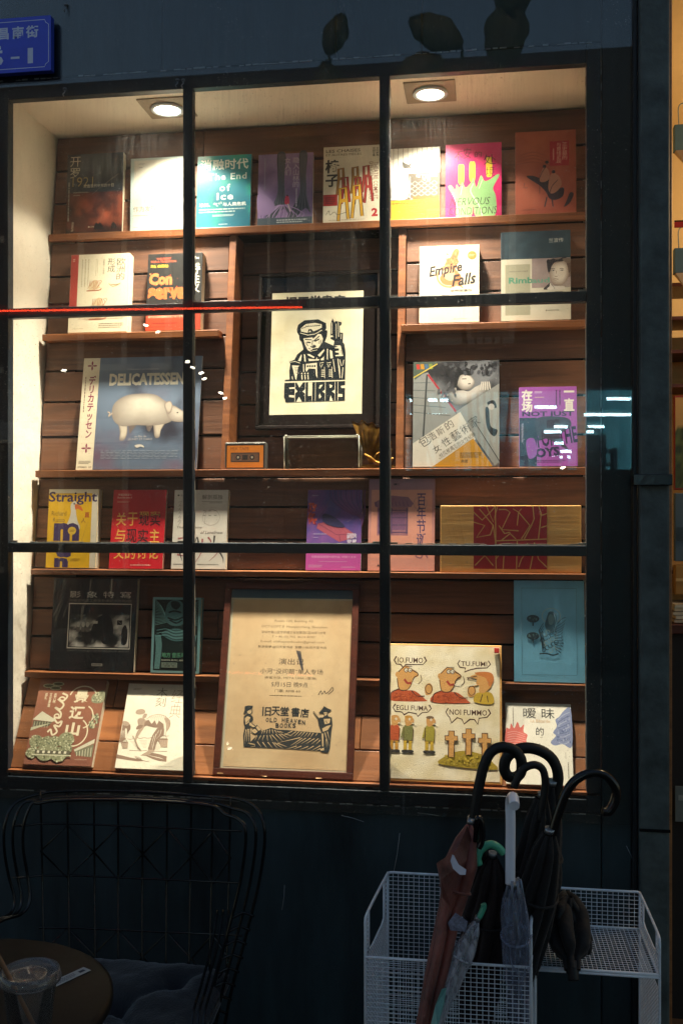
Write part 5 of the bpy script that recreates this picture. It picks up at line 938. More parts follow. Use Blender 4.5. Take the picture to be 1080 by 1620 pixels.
    for x, y in ((.58, .64), (.73, .62), (.87, .65)):
        a.rect(x-.025, y, x+.025, y+.19, S_); a.rect(x-.055, y+.035, x+.055, y+.07, S_); a.line([(x-.025, y+.19), (x-.025, y+.07), (x-.055, y+.07), (x-.055, y+.035), (x-.025, y+.035), (x-.025, y), (x+.025, y), (x+.025, y+.035), (x+.055, y+.035), (x+.055, y+.07), (x+.025, y+.07), (x+.025, y+.19)], .008, K, 0, wob=.3)
w, h, th, base = place(604, 794, 1240, 1019, .012, BZ0+.001, .02, slope=.28)
r = empty('tufted_panel', base, (-th, 0, 0), 'cream tufted wool panel with cartoon smokers and crosses', 'wall hanging')
m = MB(); m.box((-w/2, .004, 0), (w/2, .02, h)); m.build('wood_back', M['pine'], r, bevel=.002)
M['wool'] = printmat('wool', .95, 0)
nt = M['wool'].node_tree; bb = [n for n in nt.nodes if n.type == 'BSDF_PRINCIPLED'][0]; tc = N(nt, 'ShaderNodeTexCoord'); n1 = N(nt, 'ShaderNodeTexNoise', i_Scale=520.0, i_Detail=2.0); nt.links.new(tc.outputs['Object'], n1.inputs['Vector']); bp = N(nt, 'ShaderNodeBump', i_Strength=.45, i_Distance=.004); nt.links.new(n1.outputs[0], bp.inputs['Height']); nt.links.new(bp.outputs[0], bb.inputs['Normal'])
a = Art(w-.012, h-.012); c32(a); o = a.build('wool_pile', M['wool'], r); o.location = (0, .0035, .007)
m = MB(); m.box((w/2-.02, -.012, h-.022), (w/2-.007, .0, h-.009)); m.build('red_tag', solid('b8281e'), r, bevel=.001)

# ---------------------------------------------------------------- small objects on the middle shelf
yf3 = SH[3][0]+.012
p0, p1 = P(355, 743, yf3), P(420, 743, yf3); w = p1.x-p0.x; h = P(388, 699, yf3).z-ZS3
r = empty('cassette_player', ((p0.x+p1.x)/2, yf3, ZS3+.0003), (R(-4), 0, 0), 'small silver cassette player with an orange label window', 'cassette player')
m = MB(); m.box((-w/2, 0, 0), (w/2, .03, h)); m.build('case', paint('silver_case', '6c6a66', .35, metal=.6), r, bevel=.004)
a = Art(w*.94, h*.88); a.rect(0, 0, 1, 1, '17120f'); a.rect(.03, .07, .97, .98, 'd07820'); a.text('MIX TAPE', .12, .13, .6, .26, '7a3c10'); a.rect(.13, .36, .87, .76, '3a2a22'); a.rect(.16, .40, .84, .72, '6a4a38')
for x in (.32, .68): a.ell(x, .56, .06, .11, '1a1412'); a.ell(x, .56, .025, .05, 'b8a890')
a.rect(.43, .46, .57, .66, '2a201c'); a.build('label_window', M['gloss'], r).location.z = h*.05
m = MB(); m.box((-.012, .008, h), (.012, .016, h+.002)); m.build('button', solid('302c28'), r)
# glass block
p0, p1 = P(449, 743, yf3), P(568, 743, yf3); w = p1.x-p0.x; h = P(508, 690, yf3).z-ZS3
r = empty('glass_box', ((p0.x+p1.x)/2, yf3, ZS3+.0003), (0, 0, 0), 'low clear glass box with rounded corners on the middle shelf', 'glass box')
m = MB(); d_ = .055; t_ = .003
for a_, b_ in (((-w/2, 0, 0), (w/2, t_, h)), ((-w/2, d_-t_, 0), (w/2, d_, h)), ((-w/2, t_+.0002, 0), (-w/2+t_, d_-t_-.0002, h)), ((w/2-t_, t_+.0002, 0), (w/2, d_-t_-.0002, h)), ((-w/2+t_+.0002, t_+.0002, 0), (w/2-t_-.0002, d_-t_-.0002, t_))): m.box(a_, b_)
m.build('glass_body', clearmat('block_glass', (.95, .94, .90), .0, .05), r, bevel=.001)
m = MB(); rim = [(-w/2+.001, .001, h), (w/2-.001, .001, h), (w/2-.001, d_-.001, h), (-w/2+.001, d_-.001, h)]
m.tube(rim, .0019, 6, closed=True)
for q in rim: m.tube([(q[0], q[1], .001), q], .0017, 6)
for x in (-w/2+.006, w/2-.006): m.lathe([(0, .004), (.003, .003), (.0045, 0), (.003, -.003), (0, -.004)], (x, .002, h+.001), 10)
m.build('rim', clearmat('rim_glass', (.8, .82, .76), .35, .05, (.75, .74, .62)), r)
# brass shell bookend
yb3 = SH[3][0]+.014; p0, p1 = P(570, 742, yb3), P(624, 742, yb3)
r = empty('shell_bookend', ((p0.x+p1.x)/2, yb3, ZS3+.0003), (0, 0, 0), 'old brass bookend shaped like a scallop shell with a scroll', 'bookend')
hw = (p1.x-p0.x)/2; brass = paint('old_brass', '8a6428', .38, metal=.85, var=.45, scale=40, bump=.3); hh = P(590, 662, yb3).z-ZS3
m = MB(); m.box((-hw, 0, 0), (hw, .04, .006)); m.box((-hw+.003, .003, .0062), (hw-.003, .037, .012)); m.build('base', brass, r, bevel=.0015)
m = MB(); nr, nt_ = 64, 12; o0 = Vector((-hw+.022, .016, .016)); grid_ = []
for i in range(nr+1):
    t = i/nr; an = R(112-t*104); rib = math.cos(t*math.pi*2*7.5); L_ = (hh-.018)*(1-.52*t**1.3)*(1+.035*rib)
    for j in range(nt_+1):
        q = j/nt_; grid_.append((o0.x+math.cos(an)*L_*q, o0.y-.012*math.sin(q*2.4)-.0035*rib*q, o0.z+math.sin(an)*L_*q))
fs = [(i*(nt_+1)+j, i*(nt_+1)+j+1, (i+1)*(nt_+1)+j+1, (i+1)*(nt_+1)+j) for i in range(nr) for j in range(nt_)]
m.add(grid_, fs, 0, True); n0 = len(grid_); m.add([(x, y+.005, z) for x, y, z in grid_], [f[::-1] for f in fs], 0, True)
for i in range(nr): a_ = i*(nt_+1)+nt_; b_ = a_+nt_+1; m.f.append([a_, b_, b_+n0, a_+n0]); m.m.append(0); m.sm.append(True)
m.build('shell', brass, r)
m = MB(); m.tube(cr([(hw*.15+.016*math.cos(R(t))*(1-t/900), .004, .03+.016*math.sin(R(t))*(1-t/900)) for t in range(0, 640, 40)], 3), .0036, 8); m.tube(cr([(-hw*.8, .006, .04), (-hw*.4, .002, .03), (0, .002, .016), (hw*.6, .002, .014), (hw*.9, .004, .03)], 5), .004, 8); m.build('scroll', brass, r)

# ---------------------------------------------------------------- street number sign (only its right part is in the frame)
yS = -.045; p1 = P(81, 70, yS); zt = P(81, 24, yS).z; zb = P(80, 111, yS).z; sw = .30; sh = zt-zb
r = empty('street_sign', (p1.x-sw/2, yS, zb), (0, 0, 0), 'blue enamel house number plate with white characters, top left', 'sign')
m = MB(); m.box((-sw/2, .0, 0), (sw/2, .022, sh)); m.build('plate', solid('16309a', .35), r, bevel=.002)
a = Art(sw, sh); a.rect(0, 0, 1, 1, '1238d0'); W_ = 'c8d2ea'
k0 = .035; kv = .07; a.line([(.06, kv), (1-.06, kv), (1-.05, kv+.05), (1-.022, kv+.09), (1-.022, 1-kv-.09), (1-.05, 1-kv-.05), (1-.06, 1-kv), (.06, 1-kv), (.05, 1-kv-.05), (.022, 1-kv-.09), (.022, kv+.09), (.05, kv+.05), (.06, kv)], .006, W_)
wpx = (P(81, 60, yS)-P(1, 60, yS)).x/81*1.0
def sx(px): return 1-(81-px)*wpx/sw
a.text('昌南街', sx(-2.5), .16, sx(61), .385, W_, .03, csp=1.35); a.text('华', sx(-66), .16, sx(-48), .385, W_, .03); a.text('富', sx(-34), .16, sx(-16), .385, W_, .03); a.rect(sx(-6), .5, sx(1), .56, W_); a.text('5', sx(-14), .58, sx(5), .86, W_, .02); a.rect(sx(17), .71, sx(31), .75, W_); a.text('1', sx(44), .57, sx(52.5), .85, W_, .0); a.text('0', sx(-40), .58, sx(-22), .86, W_, .02)
a.build('lettering', M['gloss'], r)
for i, (px, py) in enumerate(((105, 12), (103, 145), (281, 131), (290, 131))):
    lab = ('small metal wall hook right of the blue plate', 'small metal wall hook on the frame above the alcove corner', 'small metal hook left of a pair above the left mullion', 'small metal hook right of a pair above the left mullion')[i]
    q = P(px, py, -.016); r = empty('wall_hook', q, (0, 0, 0), lab, 'hook', 'small hooks above the window')
    m = MB(); m.lathe([(0, .0), (.005, .001), (.006, .004), (.004, .006), (0, .007)], (0, 0, .004), 10); m.build('plate', paint('zinc', '767a7e', .5, metal=.6), r)
    m = MB(); m.tube(cr([(0, 0, .004), (.002, -.006, -.004), (-.002, -.009, -.011), (-.001, -.004, -.014)], 4), .0018, 6); m.build('prong', paint('zinc', '767a7e', .5, metal=.6), r)

# ---------------------------------------------------------------- wire basket pair
def wiregrid(m, o, ex, ey, nx, ny, r=.00085):
    o = Vector(o); ex = Vector(ex); ey = Vector(ey)
    for i in range(nx+1): m.tube([o+ex*(i/nx), o+ex*(i/nx)+ey], r, 4, cap=False, smooth=True)
    for j in range(ny+1): m.tube([o+ey*(j/ny)+Vector((0, -.0012, 0)), o+ey*(j/ny)+ex+Vector((0, -.0012, 0))], r, 4, cap=False, smooth=True)
def gridcount(v, c): return max(2, round(Vector(v).length/c))
def basket(label, X0, X1, Y0, Y1, zf, zrail, zdrop, skew=0.0, lower=None):
    r = empty('wire_basket', ((X0+X1)/2, Y1, lower if lower is not None else zf), (0, 0, 0), label, 'basket', 'white wire baskets for umbrellas'); c = Vector(r.location); mw = M['metalwhite']
    F0, F1, B0, B1 = Vector((X0, Y0, 0)), Vector((X1, Y0, 0)), Vector((X0+skew, Y1, 0)), Vector((X1+skew, Y1, 0))
    Z = lambda p, z: Vector((p.x, p.y, z))-c
    def pan(nm, a, b, z0, z1, cw=.0125, ch=.0095):
        m = MB(); ex = Z(b, z0)-Z(a, z0); ey = Vector((0, 0, z1-z0)); wiregrid(m, Z(a, z0), ex, ey, gridcount(ex, cw), gridcount(ey, ch)); m.build(nm, mw, r)
    pan('front_mesh', F0, F1, zf, zdrop); pan('back_mesh', B0, B1, zf, zrail); 
    def side(a, b):                                    # side mesh with a hand opening in its upper front part
        m = MB(); zc = zrail-(zrail-zf)*.22 if zrail-zf > .2 else zrail-(zrail-zf)*.6
        ex = Z(b, 0)-Z(a, 0); wiregrid(m, Z(a, zf), ex, Vector((0, 0, zc-zf)), gridcount(ex, .0125), gridcount((0, 0, zc-zf), .0095)); q = a.lerp(b, .8)
        wiregrid(m, Z(q, zc), Z(b, zc)-Z(q, zc), Vector((0, 0, zrail-zc)), 3, gridcount((0, 0, zrail-zc), .0095)); q = a.lerp(b, .14); wiregrid(m, Z(a, zc), Z(q, zc)-Z(a, zc), Vector((0, 0, zrail-zc-.004)), 2, gridcount((0, 0, zrail-zc), .0095))
        m.tube([Z(a.lerp(b, .14), zrail-.004), Z(a.lerp(b, .14), zc+.004), Z(a.lerp(b, .3), zc-.001), Z(a.lerp(b, .7), zc-.001), Z(a.lerp(b, .8), zc+.004), Z(a.lerp(b, .8), zrail-.002)], .0022, 6); m.build('side_mesh', mw, r)
    side(F0, B0); side(F1, B1)
    m = MB(); ex = Z(F1, zf)-Z(F0, zf); ey = Z(B0, zf)-Z(F0, zf); wiregrid(m, Z(F0, zf), ex, ey, gridcount(ex, .0095), gridcount(ey, .011)); m.build('bottom_mesh', mw, r)
    m = MB(); rr = .0031
    rail = cr([Z(B1, zrail-.02), Z(B1, zrail-.006), Z(B1.lerp(B0, .02), zrail), Z(B1.lerp(B0, .1), zrail)], 4) + cr([Z(B1.lerp(B0, .9), zrail), Z(B1.lerp(B0, .98), zrail), Z(B0, zrail-.006), Z(B0, zrail-.02)], 4)
    m.tube(rail, rr, 8)
    for a, b in ((F0, B0), (F1, B1)): m.tube(cr([Z(b, zrail-.001), Z(b.lerp(a, .5), zrail), Z(b.lerp(a, .93), zrail-.002), Z(a, zrail-.012), Z(a, zrail-.03)], 5) + [Z(a, zf if lower is None else lower)], rr, 8)
    m.tube([Z(F0, zdrop), Z(F1, zdrop)], rr, 8); m.tube([Z(B0, zrail-.01), Z(B0, lower if lower is not None else zf)], rr, 8); m.tube([Z(B1, zrail-.01), Z(B1, lower if lower is not None else zf)], rr, 8)
    for a, b in ((F0, F1), (B0, B1), (F0, B0), (F1, B1)): m.tube([Z(a, zf), Z(b, zf)], rr, 8)
    m.build('rim', mw, r)
    if lower is not None:
        m = MB(); wiregrid(m, Z(F1, lower), Z(B1, lower)-Z(F1, lower), Vector((0, 0, zf-lower-.03)), 20, gridcount((0, 0, zf-lower), .0095)); m.build('lower_side_mesh', mw, r)
    return r
basket('deep white wire basket holding the umbrellas, left of the pair', -.256, .089, -.500, -.238, .32, .742, .655, .022)
basket('shallow white wire tray on legs, right of the deep basket', .102, .363, -.40, -.15, .606, .694, .612, -.004, lower=.0)
m = MB(); 
ug = empty('basket_stand', (-.08, -.37, 0), label='low dark stand beneath the deep white wire basket', cat='stand')
m.box((-.17, -.11, 0), (.17, .11, .315)); m.build('box', M['black'], ug, bevel=.01)

# ---------------------------------------------------------------- umbrellas
M['zinc'] = paint('worn_nickel', '9a9ea2', .35, metal=.8)
def handle(m, pts, u, r, n=10, sm=6):
    q = cr([Pd(x, y, uu) for (x, y, uu) in [(p[0], p[1], p[2] if len(p) > 2 else u) for p in pts]], sm); m.tube(q, r, n); return q
def folded(m, a, b, prof, pleats=8, twist=2.5, depth=.28, n=72, seed=1, mi=0):
    a = Vector(a); b = Vector(b); ax = (b-a); L_ = ax.length; ax.normalize(); q = Vector((0, 1, 0)); nx = ax.cross(q).normalized(); ny = ax.cross(nx); base = len(m.v); k = 26
    def rad(t):
        for (t0, r0), (t1, r1) in zip(prof[:-1], prof[1:]):
            if t <= t1: return r0+(r1-r0)*((t-t0)/(t1-t0))
        return prof[-1][1]
    for i in range(k+1):
        t = i/k; rr = rad(t); c = a+ax*(L_*t)
        for j in range(n):
            an = 2*math.pi*j/n; s_ = math.sin(an*pleats+twist*t*6+.8*noise.noise(Vector((t*4, seed, 0)))); ww = 1-depth*1.35*(1-abs(math.sin(.5*an*pleats+twist*t*3+.4*noise.noise(Vector((t*4, seed, 0))))))**1.6+.10*noise.noise(Vector((math.cos(an)*2, t*5, seed)))
            d = nx*math.cos(an+twist*t)+ny*math.sin(an+twist*t); m.v.append(tuple(c+d*rr*ww))
    for i in range(k):
        for j in range(n): m.f.append([base+i*n+j, base+i*n+(j+1) % n, base+(i+1)*n+(j+1) % n, base+(i+1)*n+j]); m.m.append(mi); m.sm.append(True)
def umb(label, hp, u, hr, hmat, ca, cb, prof, cmat, strap=None, **k):
    q0 = Pd(*ca); r = empty('umbrella', q0, (0, 0, 0), label, 'umbrella'); off = -q0
    def done(m, nm, mt):
        m.v = [tuple(Vector(v)+off) for v in m.v]; return m.build(nm, mt, r)
    m = MB(); handle(m, hp, u, hr); done(m, 'handle', hmat)
    m = MB(); folded(m, q0, Pd(*cb), prof, **k); done(m, 'canopy', cmat)
    a, b = q0, Pd(*cb); d = (b-a).normalized(); m = MB(); m.tube([a, b+d*.05], [.005, .003], 8); done(m, 'shaft', M['black'])
    m = MB(); m.tube([b-d*.0+d*t for t in (.0, .02, .05, .055)], [.007, .006, .004, .001], 8); done(m, 'tip', hmat)
    m = MB(); c = a+(b-a)*.32; rr = 0
    for (t0, r0), (t1, r1) in zip(prof[:-1], prof[1:]):
        if t0 <= .32 <= t1: rr = r0+(r1-r0)*(.32-t0)/(t1-t0)
    nx = d.cross(Vector((0, 1, 0))).normalized(); ny = d.cross(nx)
    m.tube([c+(nx*math.cos(R(t))+ny*math.sin(R(t)))*(rr*.98) + d*(.004*math.sin(R(t))) for t in range(0, 360, 15)], .003, 5, closed=True); done(m, 'strap', cmat)
    m = MB(); m.tube([a-d*.012, a-d*.001], [max(.006, hr*1.12)]*2, 12); done(m, 'ferrule', M['zinc']); return r
blk = paint('black_handle', '0a0a0b', .22, var=.2, bump=.02); blkf = paint('black_fabric', '0c0b0c', .75, var=.3, bump=.2, bscale=90, sheen=.1); rub = paint('rubber_grip', '0a0a0a', .55, var=.2, bump=.1)
umb('black crook umbrella with the leftmost tall handle loop', [(748, 1312), (751, 1282), (757, 1245), (765, 1212), (776, 1190), (793, 1182), (812, 1186), (823, 1200), (824, 1220), (815, 1232)], 2.17, .0118, rub, (749, 1300, 2.17), (765, 1600, 2.24), [(0, .014), (.1, .024), (.4, .03), (.8, .018), (1, .008)], blkf, seed=2)
umb('black crook umbrella with the middle wide handle loop', [(862, 1320), (868, 1290), (878, 1255), (882, 1225), (872, 1200), (850, 1186), (824, 1184), (803, 1196), (797, 1214), (803, 1228), (815, 1230)], 2.22, .0125, rub, (871, 1242, 2.22), (815, 1580, 2.28), [(0, .014), (.06, .028), (.2, .042), (.4, .058), (.7, .05), (1, .02)], blkf, seed=3)
umb('black umbrella with a small curled handle in the middle of the bunch', [(852, 1300), (858, 1270), (862, 1240), (858, 1218), (845, 1210), (828, 1216), (818, 1232), (812, 1246)], 2.14, .0085, rub, (856, 1262, 2.15), (812, 1600, 2.22), [(0, .014), (.1, .030), (.35, .044), (.8, .03), (1, .014)], blkf, seed=4)
umb('glossy black crook umbrella whose handle curls far right', [(864, 1345), (872, 1320), (884, 1282), (897, 1250), (914, 1231), (937, 1223), (958, 1228), (973, 1246), (972, 1268), (962, 1284), (952, 1284)], 2.10, .0098, blk, (868, 1318, 2.10), (812, 1610, 2.2), [(0, .014), (.08, .03), (.35, .046), (.7, .035), (1, .015)], blkf, seed=5)
whiteh = paint('white_handle', 'e8ecf6', .35, var=.05, bump=.02, coat=.3)
hazy = clearmat('hazy_vinyl', (.80, .84, .92), .20, .12, (.42, .46, .56))
def frost(name, col, a):
    m, nt, o = newmat(name); L = nt.links.new; tc = N(nt, 'ShaderNodeTexCoord'); mp = N(nt, 'ShaderNodeMapping'); mp.inputs['Scale'].default_value = (60, 60, 14); mp.inputs['Rotation'].default_value = (0, R(20), 0)
    L(tc.outputs['Object'], mp.inputs[0]); nn = N(nt, 'ShaderNodeTexNoise', i_Scale=1.0, i_Detail=4.0, i_Distortion=2.0); L(mp.outputs[0], nn.inputs['Vector']); mr = N(nt, 'ShaderNodeMapRange'); mr.inputs[1].default_value = .4; mr.inputs[2].default_value = .72; mr.inputs[3].default_value = a*.45; mr.inputs[4].default_value = min(1, a*1.5); L(nn.outputs[0], mr.inputs[0])
    b = N(nt, 'ShaderNodeBsdfPrincipled', i_Roughness=.25); b.inputs['Base Color'].default_value = (*hexc(col), 1); L(mr.outputs[0], b.inputs['Alpha']); L(b.outputs[0], o.inputs[0]); return m
umb('clear vinyl umbrella with a straight white handle', [(806.5, 1398), (806.5, 1380), (806.8, 1340), (807, 1300), (806.5, 1272), (808.5, 1262, 2.02), (811.5, 1262, 1.97), (813, 1275, 1.94)], 2.04, .0105, whiteh, (812, 1402, 2.04), (824, 1640, 2.12), [(0, .014), (.06, .022), (.2, .031), (.4, .032), (.75, .027), (1, .018)], frost('frosted_vinyl', '8e98b0', .5), seed=6, pleats=5, twist=1.0, depth=.2)
m = MB()
for k in range(7):
    an = R(k*50); q = Pd(813, 1400, 2.04); m.tube([q+Vector((.012*math.cos(an), .012*math.sin(an), .012)), q+Vector((.018*math.cos(an), .018*math.sin(an), -.022))], .003, 6)
uc = D.objects['umbrella.004']; m.v = [tuple(Vector(v)-Vector(uc.location)) for v in m.v]; m.build('rib_tip', solid('7a8290'), uc)
brown = paint('brown_fabric', '70382c', .5, var=.6, scale=14, bump=.3, bscale=60, sheen=.2)
bh = umb('reddish brown patterned umbrella leaning left in the basket', [(752, 1330), (754, 1300, 2.08), (757, 1294, 2.08), (762, 1305, 2.08), (762, 1330, 2.08), (757, 1342, 2.08)], 2.10, .006, blk, (742, 1305, 2.13), (668, 1640, 2.0), [(0, .008), (.08, .026), (.2, .04), (.3, .034), (.42, .027), (.7, .024), (1, .02)], brown, seed=9, pleats=4, twist=.8, depth=.45)
def flap(parent, pts, mat, nm='loose_panel', th=.0012):
    q = [Pd(*p) for p in pts]; c = Vector(parent.location); m = MB(); n = len(q); vs = [v-c for v in q]+[v-c+Vector((0, th, 0)) for v in q]
    m.add(vs, [list(range(n))[::-1], [i+n for i in range(n)]]+[[i, (i+1) % n, (i+1) % n+n, i+n] for i in range(n)]); m.build(nm, mat, parent)
flap(bh, [(739, 1306, 2.10), (722, 1345, 2.07), (690, 1366, 2.03), (697, 1392, 2.02), (699, 1420, 2.04), (715, 1440, 2.06), (745, 1400, 2.09), (752, 1350, 2.10)], brown)
flap(bh, [(715, 1352, 2.03), (712, 1362, 2.025), (716, 1374, 2.02), (727, 1384, 2.02), (736, 1384, 2.025), (737, 1376, 2.03), (725, 1368, 2.03), (718, 1354, 2.03)], solid('b9bccb', .4), 'white_patch')
mint = paint('mint_plastic', '4fb08e', .35, var=.1, bump=.02, coat=.3)
umb('dark umbrella with a mint green crook handle', [(757, 1368), (755, 1358), (759, 1346), (768, 1338), (778, 1336), (788, 1341), (796, 1350)], 2.10, .0085, mint, (778, 1356, 2.16), (748, 1640, 2.24), [(0, .012), (.08, .03), (.3, .05), (.7, .05), (1, .03)], paint('wine_fabric', '1c0c10', .7, var=.4), seed=11)
mintv = umb('small folded umbrella with pale vinyl and a mint green tip', [(757, 1452), (762, 1442), (765, 1434), (764, 1430)], 2.06, .006, mint, (753, 1458, 2.06), (680, 1640, 2.0), [(0, .007), (.08, .016), (.25, .022), (.45, .02), (.7, .017), (1, .014)], frost('pale_vinyl', 'a8a8ae', .85), seed=12, pleats=4, depth=.35)
flap(mintv, [(720, 1444, 2.05), (708, 1460, 2.04), (712, 1472, 2.04), (736, 1474, 2.045), (739, 1458, 2.05)], paint('speckled_fabric', '6e6f80', .6, var=.6, scale=220), 'speckled_panel')
flap(mintv, [(688, 1592, 1.985), (698, 1566, 1.99), (706, 1564, 1.995), (702, 1590, 1.99), (692, 1625, 1.97), (680, 1625, 1.96)], solid('5a8f88', .4), 'mint_panel', .004)
# black folding umbrella lying in the right tray
q0 = Pd(905, 1430, 2.2); r = empty('umbrella', q0, (0, 0, 0), 'short black folding umbrella bunched up in the right wire tray', 'umbrella')
m = MB(); folded(m, Pd(893, 1412, 2.25), Pd(905, 1536, 2.12), [(0, .012), (.1, .034), (.3, .048), (.55, .052), (.75, .045), (.85, .02), (1, .018)], pleats=5, twist=1.4, depth=.5, seed=21); m.v = [tuple(Vector(v)-q0) for v in m.v]; m.build('canopy', blkf, r)
m = MB(); m.tube([Pd(904, 1520, 2.13), Pd(907, 1552, 2.11)], .012, 12); m.v = [tuple(Vector(v)-q0) for v in m.v]; m.build('handle', rub, r, bevel=.002)
for k, (cx, cy) in enumerate(((872, 1440), (930, 1490))):
    m = MB(); folded(m, Pd(900, 1420, 2.2), Pd(cx, cy+20, 2.18), [(0, .01), (.4, .022), (.8, .024), (1, .006)], pleats=3, depth=.5, seed=30+k); m.v = [tuple(Vector(v)-q0) for v in m.v]; m.build('loose_fold', blkf, r)

# ---------------------------------------------------------------- wire chair
YC = -.20
chr_ = empty('wire_chair', Pd(210, 1620, 2.36), (0, 0, 0), 'black wire armchair with diamond pattern back and curved top', 'chair'); cc = Vector(chr_.location); cc.z = 0; chr_.location = cc
def CH(x, y, dY=0):                 # point on the chair back: bulges to the wall in the middle, wraps forward at the sides
    s = (x-212)/206; return P(x, y, YC+dY-.13*abs(s)**3 - (.10*((y-1385)/200) if y > 1385 else 0)) - cc
m = MB(); wr = .0038
def outline(inset, dY, top):
    return [(-30, 1490), (-8+inset*.3, 1458), (16+inset*.6, 1446), (24+inset*.8, 1424), (14+inset, 1385), (7+inset, 1340), (9+inset, 1302), (24+inset*.9, 1271), (60, top+5), (100, top), (212, top), (330, top+8), (380-inset*.8, top+13+inset*.3), (408-inset, 1282+inset*.5), (419-inset, 1318), (412-inset, 1385), (392-inset, 1470), (368-inset, 1560), (352-inset, 1640)]
for inset, dY, top in ((0, .035, 1252), (14, .0, 1262), (30, -.03, 1266)):
    m.tube(cr([CH(x, y, dY) for x, y in outline(inset, dY, top)], 5), wr, 6)
m.build('back_frame', M['black'], chr_)
vx = [65, 107, 149, 187, 226, 265, 303, 337, 365]
def lerpx(x, y): return x + (212-x)*.0 + (-(x-212)*.03)*((y-1265)/200)
m = MB()
for lv in (1303, 1385, 1468): m.tube(cr([CH(x, lv + (3 if x < 60 else (x-120)*.045 if x > 120 else 0)-abs(0), .0) for x in range(22 if lv < 1400 else 62, 400, 20)], 3), .0024, 5)
for x in vx: m.tube(cr([CH(lerpx(x, y), y) for y in (1262, 1303, 1385, 1468, 1540)], 4), .0027, 5)
m.build('back_wire', M['black'], chr_)
for i in range(0, 8, 2):
    xa, xb, xc = vx[i], vx[i+1], vx[min(8, i+2)]
    for (y0, y1) in ((1305, 1388), (1468, 1550)):
        ym = (y0+y1)/2; sl = lambda x: (x-120)*.045 if x > 120 else 0
        m = MB(); m.tube([CH(xb, y0+sl(xb), .003), CH(xc, ym+sl(xc), .003), CH(xb, y1+sl(xb), .003), CH(xa, ym+sl(xa), .003)], .0029, 5, closed=True); m.build('diamond_wire', M['black'], chr_)
for x in vx:
    m = MB(); m.tube([CH(x-1, 1254+(x-100)*.045, .035), CH(x, 1266+(x-100)*.04, -.03)], .0022, 5); m.build('top_rung', M['black'], chr_)
for k in range(9):
    m = MB(); y = 1450+k*22; m.tube(cr([CH(402-k*6, y, .035)-Vector((0, 0, 0)), CH(385-k*6, y-6, 0), CH(368-k*6, y+2, -.03)], 4), .003, 6); m.build('side_rung', M['black'], chr_)
for s, pts in ((1, [(362, 1440, -.33), (352, 1500, -.42), (336, 1560, -.52), (320, 1630, -.62), (318, 1800, -.66)]),):
    m = MB()
    for dx in (0, 9, 18): m.tube(cr([P(x+dx*s*-1, y, Y)-cc for x, y, Y in pts], 6), .003, 6)
    m.build('arm', M['black'], chr_)
# seat ring and legs
seatc = Vector((P(190, 1540, -.45).x, -.47, .37))-cc
m = MB(); ring = [(seatc.x+.27*math.cos(R(t)), seatc.y+.24*math.sin(R(t)), .37) for t in range(0, 360, 15)]; m.tube(ring, .005, 6, closed=True)
for k in range(-6, 7): m.tube([(seatc.x+k*.038, seatc.y-.24*math.sqrt(max(0, 1-(k*.038/.27)**2)), .37), (seatc.x+k*.038, seatc.y+.24*math.sqrt(max(0, 1-(k*.038/.27)**2)), .37)], .0024, 5)
m.build('seat', M['black'], chr_)
for sx_, sy_ in ((-1, -1), (1, -1), (-1, 1), (1, 1)):
    m = MB(); m.tube([(seatc.x+sx_*.19, seatc.y+sy_*.16, .37), (seatc.x+sx_*.23, seatc.y+sy_*.2, 0)], .006, 8); m.build('leg', M['black'], chr_)
# cushion, tufted
ca = [P(60, 1512, -.30), P(322, 1522, -.30)]; 
cu = empty('seat_cushion', (seatc.x+cc.x, seatc.y+cc.y, .375), (0, 0, 0), 'dark grey tufted cushion lying on the wire chair', 'cushion')
m = MB(); n = 44; vs = []; w2 = .205
for side in (1, -1):
    for i in range(n+1):
        for j in range(n+1):
            u, v = i/n*2-1, j/n*2-1; e = (1-abs(u)**5)*(1-abs(v)**5); hgt = .02+.052*max(0, e)**.5
            for tx in (-.5, .5, 0):
                for ty in (-.5, .5, 0):
                    if (tx == 0) != (ty == 0): continue
                    d = math.hypot(u-tx, v-ty); hgt -= .035*math.exp(-(d/.13)**2)
            hgt -= .012*math.exp(-((abs(u)-abs(v))/.08)**2)*e; hgt += .006*noise.noise(Vector((u*4, v*4, 2)))*e+.003*noise.noise(Vector((u*12, v*12, 5)))
            pin = 1-.05*(1-abs(u))*abs(v)**4; pn_ = 1-.05*(1-abs(v))*abs(u)**4
            vs.append((u*w2*pn_, v*w2*pin, .055+side*(hgt if side > 0 else hgt*.5)+.035*v))
fs = []
for s_ in (0, 1):
    o_ = s_*(n+1)**2
    for i in range(n):
        for j in range(n):
            q = [o_+i*(n+1)+j, o_+(i+1)*(n+1)+j, o_+(i+1)*(n+1)+j+1, o_+i*(n+1)+j+1]; fs.append(q if s_ == 0 else q[::-1])
k2 = (n+1)**2
for i in range(n):
    for (p, q) in ((i*(n+1), (i+1)*(n+1)), (i*(n+1)+n, (i+1)*(n+1)+n)): fs.append([p, q, q+k2, p+k2])
    for (p, q) in ((i, i+1), (n*(n+1)+i, n*(n+1)+i+1)): fs.append([p, q, q+k2, p+k2])
m.add(vs, fs, 0, True); m.build('pad', M['cloth'], cu)
m = MB(); pp = [(w2*.99*a_, w2*.99*b_, .055+.035*b_) for a_, b_ in ((-1, -1), (0, -.97), (1, -1), (.97, 0), (1, 1), (0, .97), (-1, 1), (-.97, 0))]; m.tube(pp, .005, 6, closed=True); m.build('piping', M['cloth'], cu)

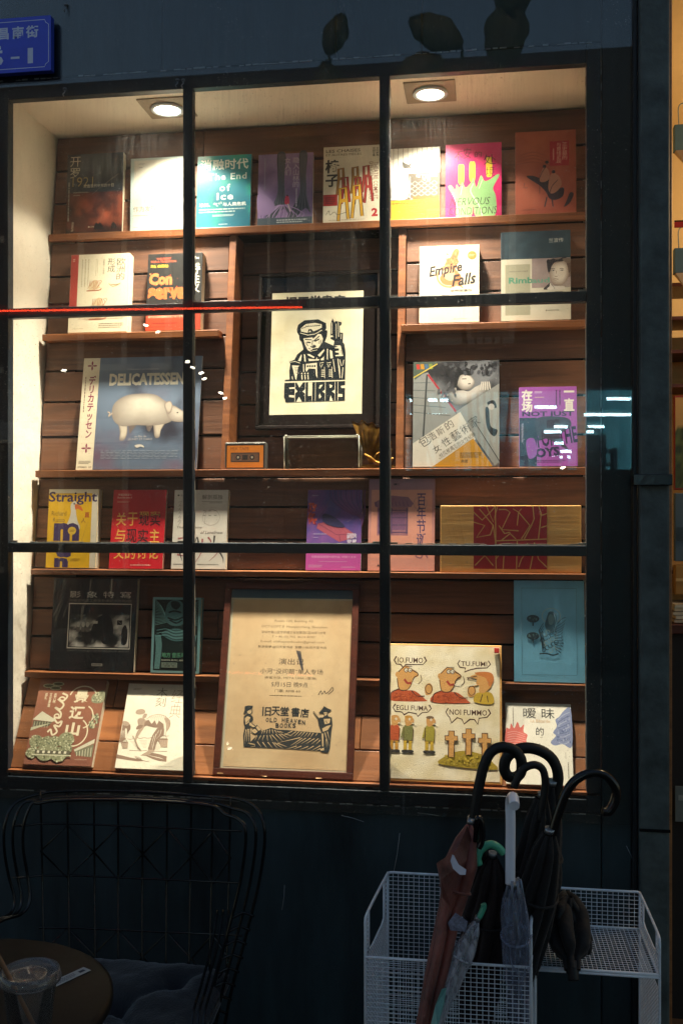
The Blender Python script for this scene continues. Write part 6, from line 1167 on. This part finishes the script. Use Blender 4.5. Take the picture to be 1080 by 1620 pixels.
# ---------------------------------------------------------------- table, cup, receipt
tb = empty('round_table', (-.93, -.95, 0), (0, 0, 0), 'small round dark bistro table in the bottom left corner', 'table')
tm = paint('table_top', '1a1712', .55, var=.3, scale=12, bump=.05, spec=.2)
m = MB(); m.lathe([(0, .73), (.262, .73), (.27, .725), (.27, .712), (.262, .706), (0, .706)], n=64); m.build('table_top', tm, tb)
m = MB(); m.lathe([(.03, .706), (.022, .69), (.02, .03), (.03, .02)], n=16); m.build('stem', M['black'], tb)
m = MB(); m.lathe([(0, .0), (.2, .0), (.2, .012), (.03, .03), (0, .03)], n=40); m.build('base', M['black'], tb)
cq = Pd(48, 1535, 1.60); cup = empty('plastic_cup', (cq.x, cq.y, .7305), (0, 0, 0), 'empty clear plastic takeaway cup with a lid and brown straw', 'cup')
H = cq.z-.73; print('cup height', H)
M['cupm'] = clearmat('cup_plastic', (.96, .965, .97), .02, .05, (.8, .8, .82))
m = MB(); m.lathe([(0, .002), (.026, .001), (.028, .004), (.03, .01), (.0415, H-.02), (.0425, H-.012), (.0415, H-.012), (.0405, H-.022), (.029, .011), (.026, .005), (0, .005)], n=48); m.build('cup_body', M['cupm'], cup)
m = MB(); m.lathe([(.044, H-.016), (.0485, H-.016), (.049, H-.010), (.0475, H-.006), (.046, H), (.044, H+.001), (.0425, H-.006), (.02, H-.005), (.012, H-.003), (.0, H-.003)], n=48); m.build('lid', clearmat('lid_plastic', (.94, .94, .93), .09, .06, (.85, .78, .72)), cup)
m = MB(); 
for k in range(10): m.box((-.03+.006*k, -.02, .02+.006*(k % 3)), (-.016+.006*k, .0, .034+.006*(k % 3)), jit=.004)
m.build('ice_cube', clearmat('melting_ice', (.9, .92, .95), .12, .05), cup)
a = Art(.034, .03); a.ell(.5, .5, .5, .5, '53555c', 28); a.ell(.5, .5, .44, .44, '7b7e86', 28); a.poly([(.34, .62), (.5, .32), (.66, .62)], 'c8cace'); a.text('CAFE', .32, .68, .68, .78, 'c8cace', .02)
o = a.build('printed_logo', M['gloss'], cup); o.location = (-.004, -.0385, .035); o.rotation_euler = (R(6), 0, R(-6))
straw = empty('drinking_straw', (cq.x, cq.y, .735), (0, 0, 0), 'brown paper straw stuck through the cup lid', 'straw')
m = MB(); p0 = Vector((.018, .0, .02)); p1 = Pd(-2, 1512, 1.58)-Vector(straw.location); m.tube([p0, p0.lerp(p1, .5), p1+(p1-p0)*.15], .0036, 10, cap=False); m.build('tube', solid('7c5a3e', .6), straw)
rc = P(110, 1546, -.99); q = CAMP + ray(108, 1547)*((.731-1.6)/ray(108, 1547).z)
r = empty('receipt', (q.x, q.y, .7312), (0, 0, R(62)), 'small white paper slip on the table beside the cup', 'receipt')
m = MB(); m.box((-.045, -.011, 0), (.045, .011, .0006)); m.build('paper_slip', solid('a8a6a0', .8), r)
a = Art(.085, .02); a.micro(.05, .15, .7, .85, 4, '5a5a5c'); a.rect(.8, .3, .95, .7, '4a4a4c'); o = a.build('printing', M['matte'], r); o.rotation_euler = (R(-90), 0, 0); o.location = (0, -.01, .0003)

# ---------------------------------------------------------------- doorway and the shop interior at the right edge
DX = P(1063, 800, .0).x
door = empty('shop_room', (DX, 0, 0), label='warm lit cream shop interior seen past the column', cat='room')
cream = paint('cream_wall', 'd0b688', .8, var=.06)
m = MB(); m.box((.0, 1.30, 0), (2.2, 1.34, 3.4)); m.build('back_wall', cream, door)
m = MB(); m.box((-.055, .125, 0), (-.02, 1.3, 3.4)); m.build('side_wall', cream, door)
m = MB(); m.box((2.2, .1, 0), (2.24, 1.34, 3.4)); m.build('side_wall', cream, door)
m = MB(); m.box((-.055, .125, 3.0), (2.2, 1.3, 3.04)); m.build('ceiling', cream, door)
m = MB(); m.box((-.019, .0, 0), (-.001, .12, 3.4)); m.build('door_jamb', wood('jamb_wood', '7a4a26', 'a87040', 1, knots=False), door, bevel=.002)
pl = D.lights.new('room_lamp_light', 'POINT'); pl.energy = 25; pl.color = (1, .72, .38); pl.shadow_soft_size = .1
rl = empty('ceiling_lamp', (DX+.75, .55, 2.8), label='round warm ceiling lamp inside the shop room', cat='lamp'); o = D.objects.new('lamp_light', pl); link(o, rl); o.location.z = -.16
m = MB(); m.lathe([(0, .0), (.06, 0), (.1, -.03), (.11, -.06), (.07, -.1), (0, -.11)], n=24); m.build('lamp_globe', emitm('room_glow', 'ffd9a0', 6), rl)
def rp(x, y, Y): return P(x, y, Y)
def slab(nm, lab, cat, x0, x1, y0, y1, Y, t, mat, grp=None, bevel=.002, extra=None):
    a = P(x0, y1, Y); b = P(x1, y0, Y); r = empty(nm, ((a.x+b.x)/2, Y, a.z), (0, 0, 0), lab, cat, grp); w = b.x-a.x; h = b.z-a.z
    m = MB(); m.box((-w/2, 0, 0), (w/2, t, h)); m.build('body', mat, r, bevel=bevel)
    if extra: extra(r, w, h)
    return r
def bag(r, w, h):
    m = MB(); m.tube(cr([(-w*.3, t_*0, h), (-w*.28, 0, h+.06), (w*.28, 0, h+.06), (w*.3, 0, h)], 5), .0018, 6); m.build('strap', solid('6a7c88', .8), r)
    m = MB(); m.add([(-w/2+.004, -.001, 0), (w/2-.004, -.001, 0), (0, -.02, -.06), (-w/2+.004, .03, 0), (w/2-.004, .03, 0)], [(0, 2, 1), (3, 4, 2), (0, 3, 2), (1, 2, 4), (0, 1, 4, 3)]); m.build('bottom_fold', solid('8a7a6a', .8), r)
slab('tote_bag', 'blue cloth bag hanging above the red tape in the shop', 'bag', 1066, 1100, 195, 238, .7, .03, solid('3f5f78', .8), 'blue bags hanging in the shop', extra=bag)
slab('tote_bag', 'blue cloth bag hanging below the red tape in the shop', 'bag', 1066, 1100, 391, 432, .7, .03, solid('38566e', .8), 'blue bags hanging in the shop', extra=bag)
slab('red_banner', 'narrow red strip hanging in the shop doorway', 'banner', 1066, 1110, 349, 360, .6, .006, solid('a01a14', .6), extra=lambda r, w, h: (lambda m: (m.tube([(-w/2, .003, h+.002), (w/2, .003, h+.002)], .003, 6), m.build('rod', M['black'], r)))(MB()))
slab('wall_beam', 'dark metal beam high in the shop interior', 'beam', 1066, 1120, 57, 70, .6, .05, M['trim'], extra=lambda r, w, h: (lambda m: (m.box((-w/2, -.004, -.012), (w/2, .0, 0)), m.build('flange', M['black'], r)))(MB()))
# bookcase with spines
bc = P(1064, 600, .75); bx = empty('bookcase', (DX+.02, .75, 0), label='wooden bookcase with rows of amber books inside the shop', cat='bookcase')
for z_px, nm in ((450, 's'), (503, 's'), (556, 's'), (610, 's'), (905, 's'), (960, 's')):
    z = P(1070, z_px, .75).z; m = MB(); m.box((0, 0, z-.006), (.9, .2, z+.006)); m.build('shelf', M['darkwood'], bx, bevel=.001)
m = MB(); m.box((0, .205, 0), (.9, .22, 2.2)); m.build('back_panel', M['pine'], bx)
n_ = 0
for z_px, cols in ((503, ('a8501c', 'b8602a', '9a4418')), (556, ('c09a2a', 'b08a20', 'c8a840', '9a8a28')), (610, ('c8a860', 'b89850', 'd8c080'))):
    z = P(1070, z_px, .75).z+.0065; x = .004; idx = 0
    while x < .07:
        w_ = random.uniform(.012, .024); hB = random.uniform(.075, .083)
        r = empty('shelf_book', (DX+.02+x+w_/2, .752, z), (0, 0, 0), '%s spined book, %s from the column on the %s bookcase shelf' % ({503: 'rust red', 556: 'mustard', 610: 'pale amber'}[z_px], ('first', 'second', 'third', 'fourth', 'fifth', 'sixth')[idx], {503: 'top', 556: 'second', 610: 'third'}[z_px]), 'book', 'coloured books in the shop bookcase'); idx += 1
        m = MB(); m.box((-w_/2, 0, 0), (w_/2, .12, hB)); m.build('spine', solid(random.choice(cols), .6), r, bevel=.002); m = MB(); m.box((-w_/2+.002, .004, hB), (w_/2-.002, .116, hB+.001)); m.build('page_edge', M['paper'], r); x += w_+.001; n_ += 1
def pic(r, w, h):
    a = Art(w*.96, h*.96); a.grid(lambda u, v: lerp('c9a262', 'a98a4c', v) if v < .3+.2*abs(u-.3) else lerp('2c3a1c', '5c6a34', .5+nz(u, v, 8)*1.4), 16, 20); a.build('landscape_print', M['gloss'], r).location.z = h*.02
slab('landscape_picture', 'green landscape picture leaning on the bookcase in the shop', 'picture', 1066, 1130, 625, 775, .72, .02, solid('8a2a20'), extra=pic)
slab('blue_folder', 'blue grey folder standing under the landscape picture', 'folder', 1067, 1110, 780, 888, .70, .03, solid('4a6272', .6), extra=lambda r, w, h: (lambda m: (m.box((-w/2+.006, -.003, h*.3), (w/2-.01, 0, h*.5)), m.build('pocket', solid('30444f', .6), r)))(MB()))
slab('cardboard_box', 'tan cardboard box on the shelf below the blue folder', 'box', 1068, 1120, 895, 940, .70, .05, solid('a07a40', .8), extra=lambda r, w, h: (lambda m: (m.box((-w/2, -.002, h*.45), (w/2, 0, h*.55)), m.build('tape', solid('c8a870', .4), r)))(MB()))
mg = P(1066, 1000, .66)
for k in range(5):
    r = empty('magazine', (mg.x+.14+.004*math.sin(k*3), .72, P(1070, 985, .66).z+.012*k), (0, 0, R(3*math.sin(k*2))), ('lowest magazine in the pile inside the shop', 'second magazine from the bottom of the shop pile', 'middle magazine in the pile inside the shop', 'second magazine from the top of the shop pile', 'topmost pale magazine in the pile inside the shop')[k], 'magazine', 'magazines piled inside the shop')
    m = MB(); m.box((-.14, -.06, 0), (.14, .1, .009)); m.build('pages', M['paper'], r); m = MB(); m.box((-.141, -.061, .0092), (.141, .101, .0102)); m.build('cover', solid(('8a8478', 'b8b0a0', '5a5048', 'c8c0b0', 'a89c88')[k], .5), r)
ct = empty('shop_counter', (DX+.3, .64, 0), label='dark wooden counter low in the shop doorway', cat='counter')
zt_ = P(1070, 990, .6).z; m = MB(); m.box((-.28, 0, zt_-.03), (.6, .25, zt_)); m.build('counter_top', M['darkwood'], ct, bevel=.003); m = MB(); m.box((-.27, .02, 0), (.59, .24, zt_-.031)); m.build('counter_front', solid('1d1a18', .7), ct)
slab('grey_poster', 'grey sheet fixed to the front of the shop counter', 'poster', 1067, 1110, 1245, 1300, .635, .003, solid('66706e', .6), extra=lambda r, w, h: (lambda m: (m.box((-w/2+.01, -.001, h*.6), (w/2-.01, 0, h*.75)), m.build('printed_band', solid('8a9490', .6), r)))(MB()))

# ---------------------------------------------------------------- the street behind the camera, seen in the glass
def mir(x, y, Yv):                  # real point whose reflection in the glass shows at pixel (x, y)
    p = P(x, y, Yv); return Vector((p.x, -p.y-.024, p.z))
ORD = ('first', 'second', 'third', 'fourth', 'fifth', 'sixth')
opp = empty('opposite_building', (0, -9.2, 0), label='dark low building across the street with an open lit unit', cat='building')
dk = paint('dark_render', '3c444a', .8, var=.5, scale=.8); YO = 8.2
A = mir(640, 745, YO); Bq = mir(1012, 612, YO)
ax0, ax1 = min(A.x, Bq.x), max(A.x, Bq.x); az0, az1 = min(A.z, Bq.z), max(A.z, Bq.z); fy = -YO-.03+9.2
TOPZ = 6.5
for a_, b_ in (((-9, fy-.25, 0), (ax0, fy, TOPZ)), ((ax1, fy-.25, 0), (9, fy, TOPZ)), ((ax0, fy-.25, 0), (ax1, fy, az0)), ((ax0, fy-.25, az1), (ax1, fy, TOPZ))):
    m = MB(); m.box(a_, b_); m.build('wall', dk, opp)
fz = fy+.02; pale = solid('b4b8b4', .7); win_g = paint('far_glass', '1a2226', .15); 
for k, (wx, wz, ww, wh) in enumerate(((-6.4, 3.2, 1.1, 1.5), (-4.6, 3.2, 1.1, 1.5), (-2.4, 3.4, 1.0, 1.4), (-.7, 3.4, 1.0, 1.4), (-5.6, .9, 1.6, 1.4), (-1.6, .5, 1.2, 2.1), (3.6, 3.3, 1.1, 1.5), (5.4, 3.3, 1.1, 1.5))):
    if wx < ax1 and wx+ww > ax0 and wz < az1 and wz+wh > az0: continue
    m = MB(); m.box((wx, fz, wz), (wx+ww, fz+.03, wz+.07)); m.box((wx, fz, wz+wh), (wx+ww, fz+.03, wz+wh+.07)); m.box((wx, fz, wz+.071), (wx+.07, fz+.03, wz+wh-.001)); m.box((wx+ww-.07, fz, wz+.071), (wx+ww, fz+.03, wz+wh-.001)); m.box((wx+ww/2-.03, fz, wz+.071), (wx+ww/2+.03, fz+.03, wz+wh-.001)); m.build('window_frame', pale, opp)
    m = MB(); m.box((wx+.071, fz-.005, wz+.071), (wx+ww-.071, fz+.01, wz+wh-.001)); m.build('window', win_g, opp)
for k, (wx, ww) in enumerate(((-5.9, 2.2), (-2.2, 1.9))):
    m = MB(); m.hexa([(wx, fy, 2.62), (wx+ww, fy, 2.62), (wx+ww, fy+1.0, 2.32), (wx, fy+1.0, 2.32), (wx, fy, 2.66), (wx+ww, fy, 2.66), (wx+ww, fy+1.0, 2.36), (wx, fy+1.0, 2.36)]); m.build('awning', (pale, solid('6a3a34', .8))[k], opp)
for k in range(5):
    m = MB(); m.box((-7+k*1.55, fy+.001, .0), (-6.85+k*1.55, fy+.12, 6.4)); m.build('pilaster', dk, opp)
tl = paint('teal_room', 'a8dce4', .6, var=.3, scale=2)
m = MB(); m.box((ax0-.1, fy-2.6, az0-.3), (ax1+.1, fy-2.5, az1+.4)); m.build('room_back', tl, opp)
m = MB(); m.box((ax0-.1, fy-2.5, az1+.3), (ax1+.1, fy-.251, az1+.4)); m.build('room_ceiling', tl, opp)
m = MB(); m.box((ax0-.1, fy-2.5, az0-.3), (ax1+.1, fy-.251, az0-.2)); m.build('room_floor', tl, opp)
for x in (ax0-.2, ax1+.1): m = MB(); m.box((x, fy-2.5, az0-.3), (x+.1, fy-.251, az1+.4)); m.build('room_side', tl, opp)
TLAB = ['%s tube from the top, %s column of reflections on the large grey book' % (ORD[k % 5], 'left' if k < 5 else 'right') for k in range(10)] + ['%s reflected tube from the top across the violet book' % ORD[k] for k in range(6)] + ['highest reflected tube right of the window frame', 'longest reflected tube crossing the right window frame', 'third reflected tube down on the right window frame', 'lowest reflected tube on the right window frame', 'short reflected tube between two others on the right frame']
ul = D.lights.new('unit_fill_light', 'POINT'); ul.energy = 120; ul.color = (.7, .95, 1.0); ul.shadow_soft_size = .04  # added lamp hidden behind the lintel, brightens the unit beyond its tubes
uo = D.objects.new('unit_fill_light', ul); link(uo, opp); uo.location = ((ax0+ax1)/2, fy-.42, az1+.26)
for k, (fx, fw_, fh) in enumerate(((.1, .12, .45), (.34, .2, .28), (.62, .1, .6), (.78, .16, .34))):
    rk = empty('steel_rack', (ax0+(ax1-ax0)*fx, -9.2+fy-1.9+.2*k, az0-.2), label='%s dark rack inside the lit unit across the street' % ORD[k], cat='rack', group='racks across the street')
    W_ = (ax1-ax0)*fw_; H_ = (az1-az0)*fh+.2
    for q in (0, 1): m = MB(); m.box((q*W_, 0, 0), (q*W_+.04, .3, H_)); m.build('post', dk, rk)
    for q in range(3): m = MB(); m.box((.041, 0, H_*(.3+.3*q)), (W_-.001, .3, H_*(.3+.3*q)+.03)); m.box((.06, .05, H_*(.3+.3*q)+.031), (W_*.8, .25, H_*(.3+.3*q)+.2)); m.build('loaded_shelf', dk, rk)
TE = emitm('tube_glow', 'd4f4ff', 34)
TL = [(648, 672, 633), (648, 672, 657), (648, 672, 667), (648, 672, 676), (648, 672, 684), (676, 708, 633), (676, 708, 657), (676, 708, 667), (676, 708, 676), (676, 708, 684), (845, 880, 644), (876, 897, 675), (860, 887, 683), (876, 891, 701), (872, 901, 723), (886, 903, 714), (959, 997, 631), (923, 997, 656), (929, 955, 675), (926, 951, 706), (927, 938, 683)]
for i, (x0, x1, y) in enumerate(TL):
    Yv = YO+.5+.25*(i % 5); p, q = mir(x0, y, Yv), mir(x1, y, Yv); c = (p+q)/2
    r = empty('fluorescent_tube', c, (0, 0, 0), TLAB[i], 'lamp', 'fluorescent tubes across the street'); m = MB(); m.tube([p-c, q-c], .017, 8); m.build('glass_tube', TE, r); m = MB(); m.box((-abs(p.x-q.x)/2, -.03, .026), (abs(p.x-q.x)/2, .03, .045)); m.build('fitting', tl, r)
BLAB = ['lone bulb reflected on the boards left of the film sleeve', 'left one of two bulbs reflected under the black and orange book', 'right one of two bulbs reflected under the black and orange book'] + ['%s bulb from the top in the slanting row over the left mullion' % ORD[k] for k in range(4)] + ['upper bulb of the pair reflected on the left divider', 'lower bulb of the pair reflected on the left divider', 'yellowish bulb reflected at the foot of the violet book']
BE = emitm('bulb_glow', 'fff2dc', 40)
for i, (x, y) in enumerate(((101.6, 586), (231, 514.6), (250, 525), (297, 572), (305, 581.5), (318.5, 590), (323.6, 599), (349.6, 622), (355.6, 630), (890, 740))):
    c = mir(x, y, 5.2); r = empty('string_bulb', c, (0, R(20*math.sin(i*2)), 0), BLAB[i], 'lamp', 'string of small bulbs across the street')
    m = MB(); m.lathe([(0, -.011), (.008, -.008), (.011, 0), (.008, .008), (0, .011)], n=10); m.v = [(v[0]*2.1, v[1], v[2]) for v in m.v]; m.build('bulb', BE, r); m = MB(); m.tube([(0, 0, .011), (0, 0, .04)], .006, 6); m.build('socket', M['black'], r)
c0, c1 = mir(-260, 495, 5.6), mir(478, 486, 5.6); c = (c0+c1)/2
r = empty('neon_tube', c, (0, 0, 0), 'long red neon tube along the canopy across the street', 'lamp'); m = MB(); m.tube([c0-c, c0.lerp(c1, .5)-c, c1-c], .0085, 8); m.build('glass_tube', emitm('red_neon', 'ff4a26', 17), r)
m = MB(); m.box((c0.x-c.x-.02, -.1, -.025), (c1.x-c.x+.02, -.02, .06)); m.build('mount', solid('6a2028', .6), r)
# plant with broad leaves whose silhouette shows against the sky
pot = empty('potted_plant', (.0, -4.3, 0), label='tall potted plant with broad paddle leaves behind the viewer', cat='plant')
lf = paint('leaf', '1c3a1c', .4, var=.4)
m = MB(); m.lathe([(0, 0), (.22, 0), (.28, .5), (.26, .5), (.2, .06), (0, .06)], n=24); m.build('pot', solid('3a2a24', .7), pot)
k = 0
for (x, y, L_, rot) in ((520, 90, .22, 70), (700, 95, .26, 200), (820, 30, .3, 100), (530, 190, .3, 100), (500, 210, .22, 200), (590, 205, .26, -10), (790, 20, .34, 60), (730, 75, .3, 150), (790, 110, .36, 80), (860, 140, .25, -20), (420, 700, .3, 120), (400, 560, .24, 60), (350, 680, .3, 200), (470, 640, .25, 80), (700, 210, .24, 130), (760, 230, .2, 260)):
    c = mir(x, y, 4.3)-Vector(pot.location); m = MB(); st = Vector((0, 0, .5)); m.tube(cr([st, st.lerp(c, .5)+Vector((0, 0, .3)), c], 5), .009, 5); m.build('stem', lf, pot)
    m = MB(); d = Vector((math.cos(R(rot)), 0, math.sin(R(rot)))); n2 = Vector((-d.z, 0, d.x)); pts = []
    for t in [i/8 for i in range(9)]: pts.append((c+d*L_*t*1.4, L_*.42*math.sin(math.pi*min(1, t*.93+.05))**.8))
    vs = []; fs = []
    for i, (p, w_) in enumerate(pts):
        w_ *= 1+.08*math.sin(i*2.1+x); vs += [p+n2*w_+Vector((0, .03, 0)), p, p-n2*w_+Vector((0, .03, 0))]
    for i in range(8): fs += [(i*3, i*3+1, i*3+4, i*3+3), (i*3+1, i*3+2, i*3+5, i*3+4)]
    m.add(vs, fs, 0, True); m.build('leaf', lf, pot)
